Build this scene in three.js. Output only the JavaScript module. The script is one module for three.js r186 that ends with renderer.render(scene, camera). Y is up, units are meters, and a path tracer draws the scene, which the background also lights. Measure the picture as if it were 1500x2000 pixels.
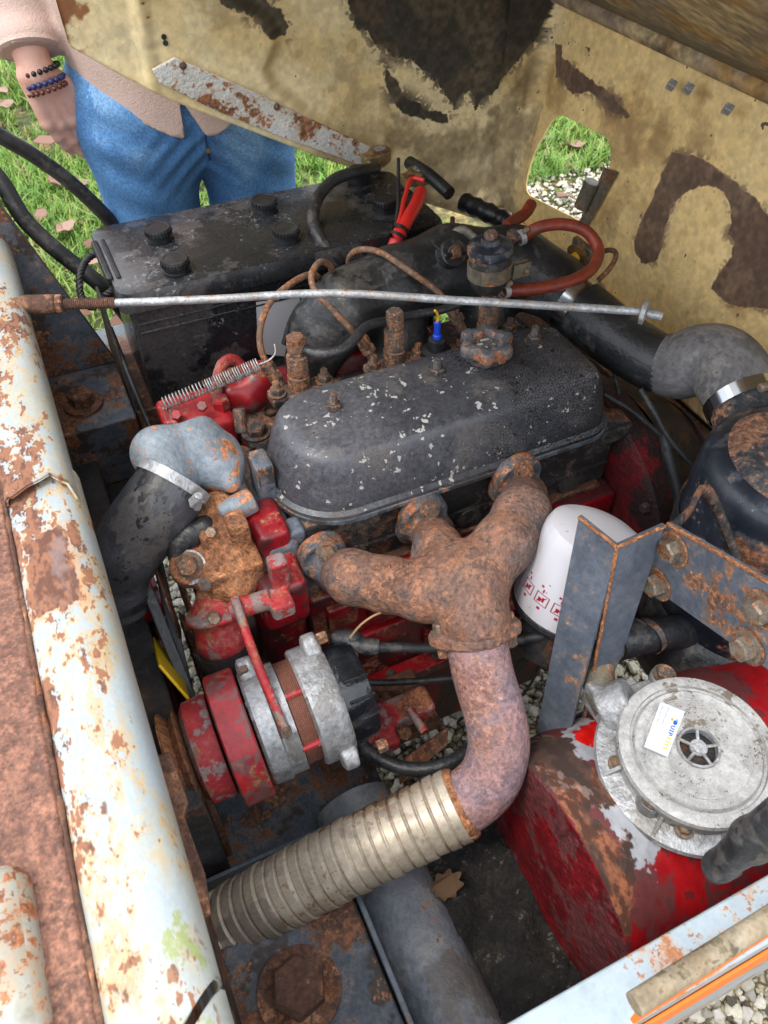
import * as THREE from 'three';
import { RoundedBoxGeometry } from 'three/addons/geometries/RoundedBoxGeometry.js';
import { mergeGeometries, toCreasedNormals } from 'three/addons/utils/BufferGeometryUtils.js';

// ---------- camera, sky, sun, exposure ----------
const scene = new THREE.Scene();
const FOV = 66, PITCH = 47 * Math.PI / 180, YAW = 24.8 * Math.PI / 180, EYE = 1.5;
const V = (x, y, z) => new THREE.Vector3(x, y, z);
const camera = new THREE.PerspectiveCamera(FOV, 768 / 1024, 0.02, 300);
const cRight = V(Math.cos(YAW), 0, Math.sin(YAW)), cFlat = V(Math.sin(YAW), 0, -Math.cos(YAW));
const cFwd = cFlat.clone().multiplyScalar(Math.cos(PITCH)).add(V(0, -Math.sin(PITCH), 0));
const cUp = cFlat.clone().multiplyScalar(Math.sin(PITCH)).add(V(0, Math.cos(PITCH), 0));
camera.position.set(0, EYE, 0);
camera.lookAt(camera.position.clone().add(cFwd));
camera.focus = 0.98;
camera.userData.fStop = 14;

const renderer = new THREE.WebGLRenderer({ antialias: true });
renderer.toneMapping = THREE.LinearToneMapping;
renderer.toneMappingExposure = 1.68;
renderer.shadowMap.enabled = true;

const sunDir = V(-0.5, 1.0, 0.12).normalize();
const sun = new THREE.DirectionalLight(0xfff3e4, 1.2);
sun.position.copy(sunDir).multiplyScalar(12);
sun.castShadow = true; sun.shadow.radius = 24;
sun.shadow.mapSize.set(2048, 2048);
Object.assign(sun.shadow.camera, { left: -4, right: 4, top: 4, bottom: -4, near: 1, far: 30 });
scene.add(sun); scene.add(sun.target);
{ // overcast sky: brighter towards the zenith, thin uneven cloud
  const w = 256, h = 128, a = new Float32Array(w * h * 4);
  for (let j = 0; j < h; j++) for (let i = 0; i < w; i++) {
    const e = (j + 0.5) / h * Math.PI - Math.PI / 2, s = Math.sin(e), az = (i + 0.5) / w * Math.PI * 2;
    const cl = 0.06 * Math.sin(az * 3 + 2 * Math.sin(e * 5)) + 0.05 * Math.sin(az * 7 + e * 9 + 1) ;
    const L = s > 0 ? (0.62 + 0.75 * s) * (1 + cl) * 1.5 : 0.4;
    const k = (j * w + i) * 4;
    a[k] = L * 0.95; a[k + 1] = L * 0.99; a[k + 2] = L * 1.07; a[k + 3] = 1;
  }
  const t = new THREE.DataTexture(a, w, h, THREE.RGBAFormat, THREE.FloatType);
  t.mapping = THREE.EquirectangularReflectionMapping; t.magFilter = t.minFilter = THREE.LinearFilter; t.needsUpdate = true;
  scene.background = t; scene.environment = t;
}

// ---------- helpers ----------
let seedState = 12345;
const rnd = () => { seedState = (seedState + 0x6D2B79F5) | 0; let t = Math.imul(seedState ^ (seedState >>> 15), 1 | seedState); t = (t + Math.imul(t ^ (t >>> 7), 61 | t)) ^ t; return ((t ^ (t >>> 14)) >>> 0) / 4294967296; };
const rr = (a, b) => a + (b - a) * rnd();
const clamp = (x, a = 0, b = 1) => x < a ? a : x > b ? b : x;
const ss = (a, b, x) => { const t = clamp((x - a) / (b - a)); return t * t * (3 - 2 * t); };
const lerp = (a, b, t) => a + (b - a) * t;
const FPX = 1000 / Math.tan(FOV / 2 * Math.PI / 180);
// a pixel of the photograph (1500 x 2000) gives a direction; the plane or the depth that the thing touches gives the point
function P(px, py, k) {
  const d = cFwd.clone().addScaledVector(cRight, (px - 750) / FPX).addScaledVector(cUp, (1000 - py) / FPX), c = camera.position;
  const t = 'x' in k ? (k.x - c.x) / d.x : 'y' in k ? (k.y - c.y) / d.y : 'z' in k ? (k.z - c.z) / d.z : k.d;
  return d.multiplyScalar(t).add(c);
}
const names = {};
function numbered(n) { names[n] = (names[n] || 0) + 1; return names[n] === 1 ? n : n + '_' + String(names[n] - 1).padStart(3, '0'); }
const roots = [];
function T(name, label, category, group) {
  const o = new THREE.Group(); o.name = numbered(name); o.userData = { label, category }; if (group) o.userData.group = group;
  scene.add(o); roots.push(o); return o;
}
function M(name, g, m, parent, label) {
  const o = new THREE.Mesh(g, m); o.name = name; o.castShadow = o.receiveShadow = true;
  if (label) o.userData.label = label;
  parent.add(o); return o;
}
function S(name, g, m) { const o = M(numbered(name), g, m, scene); o.userData.kind = 'structure'; return o; }
function settle() { // move each group's origin to the base of its thing
  for (const o of roots) {
    const b = new THREE.Box3().setFromObject(o); if (b.isEmpty()) continue;
    const c = V((b.min.x + b.max.x) / 2, b.min.y, (b.min.z + b.max.z) / 2);
    o.position.copy(c); for (const ch of o.children) ch.position.sub(c);
  }
}
function boxUV(g, off = [0, 0]) {
  if (g.index) g = g.toNonIndexed();
  const p = g.attributes.position, uv = new Float32Array(p.count * 2);
  for (let i = 0; i < p.count; i += 3) {
    const ax = p.getX(i), ay = p.getY(i), az = p.getZ(i), bx = p.getX(i + 1) - ax, by = p.getY(i + 1) - ay, bz = p.getZ(i + 1) - az, cx = p.getX(i + 2) - ax, cy = p.getY(i + 2) - ay, cz = p.getZ(i + 2) - az;
    const nx = Math.abs(by * cz - bz * cy), ny = Math.abs(bz * cx - bx * cz), nz = Math.abs(bx * cy - by * cx);
    for (let k = i; k < i + 3; k++) {
      const x = p.getX(k), y = p.getY(k), z = p.getZ(k);
      const [u, v] = ny >= nx && ny >= nz ? [x, z] : nx >= nz ? [z, y] : [x, y];
      uv[k * 2] = u + off[0]; uv[k * 2 + 1] = v + off[1];
    }
  }
  g.setAttribute('uv', new THREE.BufferAttribute(uv, 2)); return g;
}
function join(...gs) {
  gs = gs.flat().map(g => { g = g.index ? g.toNonIndexed() : g; for (const k of Object.keys(g.attributes)) if (!['position', 'normal', 'uv'].includes(k)) g.deleteAttribute(k); return g; });
  return mergeGeometries(gs);
}
const UPY = V(0, 1, 0);
function orient(g, p, n) { // +Y of g to n, origin to p
  g.applyQuaternion(new THREE.Quaternion().setFromUnitVectors(UPY, n.clone().normalize())); g.translate(p.x, p.y, p.z); return g;
}
const bx = (x0, x1, y0, y1, z0, z1, r = 0.003) => boxUV(new RoundedBoxGeometry(x1 - x0, y1 - y0, z1 - z0, 2, r).translate((x0 + x1) / 2, (y0 + y1) / 2, (z0 + z1) / 2));
function lathe(prof, p, n, seg = 32, crease = 0.6) { // prof: [radius, height along n]
  let g = new THREE.LatheGeometry(prof.map(a => new THREE.Vector2(Math.max(a[0], 1e-5), a[1])), seg);
  g = toCreasedNormals(g, crease); return boxUV(orient(g, p, n));
}
function rod(a, b, r, seg = 16, r2 = r) { const n = b.clone().sub(a), L = n.length(), c = Math.min(0.0015, r * 0.3); return lathe([[0, 0], [r - c, 0], [r, c], [r2, L - c], [r2 - c, L], [0, L]], a, n, seg); }
function hexG(p, n, af, h, o = {}) { // hexagon head with chamfer, optional washer and stud
  const R = af / 1.732, gs = [];
  let g = new THREE.LatheGeometry([[0, 0], [R, 0], [R, h * 0.82], [R * 0.86, h], [0, h]].map(a => new THREE.Vector2(Math.max(a[0], 1e-5), a[1])), 6);
  gs.push(toCreasedNormals(g, 0.3).rotateY(o.turn || 0));
  if (o.washer) gs.push(toCreasedNormals(new THREE.LatheGeometry([[0, -0.0025], [R * 1.35, -0.0025], [R * 1.35, -0.0002], [0, 0]].map(a => new THREE.Vector2(Math.max(a[0], 1e-5), a[1])), 20), 0.5).translate(0, 0.0022, 0));
  if (o.stud) { const pr = [[0, h]]; const k = 7, s = o.stud / k; for (let i = 0; i < k; i++) pr.push([R * 0.55, h + i * s], [R * 0.46, h + (i + 0.5) * s]); pr.push([R * 0.45, h + o.stud], [0, h + o.stud]); gs.push(toCreasedNormals(new THREE.LatheGeometry(pr.map(a => new THREE.Vector2(Math.max(a[0], 1e-5), a[1])), 10), 0.5)); }
  return boxUV(orient(join(gs), p, n), [p.x * 3.1, p.z * 1.7]);
}
function tube(pts, r, o = {}) {
  const c = pts.length === 2 ? new THREE.LineCurve3(pts[0], pts[1]) : new THREE.CatmullRomCurve3(pts, !!o.closed, 'centripetal');
  const L = c.getLength(), n = o.seg || Math.max(3, Math.ceil(L / (o.step || 0.008))), m = o.rad || 14, fr = c.computeFrenetFrames(n, !!o.closed);
  const R = typeof r === 'function' ? r : () => r, pos = [], nor = [], uv = [], idx = [];
  for (let i = 0; i <= n; i++) {
    const t = i / n, p = c.getPointAt(t), rad = R(t), sl = (R(Math.min(1, t + 0.5 / n)) - R(Math.max(0, t - 0.5 / n))) / (L / n);
    for (let j = 0; j <= m; j++) {
      const a = j / m * Math.PI * 2, d = fr.normals[i].clone().multiplyScalar(Math.cos(a)).addScaledVector(fr.binormals[i], Math.sin(a));
      pos.push(p.x + d.x * rad, p.y + d.y * rad * (o.flat || 1), p.z + d.z * rad); const q = d.clone().addScaledVector(fr.tangents[i], -sl).normalize(); nor.push(q.x, q.y, q.z);
      uv.push(t * L + (o.u0 || 0), a * (o.ruv || R(0.5)));
      if (i < n && j < m) { const k = i * (m + 1) + j; idx.push(k, k + 1, k + m + 1, k + 1, k + m + 2, k + m + 1); }
    }
  }
  if (!o.closed && o.caps !== false) for (const [i, s] of [[0, -1], [n, 1]]) {
    const k0 = pos.length / 3, p = c.getPointAt(i / n), q = fr.tangents[i].clone().multiplyScalar(s);
    pos.push(p.x, p.y, p.z); nor.push(q.x, q.y, q.z); uv.push(0, 0);
    for (let j = 0; j <= m; j++) { const k = i * (m + 1) + j; pos.push(pos[k * 3], pos[k * 3 + 1], pos[k * 3 + 2]); nor.push(q.x, q.y, q.z); uv.push(0.01 * Math.cos(j), 0.01 * Math.sin(j)); if (j < m) s > 0 ? idx.push(k0, k0 + 1 + j, k0 + 2 + j) : idx.push(k0, k0 + 2 + j, k0 + 1 + j); }
  }
  const g = new THREE.BufferGeometry(); g.setAttribute('position', new THREE.Float32BufferAttribute(pos, 3)); g.setAttribute('normal', new THREE.Float32BufferAttribute(nor, 3)); g.setAttribute('uv', new THREE.Float32BufferAttribute(uv, 2)); g.setIndex(idx); return g;
}
function slab(pts, n, th, bev = 0.001, holes = []) { // planar polygon with thickness th along n
  n = n.clone().normalize(); const o = pts[0], u = pts[1].clone().sub(o); u.addScaledVector(n, -u.dot(n)).normalize(); const v = n.clone().cross(u);
  const f = p => { const d = p.clone().sub(o); return new THREE.Vector2(d.dot(u), d.dot(v)); };
  const sh = new THREE.Shape(pts.map(f)); for (const h of holes) sh.holes.push(new THREE.Path(h.map(f)));
  let g = new THREE.ExtrudeGeometry(sh, { depth: Math.max(1e-4, th - 2 * bev), bevelEnabled: true, bevelSize: bev, bevelThickness: bev, bevelOffset: -bev, bevelSegments: 2, curveSegments: 8 });
  g.translate(0, 0, bev); g.applyMatrix4(new THREE.Matrix4().makeBasis(u, v, n).setPosition(o)); return boxUV(g);
}
// signed distance modelling: tapered capsules, boxes, smooth union, meshed with surface nets
const capS = (a, b, ra, rb = ra) => { const dx = b.x - a.x, dy = b.y - a.y, dz = b.z - a.z, l2 = dx * dx + dy * dy + dz * dz + 1e-12; return (x, y, z) => { const px = x - a.x, py = y - a.y, pz = z - a.z, t = clamp((px * dx + py * dy + pz * dz) / l2), ex = px - dx * t, ey = py - dy * t, ez = pz - dz * t; return Math.sqrt(ex * ex + ey * ey + ez * ez) - (ra + (rb - ra) * t); }; };
const boxS = (c, h, r) => (x, y, z) => { const a = Math.abs(x - c.x) - h.x + r, b = Math.abs(y - c.y) - h.y + r, d = Math.abs(z - c.z) - h.z + r; return Math.hypot(Math.max(a, 0), Math.max(b, 0), Math.max(d, 0)) + Math.min(Math.max(a, b, d), 0) - r; };
const ellS = (c, rx, ry, rz) => (x, y, z) => { const a = (x - c.x) / rx, b = (y - c.y) / ry, d = (z - c.z) / rz, l = Math.sqrt(a * a + b * b + d * d); return (l - 1) * Math.min(rx, ry, rz); };
const cylS = (a, b, r, e = 0.003) => { const n = b.clone().sub(a), L = n.length() / 2; n.normalize(); const c = a.clone().add(b).multiplyScalar(0.5); return (x, y, z) => { const px = x - c.x, py = y - c.y, pz = z - c.z, h = px * n.x + py * n.y + pz * n.z, q = Math.sqrt(Math.max(0, px * px + py * py + pz * pz - h * h)) - r + e, k = Math.abs(h) - L + e; return Math.hypot(Math.max(q, 0), Math.max(k, 0)) + Math.min(Math.max(q, k), 0) - e; }; };
const smin = (a, b, k) => { const h = Math.max(k - Math.abs(a - b), 0) / k; return Math.min(a, b) - h * h * k * 0.25; };
const U = (k, ...fs) => (x, y, z) => { let d = fs[0](x, y, z); for (let i = 1; i < fs.length; i++) d = smin(d, fs[i](x, y, z), k); return d; };
function sdf(f, lo, hi, cell, uvMode = true) {
  const nx = Math.ceil((hi.x - lo.x) / cell) + 1, ny = Math.ceil((hi.y - lo.y) / cell) + 1, nz = Math.ceil((hi.z - lo.z) / cell) + 1, D = new Float32Array(nx * ny * nz), id = (i, j, k) => (k * ny + j) * nx + i;
  for (let k = 0; k < nz; k++) for (let j = 0; j < ny; j++) for (let i = 0; i < nx; i++) D[id(i, j, k)] = f(lo.x + i * cell, lo.y + j * cell, lo.z + k * cell);
  const vid = new Int32Array(nx * ny * nz).fill(-1), pos = [], nor = [], idx = [], E = [[0, 0, 0, 1, 0, 0], [0, 1, 0, 1, 1, 0], [0, 0, 1, 1, 0, 1], [0, 1, 1, 1, 1, 1], [0, 0, 0, 0, 1, 0], [1, 0, 0, 1, 1, 0], [0, 0, 1, 0, 1, 1], [1, 0, 1, 1, 1, 1], [0, 0, 0, 0, 0, 1], [1, 0, 0, 1, 0, 1], [0, 1, 0, 0, 1, 1], [1, 1, 0, 1, 1, 1]];
  const h = cell * 0.4;
  for (let k = 0; k < nz - 1; k++) for (let j = 0; j < ny - 1; j++) for (let i = 0; i < nx - 1; i++) {
    let c = 0, sx = 0, sy = 0, sz = 0;
    for (const e of E) { const a = D[id(i + e[0], j + e[1], k + e[2])], b = D[id(i + e[3], j + e[4], k + e[5])]; if (a < 0 !== b < 0) { const t = a / (a - b); sx += e[0] + (e[3] - e[0]) * t; sy += e[1] + (e[4] - e[1]) * t; sz += e[2] + (e[5] - e[2]) * t; c++; } }
    if (!c) continue;
    const x = lo.x + (i + sx / c) * cell, y = lo.y + (j + sy / c) * cell, z = lo.z + (k + sz / c) * cell;
    vid[id(i, j, k)] = pos.length / 3; pos.push(x, y, z);
    const gx = f(x + h, y, z) - f(x - h, y, z), gy = f(x, y + h, z) - f(x, y - h, z), gz = f(x, y, z + h) - f(x, y, z - h), l = Math.hypot(gx, gy, gz) || 1; nor.push(gx / l, gy / l, gz / l);
  }
  const quad = (a, b, c, d, fl) => { if (a < 0 || b < 0 || c < 0 || d < 0) return; fl ? idx.push(a, b, c, a, c, d) : idx.push(a, c, b, a, d, c); };
  for (let k = 1; k < nz - 1; k++) for (let j = 1; j < ny - 1; j++) for (let i = 1; i < nx - 1; i++) {
    const a = D[id(i, j, k)] < 0;
    if (a !== D[id(i + 1, j, k)] < 0) quad(vid[id(i, j - 1, k - 1)], vid[id(i, j, k - 1)], vid[id(i, j, k)], vid[id(i, j - 1, k)], a);
    if (a !== D[id(i, j + 1, k)] < 0) quad(vid[id(i - 1, j, k - 1)], vid[id(i - 1, j, k)], vid[id(i, j, k)], vid[id(i, j, k - 1)], a);
    if (a !== D[id(i, j, k + 1)] < 0) quad(vid[id(i - 1, j - 1, k)], vid[id(i, j - 1, k)], vid[id(i, j, k)], vid[id(i - 1, j, k)], a);
  }
  const g = new THREE.BufferGeometry(); g.setAttribute('position', new THREE.Float32BufferAttribute(pos, 3)); g.setAttribute('normal', new THREE.Float32BufferAttribute(nor, 3)); g.setIndex(idx);
  return uvMode ? boxUV(g) : g;
}
function march(px, py, f, d0 = 0.6, d1 = 1.4) { for (let d = d0; d < d1; d += 0.002) { const p = P(px, py, { d }); if (f(p.x, p.y, p.z) < 0) return p; } return P(px, py, { d: d1 }); }
function sdfAuto(f, pts, pad, cell) { const b = new THREE.Box3().setFromPoints(pts).expandByScalar(pad); return sdf(f, b.min, b.max, cell); }

// ---------- procedural materials ----------
const LAT = new Float32Array(65536); for (let i = 0; i < 65536; i++) LAT[i] = rnd();
const fcache = {};
function field(N, per, oct = 4, seed = 0, gain = 0.5, H = N) { // periodic value noise, mean 0.5, deviation 0.18
  const key = [N, per, oct, seed, gain, H].join(); if (fcache[key]) return fcache[key];
  const out = new Float32Array(N * H); let amp = 1;
  for (let o = 0; o < oct; o++) {
    const p = per << o, q = Math.max(1, Math.round(p * H / N)); if (p > N / 1.5) break;
    for (let y = 0; y < H; y++) {
      const fy = y / H * q, iy = fy | 0; let ty = fy - iy; ty = ty * ty * (3 - 2 * ty);
      const r0 = (((iy % q) * 57 + seed * 131 + o * 17) & 255) << 8, r1 = ((((iy + 1) % q) * 57 + seed * 131 + o * 17) & 255) << 8;
      for (let x = 0; x < N; x++) {
        const fx = x / N * p, ix = fx | 0; let tx = fx - ix; tx = tx * tx * (3 - 2 * tx);
        const c0 = (ix * 71 + seed * 37) & 255, c1 = (((ix + 1) % p) * 71 + seed * 37) & 255;
        const a = LAT[r0 + c0], b = LAT[r0 + c1], c = LAT[r1 + c0], d = LAT[r1 + c1];
        out[y * N + x] += amp * (a + (b - a) * tx + (c - a + (a - b - c + d) * tx) * ty);
      }
    }
    amp *= gain;
  }
  let m = 0, s = 0; for (const v of out) m += v; m /= out.length; for (const v of out) s += (v - m) * (v - m); s = Math.sqrt(s / out.length) || 1;
  for (let i = 0; i < out.length; i++) out[i] = 0.5 + (out[i] - m) / s * 0.18;
  return fcache[key] = out;
}
function worley(N, cells, seed = 0, H = N) { // returns F1 and F2-F1 in cell units, plus a cell value
  const q = Math.max(1, Math.round(cells * H / N)), f1 = new Float32Array(N * H), ed = new Float32Array(N * H), cv = new Float32Array(N * H);
  const h = (x, y, k) => LAT[((((x % cells) + cells) % cells * 37 + seed * 91 + k * 13) & 255) * 256 + ((((y % q) + q) % q * 59 + seed * 7 + k * 101 + ((x % cells + cells) % cells >> 3) * 11) & 255)];
  for (let y = 0; y < H; y++) for (let x = 0; x < N; x++) {
    const fx = x / N * cells, fy = y / H * q, ix = fx | 0, iy = fy | 0; let a = 9, b = 9, c = 0;
    for (let j = -1; j < 2; j++) for (let i = -1; i < 2; i++) { const dx = ix + i + h(ix + i, iy + j, 0) - fx, dy = iy + j + h(ix + i, iy + j, 1) - fy, d = dx * dx + dy * dy; if (d < a) { b = a; a = d; c = h(ix + i, iy + j, 2); } else if (d < b) b = d; }
    const k = y * N + x; f1[k] = Math.sqrt(a); ed[k] = Math.sqrt(b) - f1[k]; cv[k] = c;
  }
  return { f1, ed, cv };
}
let texCount = 0, texPx = 0;
function tex(d, W, H, srgb, tile) {
  texCount++; texPx += W * H; const t = new THREE.DataTexture(d, W, H, THREE.RGBAFormat); t.wrapS = t.wrapT = THREE.RepeatWrapping; t.magFilter = THREE.LinearFilter; t.minFilter = THREE.LinearMipmapLinearFilter; t.generateMipmaps = true;
  if (srgb) t.colorSpace = THREE.SRGBColorSpace; if (tile) t.repeat.set(1 / tile[0], 1 / tile[1]); t.needsUpdate = true; return t;
}
function mk(o, fn) { // fn(i, u, v, c): c.r c.g c.b 0..255 sRGB, c.q roughness, c.h height
  const W = o.N || 512, H = o.H || W, n = W * H, A = new Uint8Array(n * 4), B = o.bump ? new Uint8Array(n * 4) : null, C = o.rm ? new Uint8Array(n * 4) : null, c = { r: 0, g: 0, b: 0, q: o.rough ?? 0.7, h: 0.5 };
  for (let y = 0, i = 0; y < H; y++) for (let x = 0; x < W; x++, i++) {
    c.q = o.rough ?? 0.7; c.h = 0.5; fn(i, x / W, y / H, c); const k = i * 4;
    A[k] = clamp(c.r, 0, 255); A[k + 1] = clamp(c.g, 0, 255); A[k + 2] = clamp(c.b, 0, 255); A[k + 3] = 255;
    if (B) { B[k] = B[k + 1] = B[k + 2] = clamp(c.h) * 255; B[k + 3] = 255; }
    if (C) { C[k] = C[k + 2] = 255; C[k + 1] = clamp(c.q) * 255; C[k + 3] = 255; }
  }
  const tl = o.tile ? (Array.isArray(o.tile) ? o.tile : [o.tile, o.tile * H / W]) : null;
  const m = new THREE.MeshPhysicalMaterial({ map: tex(A, W, H, true, tl), roughness: o.rm ? 1 : (o.rough ?? 0.7), metalness: o.metal || 0 });
  const half = B_ => { // relief and gloss at half the resolution of the colour
    if (W < 1024 && H < 1024 || o.fullBump) return tex(B_, W, H, false, tl);
    const w = W / 2, h = H / 2, b = new Uint8Array(w * h * 4);
    for (let y = 0; y < h; y++) for (let x = 0; x < w; x++) { const k = (y * 2 * W + x * 2) * 4, q = (y * w + x) * 4; for (let e = 0; e < 3; e++) b[q + e] = (B_[k + e] + B_[k + e + 4] + B_[k + e + W * 4] + B_[k + e + W * 4 + 4]) / 4; b[q + 3] = 255; }
    return tex(b, w, h, false, tl);
  };
  if (B) { m.bumpMap = half(B); m.bumpScale = o.bump; }
  if (o.share) { m.bumpMap = fineBump(); m.bumpScale = o.share; }
  if (C) m.roughnessMap = half(C);
  if (o.coat) { m.clearcoat = o.coat; m.clearcoatRoughness = o.coatRough ?? 0.3; }
  if (o.spec !== undefined) m.specularIntensity = o.spec;
  return m;
}
let fineB = null;
function fineBump() { if (!fineB) { const N = 256, f = field(N, 16, 4, 7, 0.7), b = new Uint8Array(N * N * 4); for (let i = 0; i < N * N; i++) { b[i * 4] = b[i * 4 + 1] = b[i * 4 + 2] = clamp(f[i]) * 255; b[i * 4 + 3] = 255; } fineB = tex(b, N, N, false, [0.08, 0.08]); } return fineB; }
const mix3 = (c, a, t) => { c.r += (a[0] - c.r) * t; c.g += (a[1] - c.g) * t; c.b += (a[2] - c.b) * t; };
const set3 = (c, a) => { c.r = a[0]; c.g = a[1]; c.b = a[2]; };
const RC = { r: 0, g: 0, b: 0 }, RV = [0, 0, 0];
const RD = [82, 56, 44], RO = [142, 96, 70], RL = [168, 128, 98]; // rust: dark, orange, light
// painted or bare metal with rust patches, grime patches and specks
function rusty(o) {
  const N = o.N || 512, s = ((o.seed || 1) % 3) * 5, per = (o.per || 4) < 6 ? 4 : 6, n1 = field(N, per, 6, s, 0.58), n2 = field(N, per * 8, 4, s + 1, 0.6), n3 = field(N, per * 2, 5, s + 2, 0.55), n4 = field(N, N >> 3, 3, s + 3, 0.85), n5 = field(N, per, 5, s + 4, 0.6);
  const th = (o.th ?? 0.7) >= 0.9 ? 3 : (o.th ?? 0.7), A = o.rustA || RD, B = o.rustB || RO, C = o.rustC || RL, dth = o.dth ?? 2, dirt = o.dirt || [40, 34, 30], p2 = o.paint2 || o.paint, sp = o.speck || 0;
  return mk({ N, tile: o.tile || 0.4, bump: o.share ? 0 : (o.bump ?? 0.001), share: o.share, rough: o.rough ?? 0.6, rm: o.rm, metal: o.metal, coat: o.coat, coatRough: o.coatRough, spec: o.spec }, (i, u, v, c) => {
    const f = n4[i] - 0.5, M_ = n1[i] + (n2[i] - 0.5) * (o.rag ?? 0.4) + f * 0.3, m = ss(th - 0.045, th + 0.055, M_);
    set3(c, o.paint); mix3(c, p2, ss(0.3, 0.75, n3[i]));
    let k = 1 + f * (o.grain ?? 0.25) + (n2[i] - 0.5) * (o.grain2 ?? 0.18);
    const near = ss(th - 0.26, th, M_), halo = near * (1 - m) * (o.halo ?? 0.35) * (0.6 + n2[i] * 0.8); mix3(c, C, clamp(halo)); if (near > 0 && n4[i] > 0.74) mix3(c, A, near * 0.7);
    let h = 0.62 + f * (o.fine ?? 0.15);
    if (dth < 1) { const d = ss(dth - 0.05, dth + 0.08, n5[i] + (n2[i] - 0.5) * 0.35) * (o.damt ?? 0.7); mix3(c, dirt, d); h += d * 0.06 * n4[i]; }
    if (sp && n4[i] + (n3[i] - 0.5) * 0.5 > 1 - sp) { mix3(c, o.speckC || A, 0.75); h -= 0.15; }
    if (m > 0) { const r = RC; set3(r, A); mix3(r, B, ss(0.2, 0.75, n2[i] * 0.7 + n4[i] * 0.3)); mix3(r, C, ss(0.5, 0.95, n3[i] * 0.7 + n4[i] * 0.35) * 0.7); RV[0] = r.r; RV[1] = r.g; RV[2] = r.b; mix3(c, RV, m); h = lerp(h, 0.3 + n2[i] * 0.35 + f * 0.5, m); k = lerp(k, 1 + f * 0.5, m); }
    c.r *= k; c.g *= k; c.b *= k; c.h = h; c.q = lerp((o.rough ?? 0.6) + f * 0.2, 0.92, m);
  });
}
const plain = (r, g, b, rough = 0.6, metal = 0) => { const m = new THREE.MeshPhysicalMaterial({ roughness: rough, metalness: metal }); m.color.setRGB(r / 255, g / 255, b / 255, THREE.SRGBColorSpace); return m; };

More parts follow.
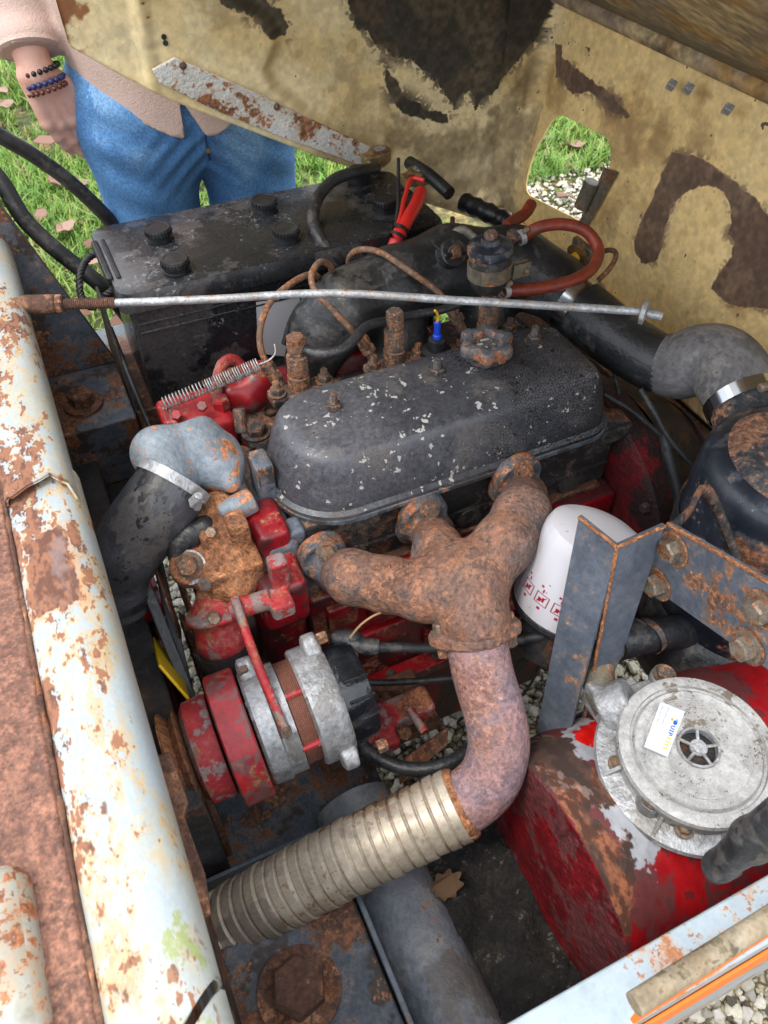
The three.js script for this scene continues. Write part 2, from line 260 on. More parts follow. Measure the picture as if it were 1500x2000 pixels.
const MAT = {
  manifold: rusty({ N: 1024, tile: 0.5, seed: 3, per: 6, paint: [110, 82, 70], paint2: [98, 80, 74], th: 0.68, rustA: [92, 64, 52], rustB: [132, 92, 70], rustC: [148, 108, 84], grain: 0.5, grain2: 0.2, fine: 1.0, bump: 0.0018, rough: 0.78, halo: 0.5, dth: 0.78, dirt: [74, 70, 72], damt: 0.8 }),
  manifoldDark: rusty({ tile: 0.3, seed: 9, per: 5, paint: [66, 69, 75], paint2: [86, 89, 95], th: 0.76, rustA: [96, 60, 44], rustB: [150, 92, 60], grain: 0.3, share: 0.001, rough: 0.6 }),
  pipe: rusty({ N: 512, tile: 0.25, seed: 5, per: 4, paint: [140, 108, 106], paint2: [126, 106, 112], th: 0.72, rustA: [118, 84, 76], rustB: [146, 108, 96], rustC: [150, 120, 110], grain: 0.5, fine: 0.6, share: 0.0006, rough: 0.72 }),
  grey: rusty({ N: 1024, tile: 0.55, seed: 7, per: 6, paint: [80, 88, 99], paint2: [94, 101, 111], th: 0.87, rustB: [140, 96, 70], grain: 0.2, bump: 0.0008, rough: 0.5, halo: 0.25, rag: 0.7 }),
  greyDirty: rusty({ N: 1024, tile: 0.6, seed: 11, per: 6, paint: [74, 82, 92], paint2: [88, 92, 100], th: 0.66, rustA: [60, 42, 34], rustB: [120, 76, 50], dth: 0.52, dirt: [50, 43, 38], damt: 0.8, grain: 0.3, bump: 0.0014, rough: 0.7 }),
  chassis: rusty({ tile: 0.5, seed: 13, per: 5, paint: [40, 40, 42], paint2: [50, 48, 48], th: 0.68, rustA: [44, 32, 26], rustB: [80, 52, 38], rustC: [100, 70, 50], grain: 0.3, share: 0.001, rough: 0.75 }),
  blackDirt: rusty({ tile: 0.3, seed: 17, per: 6, paint: [26, 25, 25], paint2: [40, 38, 36], th: 0.9, grain: 0.7, fine: 0.6, bump: 0.003, rough: 0.9, speck: 0.1, speckC: [84, 78, 70] }),
  redBlock: rusty({ N: 1024, tile: 0.6, seed: 19, per: 6, paint: [146, 14, 26], paint2: [120, 16, 26], th: 0.78, dth: 0.56, dirt: [62, 38, 38], damt: 0.8, grain: 0.25, bump: 0.001, rough: 0.4 }),
  tankEnd: rusty({ tile: 0.4, seed: 21, per: 6, paint: [132, 20, 28], paint2: [112, 20, 28], th: 2, dth: 0.52, dirt: [104, 74, 72], damt: 0.7, grain: 0.5, fine: 0.6, share: 0.0008, rough: 0.4 }),
  redGrime: rusty({ tile: 0.4, seed: 20, per: 6, paint: [110, 18, 26], paint2: [92, 18, 24], th: 2, dth: 0.46, dirt: [40, 30, 30], damt: 0.9, grain: 0.4, share: 0.0012, rough: 0.6 }),
  redBright: rusty({ tile: 0.3, seed: 23, per: 4, paint: [174, 34, 40], paint2: [150, 30, 38], th: 0.76, rustA: [96, 64, 50], rustB: [136, 92, 68], dth: 0.6, dirt: [104, 84, 80], damt: 0.8, grain: 0.16, bump: 0.0012, rough: 0.4, halo: 0.1 }),
  redChip: rusty({ tile: 0.22, seed: 29, per: 5, paint: [172, 42, 46], paint2: [150, 40, 44], th: 0.72, rustA: [92, 56, 40], rustB: [144, 92, 60], dth: 0.5, dirt: [128, 116, 112], damt: 0.95, grain: 0.25, bump: 0.0014, rough: 0.65 }),
  rust: rusty({ tile: 0.3, seed: 31, per: 5, paint: [140, 92, 60], paint2: [122, 82, 58], th: 0.62, rustA: [92, 62, 44], rustB: [158, 104, 66], rustC: [182, 132, 90], grain: 0.6, fine: 0.9, bump: 0.0022, rough: 0.92, halo: 0.4 }),
  rustDark: rusty({ tile: 0.3, seed: 37, per: 5, paint: [78, 52, 40], paint2: [92, 64, 50], th: 0.62, rustA: [58, 38, 30], rustB: [118, 74, 48], grain: 0.45, fine: 0.4, bump: 0.0014, rough: 0.85 }),
  bolt: rusty({ tile: 0.05, N: 256, seed: 41, per: 4, paint: [134, 128, 116], paint2: [112, 104, 92], th: 0.64, rustA: [96, 62, 44], rustB: [148, 96, 62], grain: 0.3, share: 0.0004, rough: 0.5, metal: 0.35 }),
  boltRust: rusty({ tile: 0.09, N: 256, seed: 43, per: 4, paint: [96, 78, 66], paint2: [78, 70, 66], th: 0.58, rustA: [84, 58, 44], rustB: [138, 92, 62], grain: 0.35, share: 0.0006, rough: 0.85 }),
  boltDark: rusty({ tile: 0.05, N: 256, seed: 47, per: 4, paint: [58, 58, 60], paint2: [78, 76, 74], th: 0.66, rustA: [74, 50, 40], rustB: [112, 76, 56], grain: 0.3, share: 0.0004, rough: 0.5, metal: 0.2 }),
  alu: rusty({ tile: 0.25, seed: 53, per: 6, paint: [168, 170, 172], paint2: [146, 148, 150], th: 0.95, dth: 0.66, dirt: [112, 108, 102], damt: 0.6, grain: 0.22, fine: 0.35, share: 0.0006, rough: 0.5, metal: 0.45 }),
  aluDusty: rusty({ N: 1024, tile: 0.3, seed: 59, per: 6, paint: [176, 176, 174], paint2: [160, 160, 158], th: 0.95, dth: 0.74, dirt: [96, 86, 70], damt: 0.8, grain: 0.2, speck: 0.13, speckC: [70, 60, 50], bump: 0.0005, rough: 0.55, metal: 0.3 }),
  chrome: plain(200, 204, 208, 0.22, 1),
  zinc: rusty({ tile: 0.2, seed: 61, per: 6, paint: [180, 182, 184], paint2: [158, 160, 161], th: 0.8, rustB: [150, 100, 66], grain: 0.3, share: 0.0004, rough: 0.5, metal: 0.45 }),
  battery: rusty({ N: 1024, tile: 0.55, seed: 67, per: 5, paint: [30, 32, 35], paint2: [38, 41, 44], th: 2, dth: 0.58, dirt: [92, 87, 86], damt: 0.55, grain: 0.3, speck: 0.05, speckC: [150, 150, 150], bump: 0.0003, rough: 0.3, rm: true }),
  plastic: rusty({ tile: 0.2, seed: 73, per: 4, paint: [25, 27, 30], paint2: [35, 37, 40], th: 0.95, dth: 0.7, dirt: [80, 76, 72], damt: 0.3, grain: 0.2, share: 0.0003, rough: 0.4 }),
  gloss: rusty({ tile: 0.2, seed: 79, per: 4, paint: [20, 23, 28], paint2: [30, 33, 38], th: 0.95, grain: 0.2, share: 0.0002, rough: 0.15 }),
  rubber: rusty({ tile: 0.25, seed: 83, per: 5, paint: [34, 36, 39], paint2: [46, 47, 50], th: 2, dth: 0.64, dirt: [94, 88, 82], damt: 0.5, grain: 0.35, share: 0.0006, rough: 0.45 }),
  hoseWorn: rusty({ N: 1024, tile: 0.4, seed: 87, per: 6, paint: [70, 71, 76], paint2: [56, 57, 60], th: 0.66, rustA: [16, 17, 20], rustB: [22, 23, 26], rustC: [28, 29, 32], dth: 0.62, dirt: [112, 104, 96], damt: 0.45, grain: 0.3, bump: 0.0005, rough: 0.42, halo: 0, rag: 0.8 }),
  cable: rusty({ tile: 0.2, N: 256, seed: 89, per: 4, paint: [30, 31, 33], paint2: [46, 46, 48], th: 0.95, dth: 0.66, dirt: [100, 94, 86], damt: 0.4, grain: 0.3, share: 0.0003, rough: 0.55 }),
  greyRubber: rusty({ N: 512, tile: 0.4, seed: 97, per: 6, paint: [112, 110, 110], paint2: [94, 93, 94], th: 0.76, rustA: [58, 56, 58], rustB: [70, 68, 68], rustC: [80, 78, 76], grain: 0.28, share: 0.0006, rough: 0.75, halo: 0.2, dth: 0.66, dirt: [140, 132, 124], damt: 0.5 }),
  intake: rusty({ N: 1024, tile: 0.5, seed: 101, per: 6, paint: [32, 34, 36], paint2: [44, 46, 48], th: 2, dth: 0.62, dirt: [92, 88, 84], damt: 0.5, grain: 0.5, fine: 0.6, bump: 0.0008, rough: 0.42 }),
  airBlack: rusty({ N: 1024, tile: 0.5, seed: 103, per: 6, paint: [30, 36, 46], paint2: [44, 50, 60], th: 0.82, rustA: [96, 62, 46], rustB: [150, 100, 72], dth: 0.68, dirt: [104, 104, 106], damt: 0.45, grain: 0.2, speck: 0.07, speckC: [150, 140, 136], bump: 0.0006, rough: 0.36 }),
  airRust: rusty({ tile: 0.3, seed: 107, per: 6, paint: [44, 47, 52], paint2: [72, 72, 73], th: 0.64, rustA: [96, 68, 54], rustB: [140, 100, 78], grain: 0.35, share: 0.0012, rough: 0.8 }),
  headBlack: rusty({ N: 1024, tile: 0.5, seed: 109, per: 8, paint: [34, 33, 34], paint2: [46, 44, 43], th: 0.78, rustA: [74, 50, 38], rustB: [112, 74, 50], dth: 0.66, dirt: [84, 80, 76], damt: 0.5, grain: 0.5, fine: 0.4, bump: 0.0014, rough: 0.75 }),
  headGrey: rusty({ tile: 0.35, seed: 113, per: 5, paint: [98, 106, 116], paint2: [76, 82, 90], th: 0.64, rustA: [86, 58, 44], rustB: [142, 92, 62], dth: 0.6, dirt: [52, 50, 50], damt: 0.8, grain: 0.3, bump: 0.0014, rough: 0.6 }),
  thermo: rusty({ tile: 0.3, seed: 127, per: 6, paint: [128, 139, 148], paint2: [114, 125, 134], th: 0.74, rustA: [136, 80, 52], rustB: [168, 108, 74], grain: 0.14, share: 0.0008, rough: 0.5, halo: 0.05, rag: 0.5 }),
  thinPipe: rusty({ tile: 0.12, N: 256, seed: 131, per: 5, paint: [100, 84, 74], paint2: [118, 92, 72], th: 0.58, rustA: [88, 58, 42], rustB: [150, 96, 62], grain: 0.35, share: 0.0005, rough: 0.75 }),
  redHose: rusty({ tile: 0.2, N: 256, seed: 137, per: 4, paint: [134, 54, 34], paint2: [116, 48, 34], th: 0.9, dth: 0.62, dirt: [92, 62, 48], damt: 0.5, grain: 0.15, share: 0.0003, rough: 0.45 }),
  rustPanel: rusty({ N: 1024, tile: 0.5, seed: 139, per: 5, paint: [176, 170, 152], paint2: [166, 150, 120], th: 0.3, rustA: [102, 68, 54], rustB: [128, 88, 70], rustC: [146, 106, 82], grain: 0.2, grain2: 0.2, bump: 0.0014, rough: 0.7, halo: 0.8, rag: 0.3 }),
  tubeGrey: rusty({ N: 512, tile: 0.5, seed: 8, per: 6, paint: [116, 122, 130], paint2: [134, 137, 141], th: 0.86, dth: 0.66, dirt: [92, 84, 76], damt: 0.6, grain: 0.2, share: 0.0008, rough: 0.5, halo: 0.2, rag: 0.6 }),
  whiteRust: rusty({ N: 1024, tile: 0.5, seed: 149, per: 6, paint: [152, 165, 172], paint2: [146, 158, 163], th: 0.74, rustA: [98, 58, 40], rustB: [150, 96, 60], grain: 0.06, grain2: 0.08, bump: 0.001, rough: 0.4, halo: 0.6, rag: 0.55 }),
  stripWhite: rusty({ tile: 0.5, seed: 150, per: 6, paint: [212, 213, 208], paint2: [204, 200, 186], th: 0.68, rustA: [92, 60, 44], rustB: [140, 94, 64], grain: 0.1, share: 0.001, rough: 0.45, halo: 0.5, rag: 0.7 }),
  flapRust: rusty({ N: 1024, tile: 0.5, seed: 151, per: 8, paint: [166, 170, 164], paint2: [156, 152, 136], th: 0.68, rustA: [92, 54, 36], rustB: [146, 86, 52], grain: 0.1, bump: 0.0014, rough: 0.55, halo: 0.5, rag: 0.6 }),
  oldWood: rusty({ tile: 0.2, N: 256, seed: 155, per: 4, paint: [128, 112, 88], paint2: [150, 138, 116], th: 0.66, rustA: [70, 62, 48], rustB: [92, 82, 62], rustC: [120, 112, 92], grain: 0.3, share: 0.0006, rough: 0.8, halo: 0.2 }),
  brass: rusty({ tile: 0.1, N: 256, seed: 157, per: 4, paint: [150, 126, 86], paint2: [128, 110, 80], th: 0.76, rustB: [110, 80, 54], grain: 0.3, share: 0.0004, rough: 0.45, metal: 0.5 }),
  olive: rusty({ tile: 0.3, seed: 163, per: 4, paint: [96, 92, 80], paint2: [112, 106, 90], th: 0.72, rustB: [120, 84, 58], grain: 0.25, share: 0.0005, rough: 0.55, metal: 0.2 }),
  yellow: plain(206, 172, 10, 0.5), wireBlue: plain(24, 66, 190, 0.4), wireYellow: plain(214, 160, 30, 0.4), wireRed: plain(206, 40, 36, 0.4), paper: plain(186, 189, 193, 0.6), orange: plain(226, 112, 22, 0.5), tan: plain(150, 122, 88, 0.6), blueBead: plain(40, 48, 98, 0.35), darkBead: plain(34, 30, 34, 0.35), brownBead: plain(96, 46, 36, 0.35),
};
// cast flexible steel hose: strip-wound, stained
MAT.flex = rusty({ N: 1024, tile: 0.5, seed: 167, per: 6, paint: [176, 164, 146], paint2: [190, 178, 160], th: 0.78, rustA: [104, 82, 64], rustB: [126, 102, 80], rustC: [146, 120, 92], dth: 0.64, dirt: [112, 104, 96], damt: 0.5, grain: 0.16, bump: 0.0004, rough: 0.4, metal: 0.35, halo: 0.3 });
{ const F0 = field(256, 32, 3, 171); MAT.lamin = mk({ N: 256, tile: 0.04, bump: 0.0006, rough: 0.75 }, (i, u, v, c) => { const f = F0[i], s = Math.sin(u * Math.PI * 2 * 20) * 0.5 + 0.5; set3(c, [104, 62, 50]); mix3(c, [142, 96, 76], s * 0.5 + (f - 0.5) * 0.8); c.h = s; }); }
{ const F0 = field(512, 3, 4, 181), F1 = field(512, 128, 2, 182); MAT.denim = mk({ N: 512, tile: 0.3, bump: 0.0006, rough: 0.9 }, (i, u, v, c) => { const a = F0[i], f = F1[i], w = Math.sin((u * 170 + v * 170) * Math.PI * 2); set3(c, [76, 124, 176]); mix3(c, [132, 172, 208], ss(0.35, 0.8, a) * 0.7); const k = 1 + (f - 0.5) * 0.35 + w * 0.06; c.r *= k; c.g *= k; c.b *= k; c.h = 0.5 + w * 0.2 + (f - 0.5) * 0.6; }); }
MAT.denim.sheen = 0.2; MAT.denimDark = plain(34, 62, 108, 0.9);
{ const F0 = field(512, 4, 4, 191), F1 = field(512, 128, 2, 192); MAT.shirt = mk({ N: 512, tile: 0.25, bump: 0.0006, rough: 0.95 }, (i, u, v, c) => { const a = F0[i], f = F1[i]; set3(c, [192, 168, 158]); const k = 1 + (f - 0.5) * 0.05 + (a - 0.5) * 0.1; c.r *= k; c.g *= k; c.b *= k; c.h = f; }); }
{ const F0 = field(256, 4, 4, 193), F1 = field(256, 64, 2, 194); MAT.skin = mk({ N: 256, tile: 0.1, share: 0.0003, rough: 0.55 }, (i, u, v, c) => { const a = F0[i], f = F1[i]; set3(c, [212, 168, 152]); mix3(c, [200, 146, 130], ss(0.4, 0.8, a) * 0.6); c.h = f; }); }
MAT.hair = plain(62, 44, 32, 0.7); MAT.shoe = plain(60, 50, 42, 0.7);
// rocker cover: crazed black paint, dust film and bare flecks
{
  const N = 1024, w = worley(N, 150, 5), w2 = worley(N, 60, 8), a = field(N, 4, 5, 201), b = field(N, 128, 3, 202, 0.85), d = field(N, 6, 5, 203, 0.6), e = field(N, 20, 4, 204, 0.6), g = field(N, 10, 4, 205), sp = field(N, 64, 4, 206, 0.6);
  MAT.rocker = mk({ N, fullBump: true, tile: 0.56, bump: 0.0009, rough: 0.55, rm: true }, (i, u, v, c) => {
    set3(c, [58, 60, 65]); mix3(c, [80, 81, 86], ss(0.35, 0.75, a[i])); mix3(c, [98, 92, 88], ss(0.55, 0.8, g[i]) * 0.5);
    const zone = ss(0.5, 0.66, u + (a[i] - 0.5) * 0.5) ;
    const cr = ((1 - ss(0.04, 0.26, w.ed[i])) * ss(0.35, 0.65, e[i] * 0.7 + a[i] * 0.3 + zone * 0.25) + (1 - ss(0.0, 0.04, w2.ed[i])) * 0.5) * (0.2 + 0.8 * zone); mix3(c, [20, 20, 22], clamp(cr) * 0.95);
    const k = 1 + (b[i] - 0.5) * 0.35; c.r *= k; c.g *= k; c.b *= k;
    c.h = 0.6 - clamp(cr) * 0.55 + (b[i] - 0.5) * 0.16; c.q = 0.42 + (b[i] - 0.5) * 0.3 + ss(0.55, 0.8, g[i]) * 0.2;
    const fl = ss(0.77, 0.8, d[i] * 0.16 + e[i] * 0.14 + sp[i] * 0.75 - zone * 0.03); mix3(c, [182, 180, 176], fl * 0.85); c.h -= fl * 0.15;
    const bl = ss(0.83, 0.86, g[i] * 0.5 + (1 - e[i]) * 0.5 + (b[i] - 0.5) * 0.2); mix3(c, [22, 23, 26], bl * 0.9); c.q -= bl * 0.25;
  });
}
// polygon marks on a surface: signed distance in texture pixels, negative inside
function polyDist(poly, x, y) { let d = 1e9, s = 1; for (let i = 0, j = poly.length - 1; i < poly.length; j = i++) { const ex = poly[j][0] - poly[i][0], ey = poly[j][1] - poly[i][1], wx = x - poly[i][0], wy = y - poly[i][1], t = clamp((wx * ex + wy * ey) / (ex * ex + ey * ey)), bx_ = wx - ex * t, by_ = wy - ey * t; d = Math.min(d, bx_ * bx_ + by_ * by_); const c1 = y >= poly[i][1], c2 = y < poly[j][1], c3 = ex * wy > ey * wx; if ((c1 && c2 && c3) || (!c1 && !c2 && !c3)) s = -s; } return s * Math.sqrt(d); }

// ---------- ground ----------
{
  const N = 1024, a = field(N, 6, 6, 301, 0.6), b = field(N, 96, 3, 302, 0.7), d = field(N, 24, 4, 303, 0.6);
  MAT.soil = mk({ N, tile: 2.4, bump: 0.012, rough: 0.95 }, (i, u, v, c) => { set3(c, [70, 78, 34]); mix3(c, [104, 92, 56], ss(0.45, 0.7, a[i])); mix3(c, [54, 62, 26], ss(0.5, 0.7, d[i]) * 0.6); const k = 1 + (b[i] - 0.5) * 0.9; c.r *= k; c.g *= k; c.b *= k; c.h = b[i]; });
  const w = worley(N, 60, 3);
  MAT.gravelBed = mk({ N, tile: 1.0, bump: 0.008, rough: 0.95 }, (i, u, v, c) => { const t = w.cv[i]; set3(c, [150, 138, 108]); mix3(c, [196, 188, 160], t); mix3(c, [96, 84, 62], 1 - ss(0.04, 0.2, w.ed[i])); const k = 1 + (b[i] - 0.5) * 0.4; c.r *= k; c.g *= k; c.b *= k; c.h = ss(0, 0.4, w.ed[i]); });
}
const lawn = S('grass_ground', boxUV(new THREE.PlaneGeometry(160, 160).rotateX(-Math.PI / 2).translate(0, -0.012, -20)), MAT.soil);
const yard = S('gravel_yard', boxUV(new THREE.PlaneGeometry(9, 4.6, 1, 1).rotateX(-Math.PI / 2).translate(0.5, -0.006, 0.35)), MAT.gravelBed);

// ---------- front panel of the vehicle: rolled sheet, rusted along its seam ----------
const PANEL_Z0 = -1.45, PANEL_Z1 = 0.15;
{
  const W = 512, H = 2048, L = 0.22, ZL = 1.6; // texture spans 0.22 m across the roll and 1.6 m along it
  const n1 = field(W, 3, 6, 311, 0.6, H), n2 = field(W, 24, 4, 312, 0.6, H), n3 = field(W, 8, 5, 313, 0.6, H), n4 = field(W, 128, 2, 314, 0.8, H), n5 = field(W, 2, 4, 315, 0.6, H), n6 = field(W, 40, 3, 316, 0.6, H);
  MAT.panel = mk({ N: W, H, tile: [L, ZL], bump: 0.0012, rough: 0.35, rm: true }, (i, u, v, c) => {
    const s = u * L, z = v * ZL + PANEL_Z0, f = n4[i] - 0.5;
    set3(c, [154, 164, 168]); mix3(c, [162, 160, 144], ss(0.4, 0.7, n5[i]) * 0.6);
    // rust eats in from the seam (s = 0) and is heavier at the far end
    const far = ss(-0.3, -0.62, z), rust = (n1[i] - 0.5) * 0.7 + (n2[i] - 0.5) * 0.5 + (n3[i] - 0.5) * 0.5 + lerp(0.24, 0.27, far) - s / lerp(0.05, 0.12, far) * 0.36;
    const yl = ss(-0.22, 0.25, rust); mix3(c, [168, 132, 82], yl * 0.8 * ss(0.42, 0.62, n3[i] * 0.5 + n6[i] * 0.5 + (n4[i] - 0.5) * 0.3)); mix3(c, [200, 184, 150], yl * 0.4 * ss(0.4, 0.6, n6[i]));
    let h = 0.6 + f * 0.06;
    const m = ss(0.24, 0.36, rust + (n6[i] - 0.5) * 0.5 + f * 0.3); let q = 0.36 + yl * 0.3;
    const chip = ss(0.83, 0.85, n3[i] * 0.55 + n6[i] * 0.5 + yl * 0.06 - ss(0.06, 0.1, s) * 0.05), hair = (ss(0.74, 0.8, n2[i]) * ss(0.5, 0.6, n3[i]) * 0.8 + ss(0.8, 0.86, n4[i]) * ss(0.5, 0.7, n3[i]) * 0.7) * (1 - ss(0.055, 0.1, s) * 0.85);
    let r = Math.max(m, chip, hair);
    // a bare patch worn through the paint
    const px = Math.abs(s - 0.035) - 0.0175 + (n2[i] - 0.5) * 0.012, pz = Math.abs(z + 0.525) - 0.045 + (n2[i] - 0.5) * 0.012, pd = Math.max(px, pz), pm = 1 - ss(-0.001, 0.0012, pd); mix3(c, [190, 130, 82], (1 - ss(0, 0.014, pd)) * 0.6 * n3[i] * 1.5);
    r = Math.max(r, pm);
    const rc = RC; set3(rc, [98, 64, 50]); mix3(rc, [138, 94, 70], ss(0.35, 0.7, n6[i])); mix3(rc, [128, 112, 112], pm * ss(0.5, 0.75, n3[i]) * 0.7);
    mix3(c, [rc.r, rc.g, rc.b], r); h = lerp(h, 0.32 + n6[i] * 0.2 + f * 0.2, r); q = lerp(q, 0.88, r);
    // green algae by the end of the sheet
    for (const [as, az, rs, rz] of [[0.066, -0.182, 0.012, 0.014], [0.058, -0.118, 0.016, 0.016]]) { const d = Math.hypot((s - as) / rs, (z - az) / rz) + (n2[i] - 0.5) * 1.6 + (n4[i] - 0.5) * 0.9; mix3(c, [136, 146, 78], (1 - ss(0.6, 1.2, d)) * 0.7 * (1 - r)); }
    const k = 1 + f * 0.08; c.r *= k; c.g *= k; c.b *= k; c.h = h; c.q = q;
  });
}
function rolled(prof, z0, z1, jag0, jag1, th = 0.003) { // sheet swept along z with its own thickness, ragged ends
  const nz = Math.ceil((z1 - z0) / 0.006), pos = [], uv = [], idx = []; let S_ = [0]; for (let i = 1; i < prof.length; i++) S_.push(S_[i - 1] + Math.hypot(prof[i][0] - prof[i - 1][0], prof[i][1] - prof[i - 1][1]));
  const nrm = prof.map((p, i) => { const a = prof[Math.max(0, i - 1)], b = prof[Math.min(prof.length - 1, i + 1)], l = Math.hypot(b[0] - a[0], b[1] - a[1]); return [-(b[1] - a[1]) / l, (b[0] - a[0]) / l]; });
  const ring = prof.map((p, i) => [p[0], p[1], S_[i]]).concat(prof.map((p, i) => [p[0] - nrm[i][0] * th, p[1] - nrm[i][1] * th, S_[i]]).reverse()); ring.push(ring[0]);
  const m = ring.length;
  for (let k = 0; k <= nz; k++) for (let i = 0; i < m; i++) {
    const s = ring[i][2], a = z0 + jag0(s), b = z1 + jag1(s), z = a + (b - a) * k / nz, wob = 0.0012 * Math.sin(z * 23 + s * 40) + 0.0008 * Math.sin(z * 71);
    pos.push(ring[i][0], ring[i][1] + wob, z); uv.push(s, z - PANEL_Z0); if (k < nz && i < m - 1) { const q = k * m + i; idx.push(q, q + 1, q + m, q + 1, q + m + 1, q + m); }
  }
  for (const [k, fl] of [[0, 0], [nz, 1]]) for (let i = 0; i < prof.length - 1; i++) { const q = k * m, a = q + i, b = q + i + 1, c = q + 2 * prof.length - 2 - i, d = q + 2 * prof.length - 1 - i; fl ? idx.push(a, c, b, a, d, c) : idx.push(a, b, c, a, c, d); }
  const g = new THREE.BufferGeometry(); g.setAttribute('position', new THREE.Float32BufferAttribute(pos, 3)); g.setAttribute('uv', new THREE.Float32BufferAttribute(uv, 2)); g.setIndex(idx); g.computeVertexNormals(); return g;
}
const profLow = [[-0.112, 0.938], [-0.1105, 0.9455], [-0.107, 0.949], [-0.1, 0.9505], [-0.085, 0.9525], [-0.072, 0.954], [-0.062, 0.9535], [-0.054, 0.951], [-0.0475, 0.9455], [-0.0435, 0.937], [-0.042, 0.926], [-0.043, 0.912], [-0.047, 0.898]];
const profUp = profLow.map(([x, y]) => [x < -0.1 ? x : x - 0.003, y + 0.011]);
{
  const t = T('front_apron', 'white front body panel with a rolled edge, rusted along its seam', 'car panel');
  const jag = s => 0.006 * Math.sin(s * 90) + 0.003 * Math.sin(s * 310 + 1);
  M('sheet', rolled(profLow, -0.66, -0.158, () => 0, s => 0.034 * (1 - ss(0.025, 0.09, s))), MAT.panel, t);
  M('upper_sheet', rolled(profUp, -1.45, -0.618, () => 0, s => jag(s) + 0.02 * ss(0.05, 0.1, s) - 0.012), MAT.panel, t, 'torn overlapping sheet with a rusty ragged end');
  const pe = profLow.map(([x, y]) => [x, y - 0.006]);
  M('corner_sheet', rolled(pe, -0.156, 0.15, s => 0.034 * (1 - ss(0.025, 0.09, s)) + 0.008 * ss(0.03, 0.06, s) - 0.004, () => 0), MAT.panel, t);
  M('inner_flange', slab([V(-0.062, 0.9, -1.4), V(-0.062, 0.9, -0.14), V(-0.062, 0.55, -0.14), V(-0.062, 0.55, -1.4)], V(-1, 0, 0), 0.004), MAT.greyDirty, t);
  M('stiffener', slab([V(-0.06, 0.86, -0.36), V(-0.06, 0.86, -0.22), V(-0.041, 0.86, -0.22), V(-0.037, 0.86, -0.25), V(-0.04, 0.86, -0.3), V(-0.034, 0.86, -0.31), V(-0.037, 0.86, -0.36)], V(0, 1, 0), 0.006), MAT.rustDark, t, 'rusty stiffener under the rolled edge');
  const n = T('nose_plate', 'flat rust brown nose plate beside the white rolled panel', 'car panel');
  M('plate', bx(-0.55, -0.114, 0.925, 0.947, -1.45, 0.15, 0.004), MAT.rustPanel, n);
  M('seam_weld', tube([V(-0.1135, 0.945, -1.45), V(-0.113, 0.946, -1.1), V(-0.1128, 0.945, -0.6), V(-0.113, 0.946, 0.15)], t_ => 0.0022 + 0.0006 * Math.sin(t_ * 300), { rad: 8, step: 0.006 }), MAT.rustDark, n);
  M('pressed_rib', boxUV(new RoundedBoxGeometry(0.13, 0.05, 0.5, 6, 0.018).translate(-0.203, 0.944, -0.026)), MAT.flapRust, n, 'pale raised rib with a rusty rounded end');
}

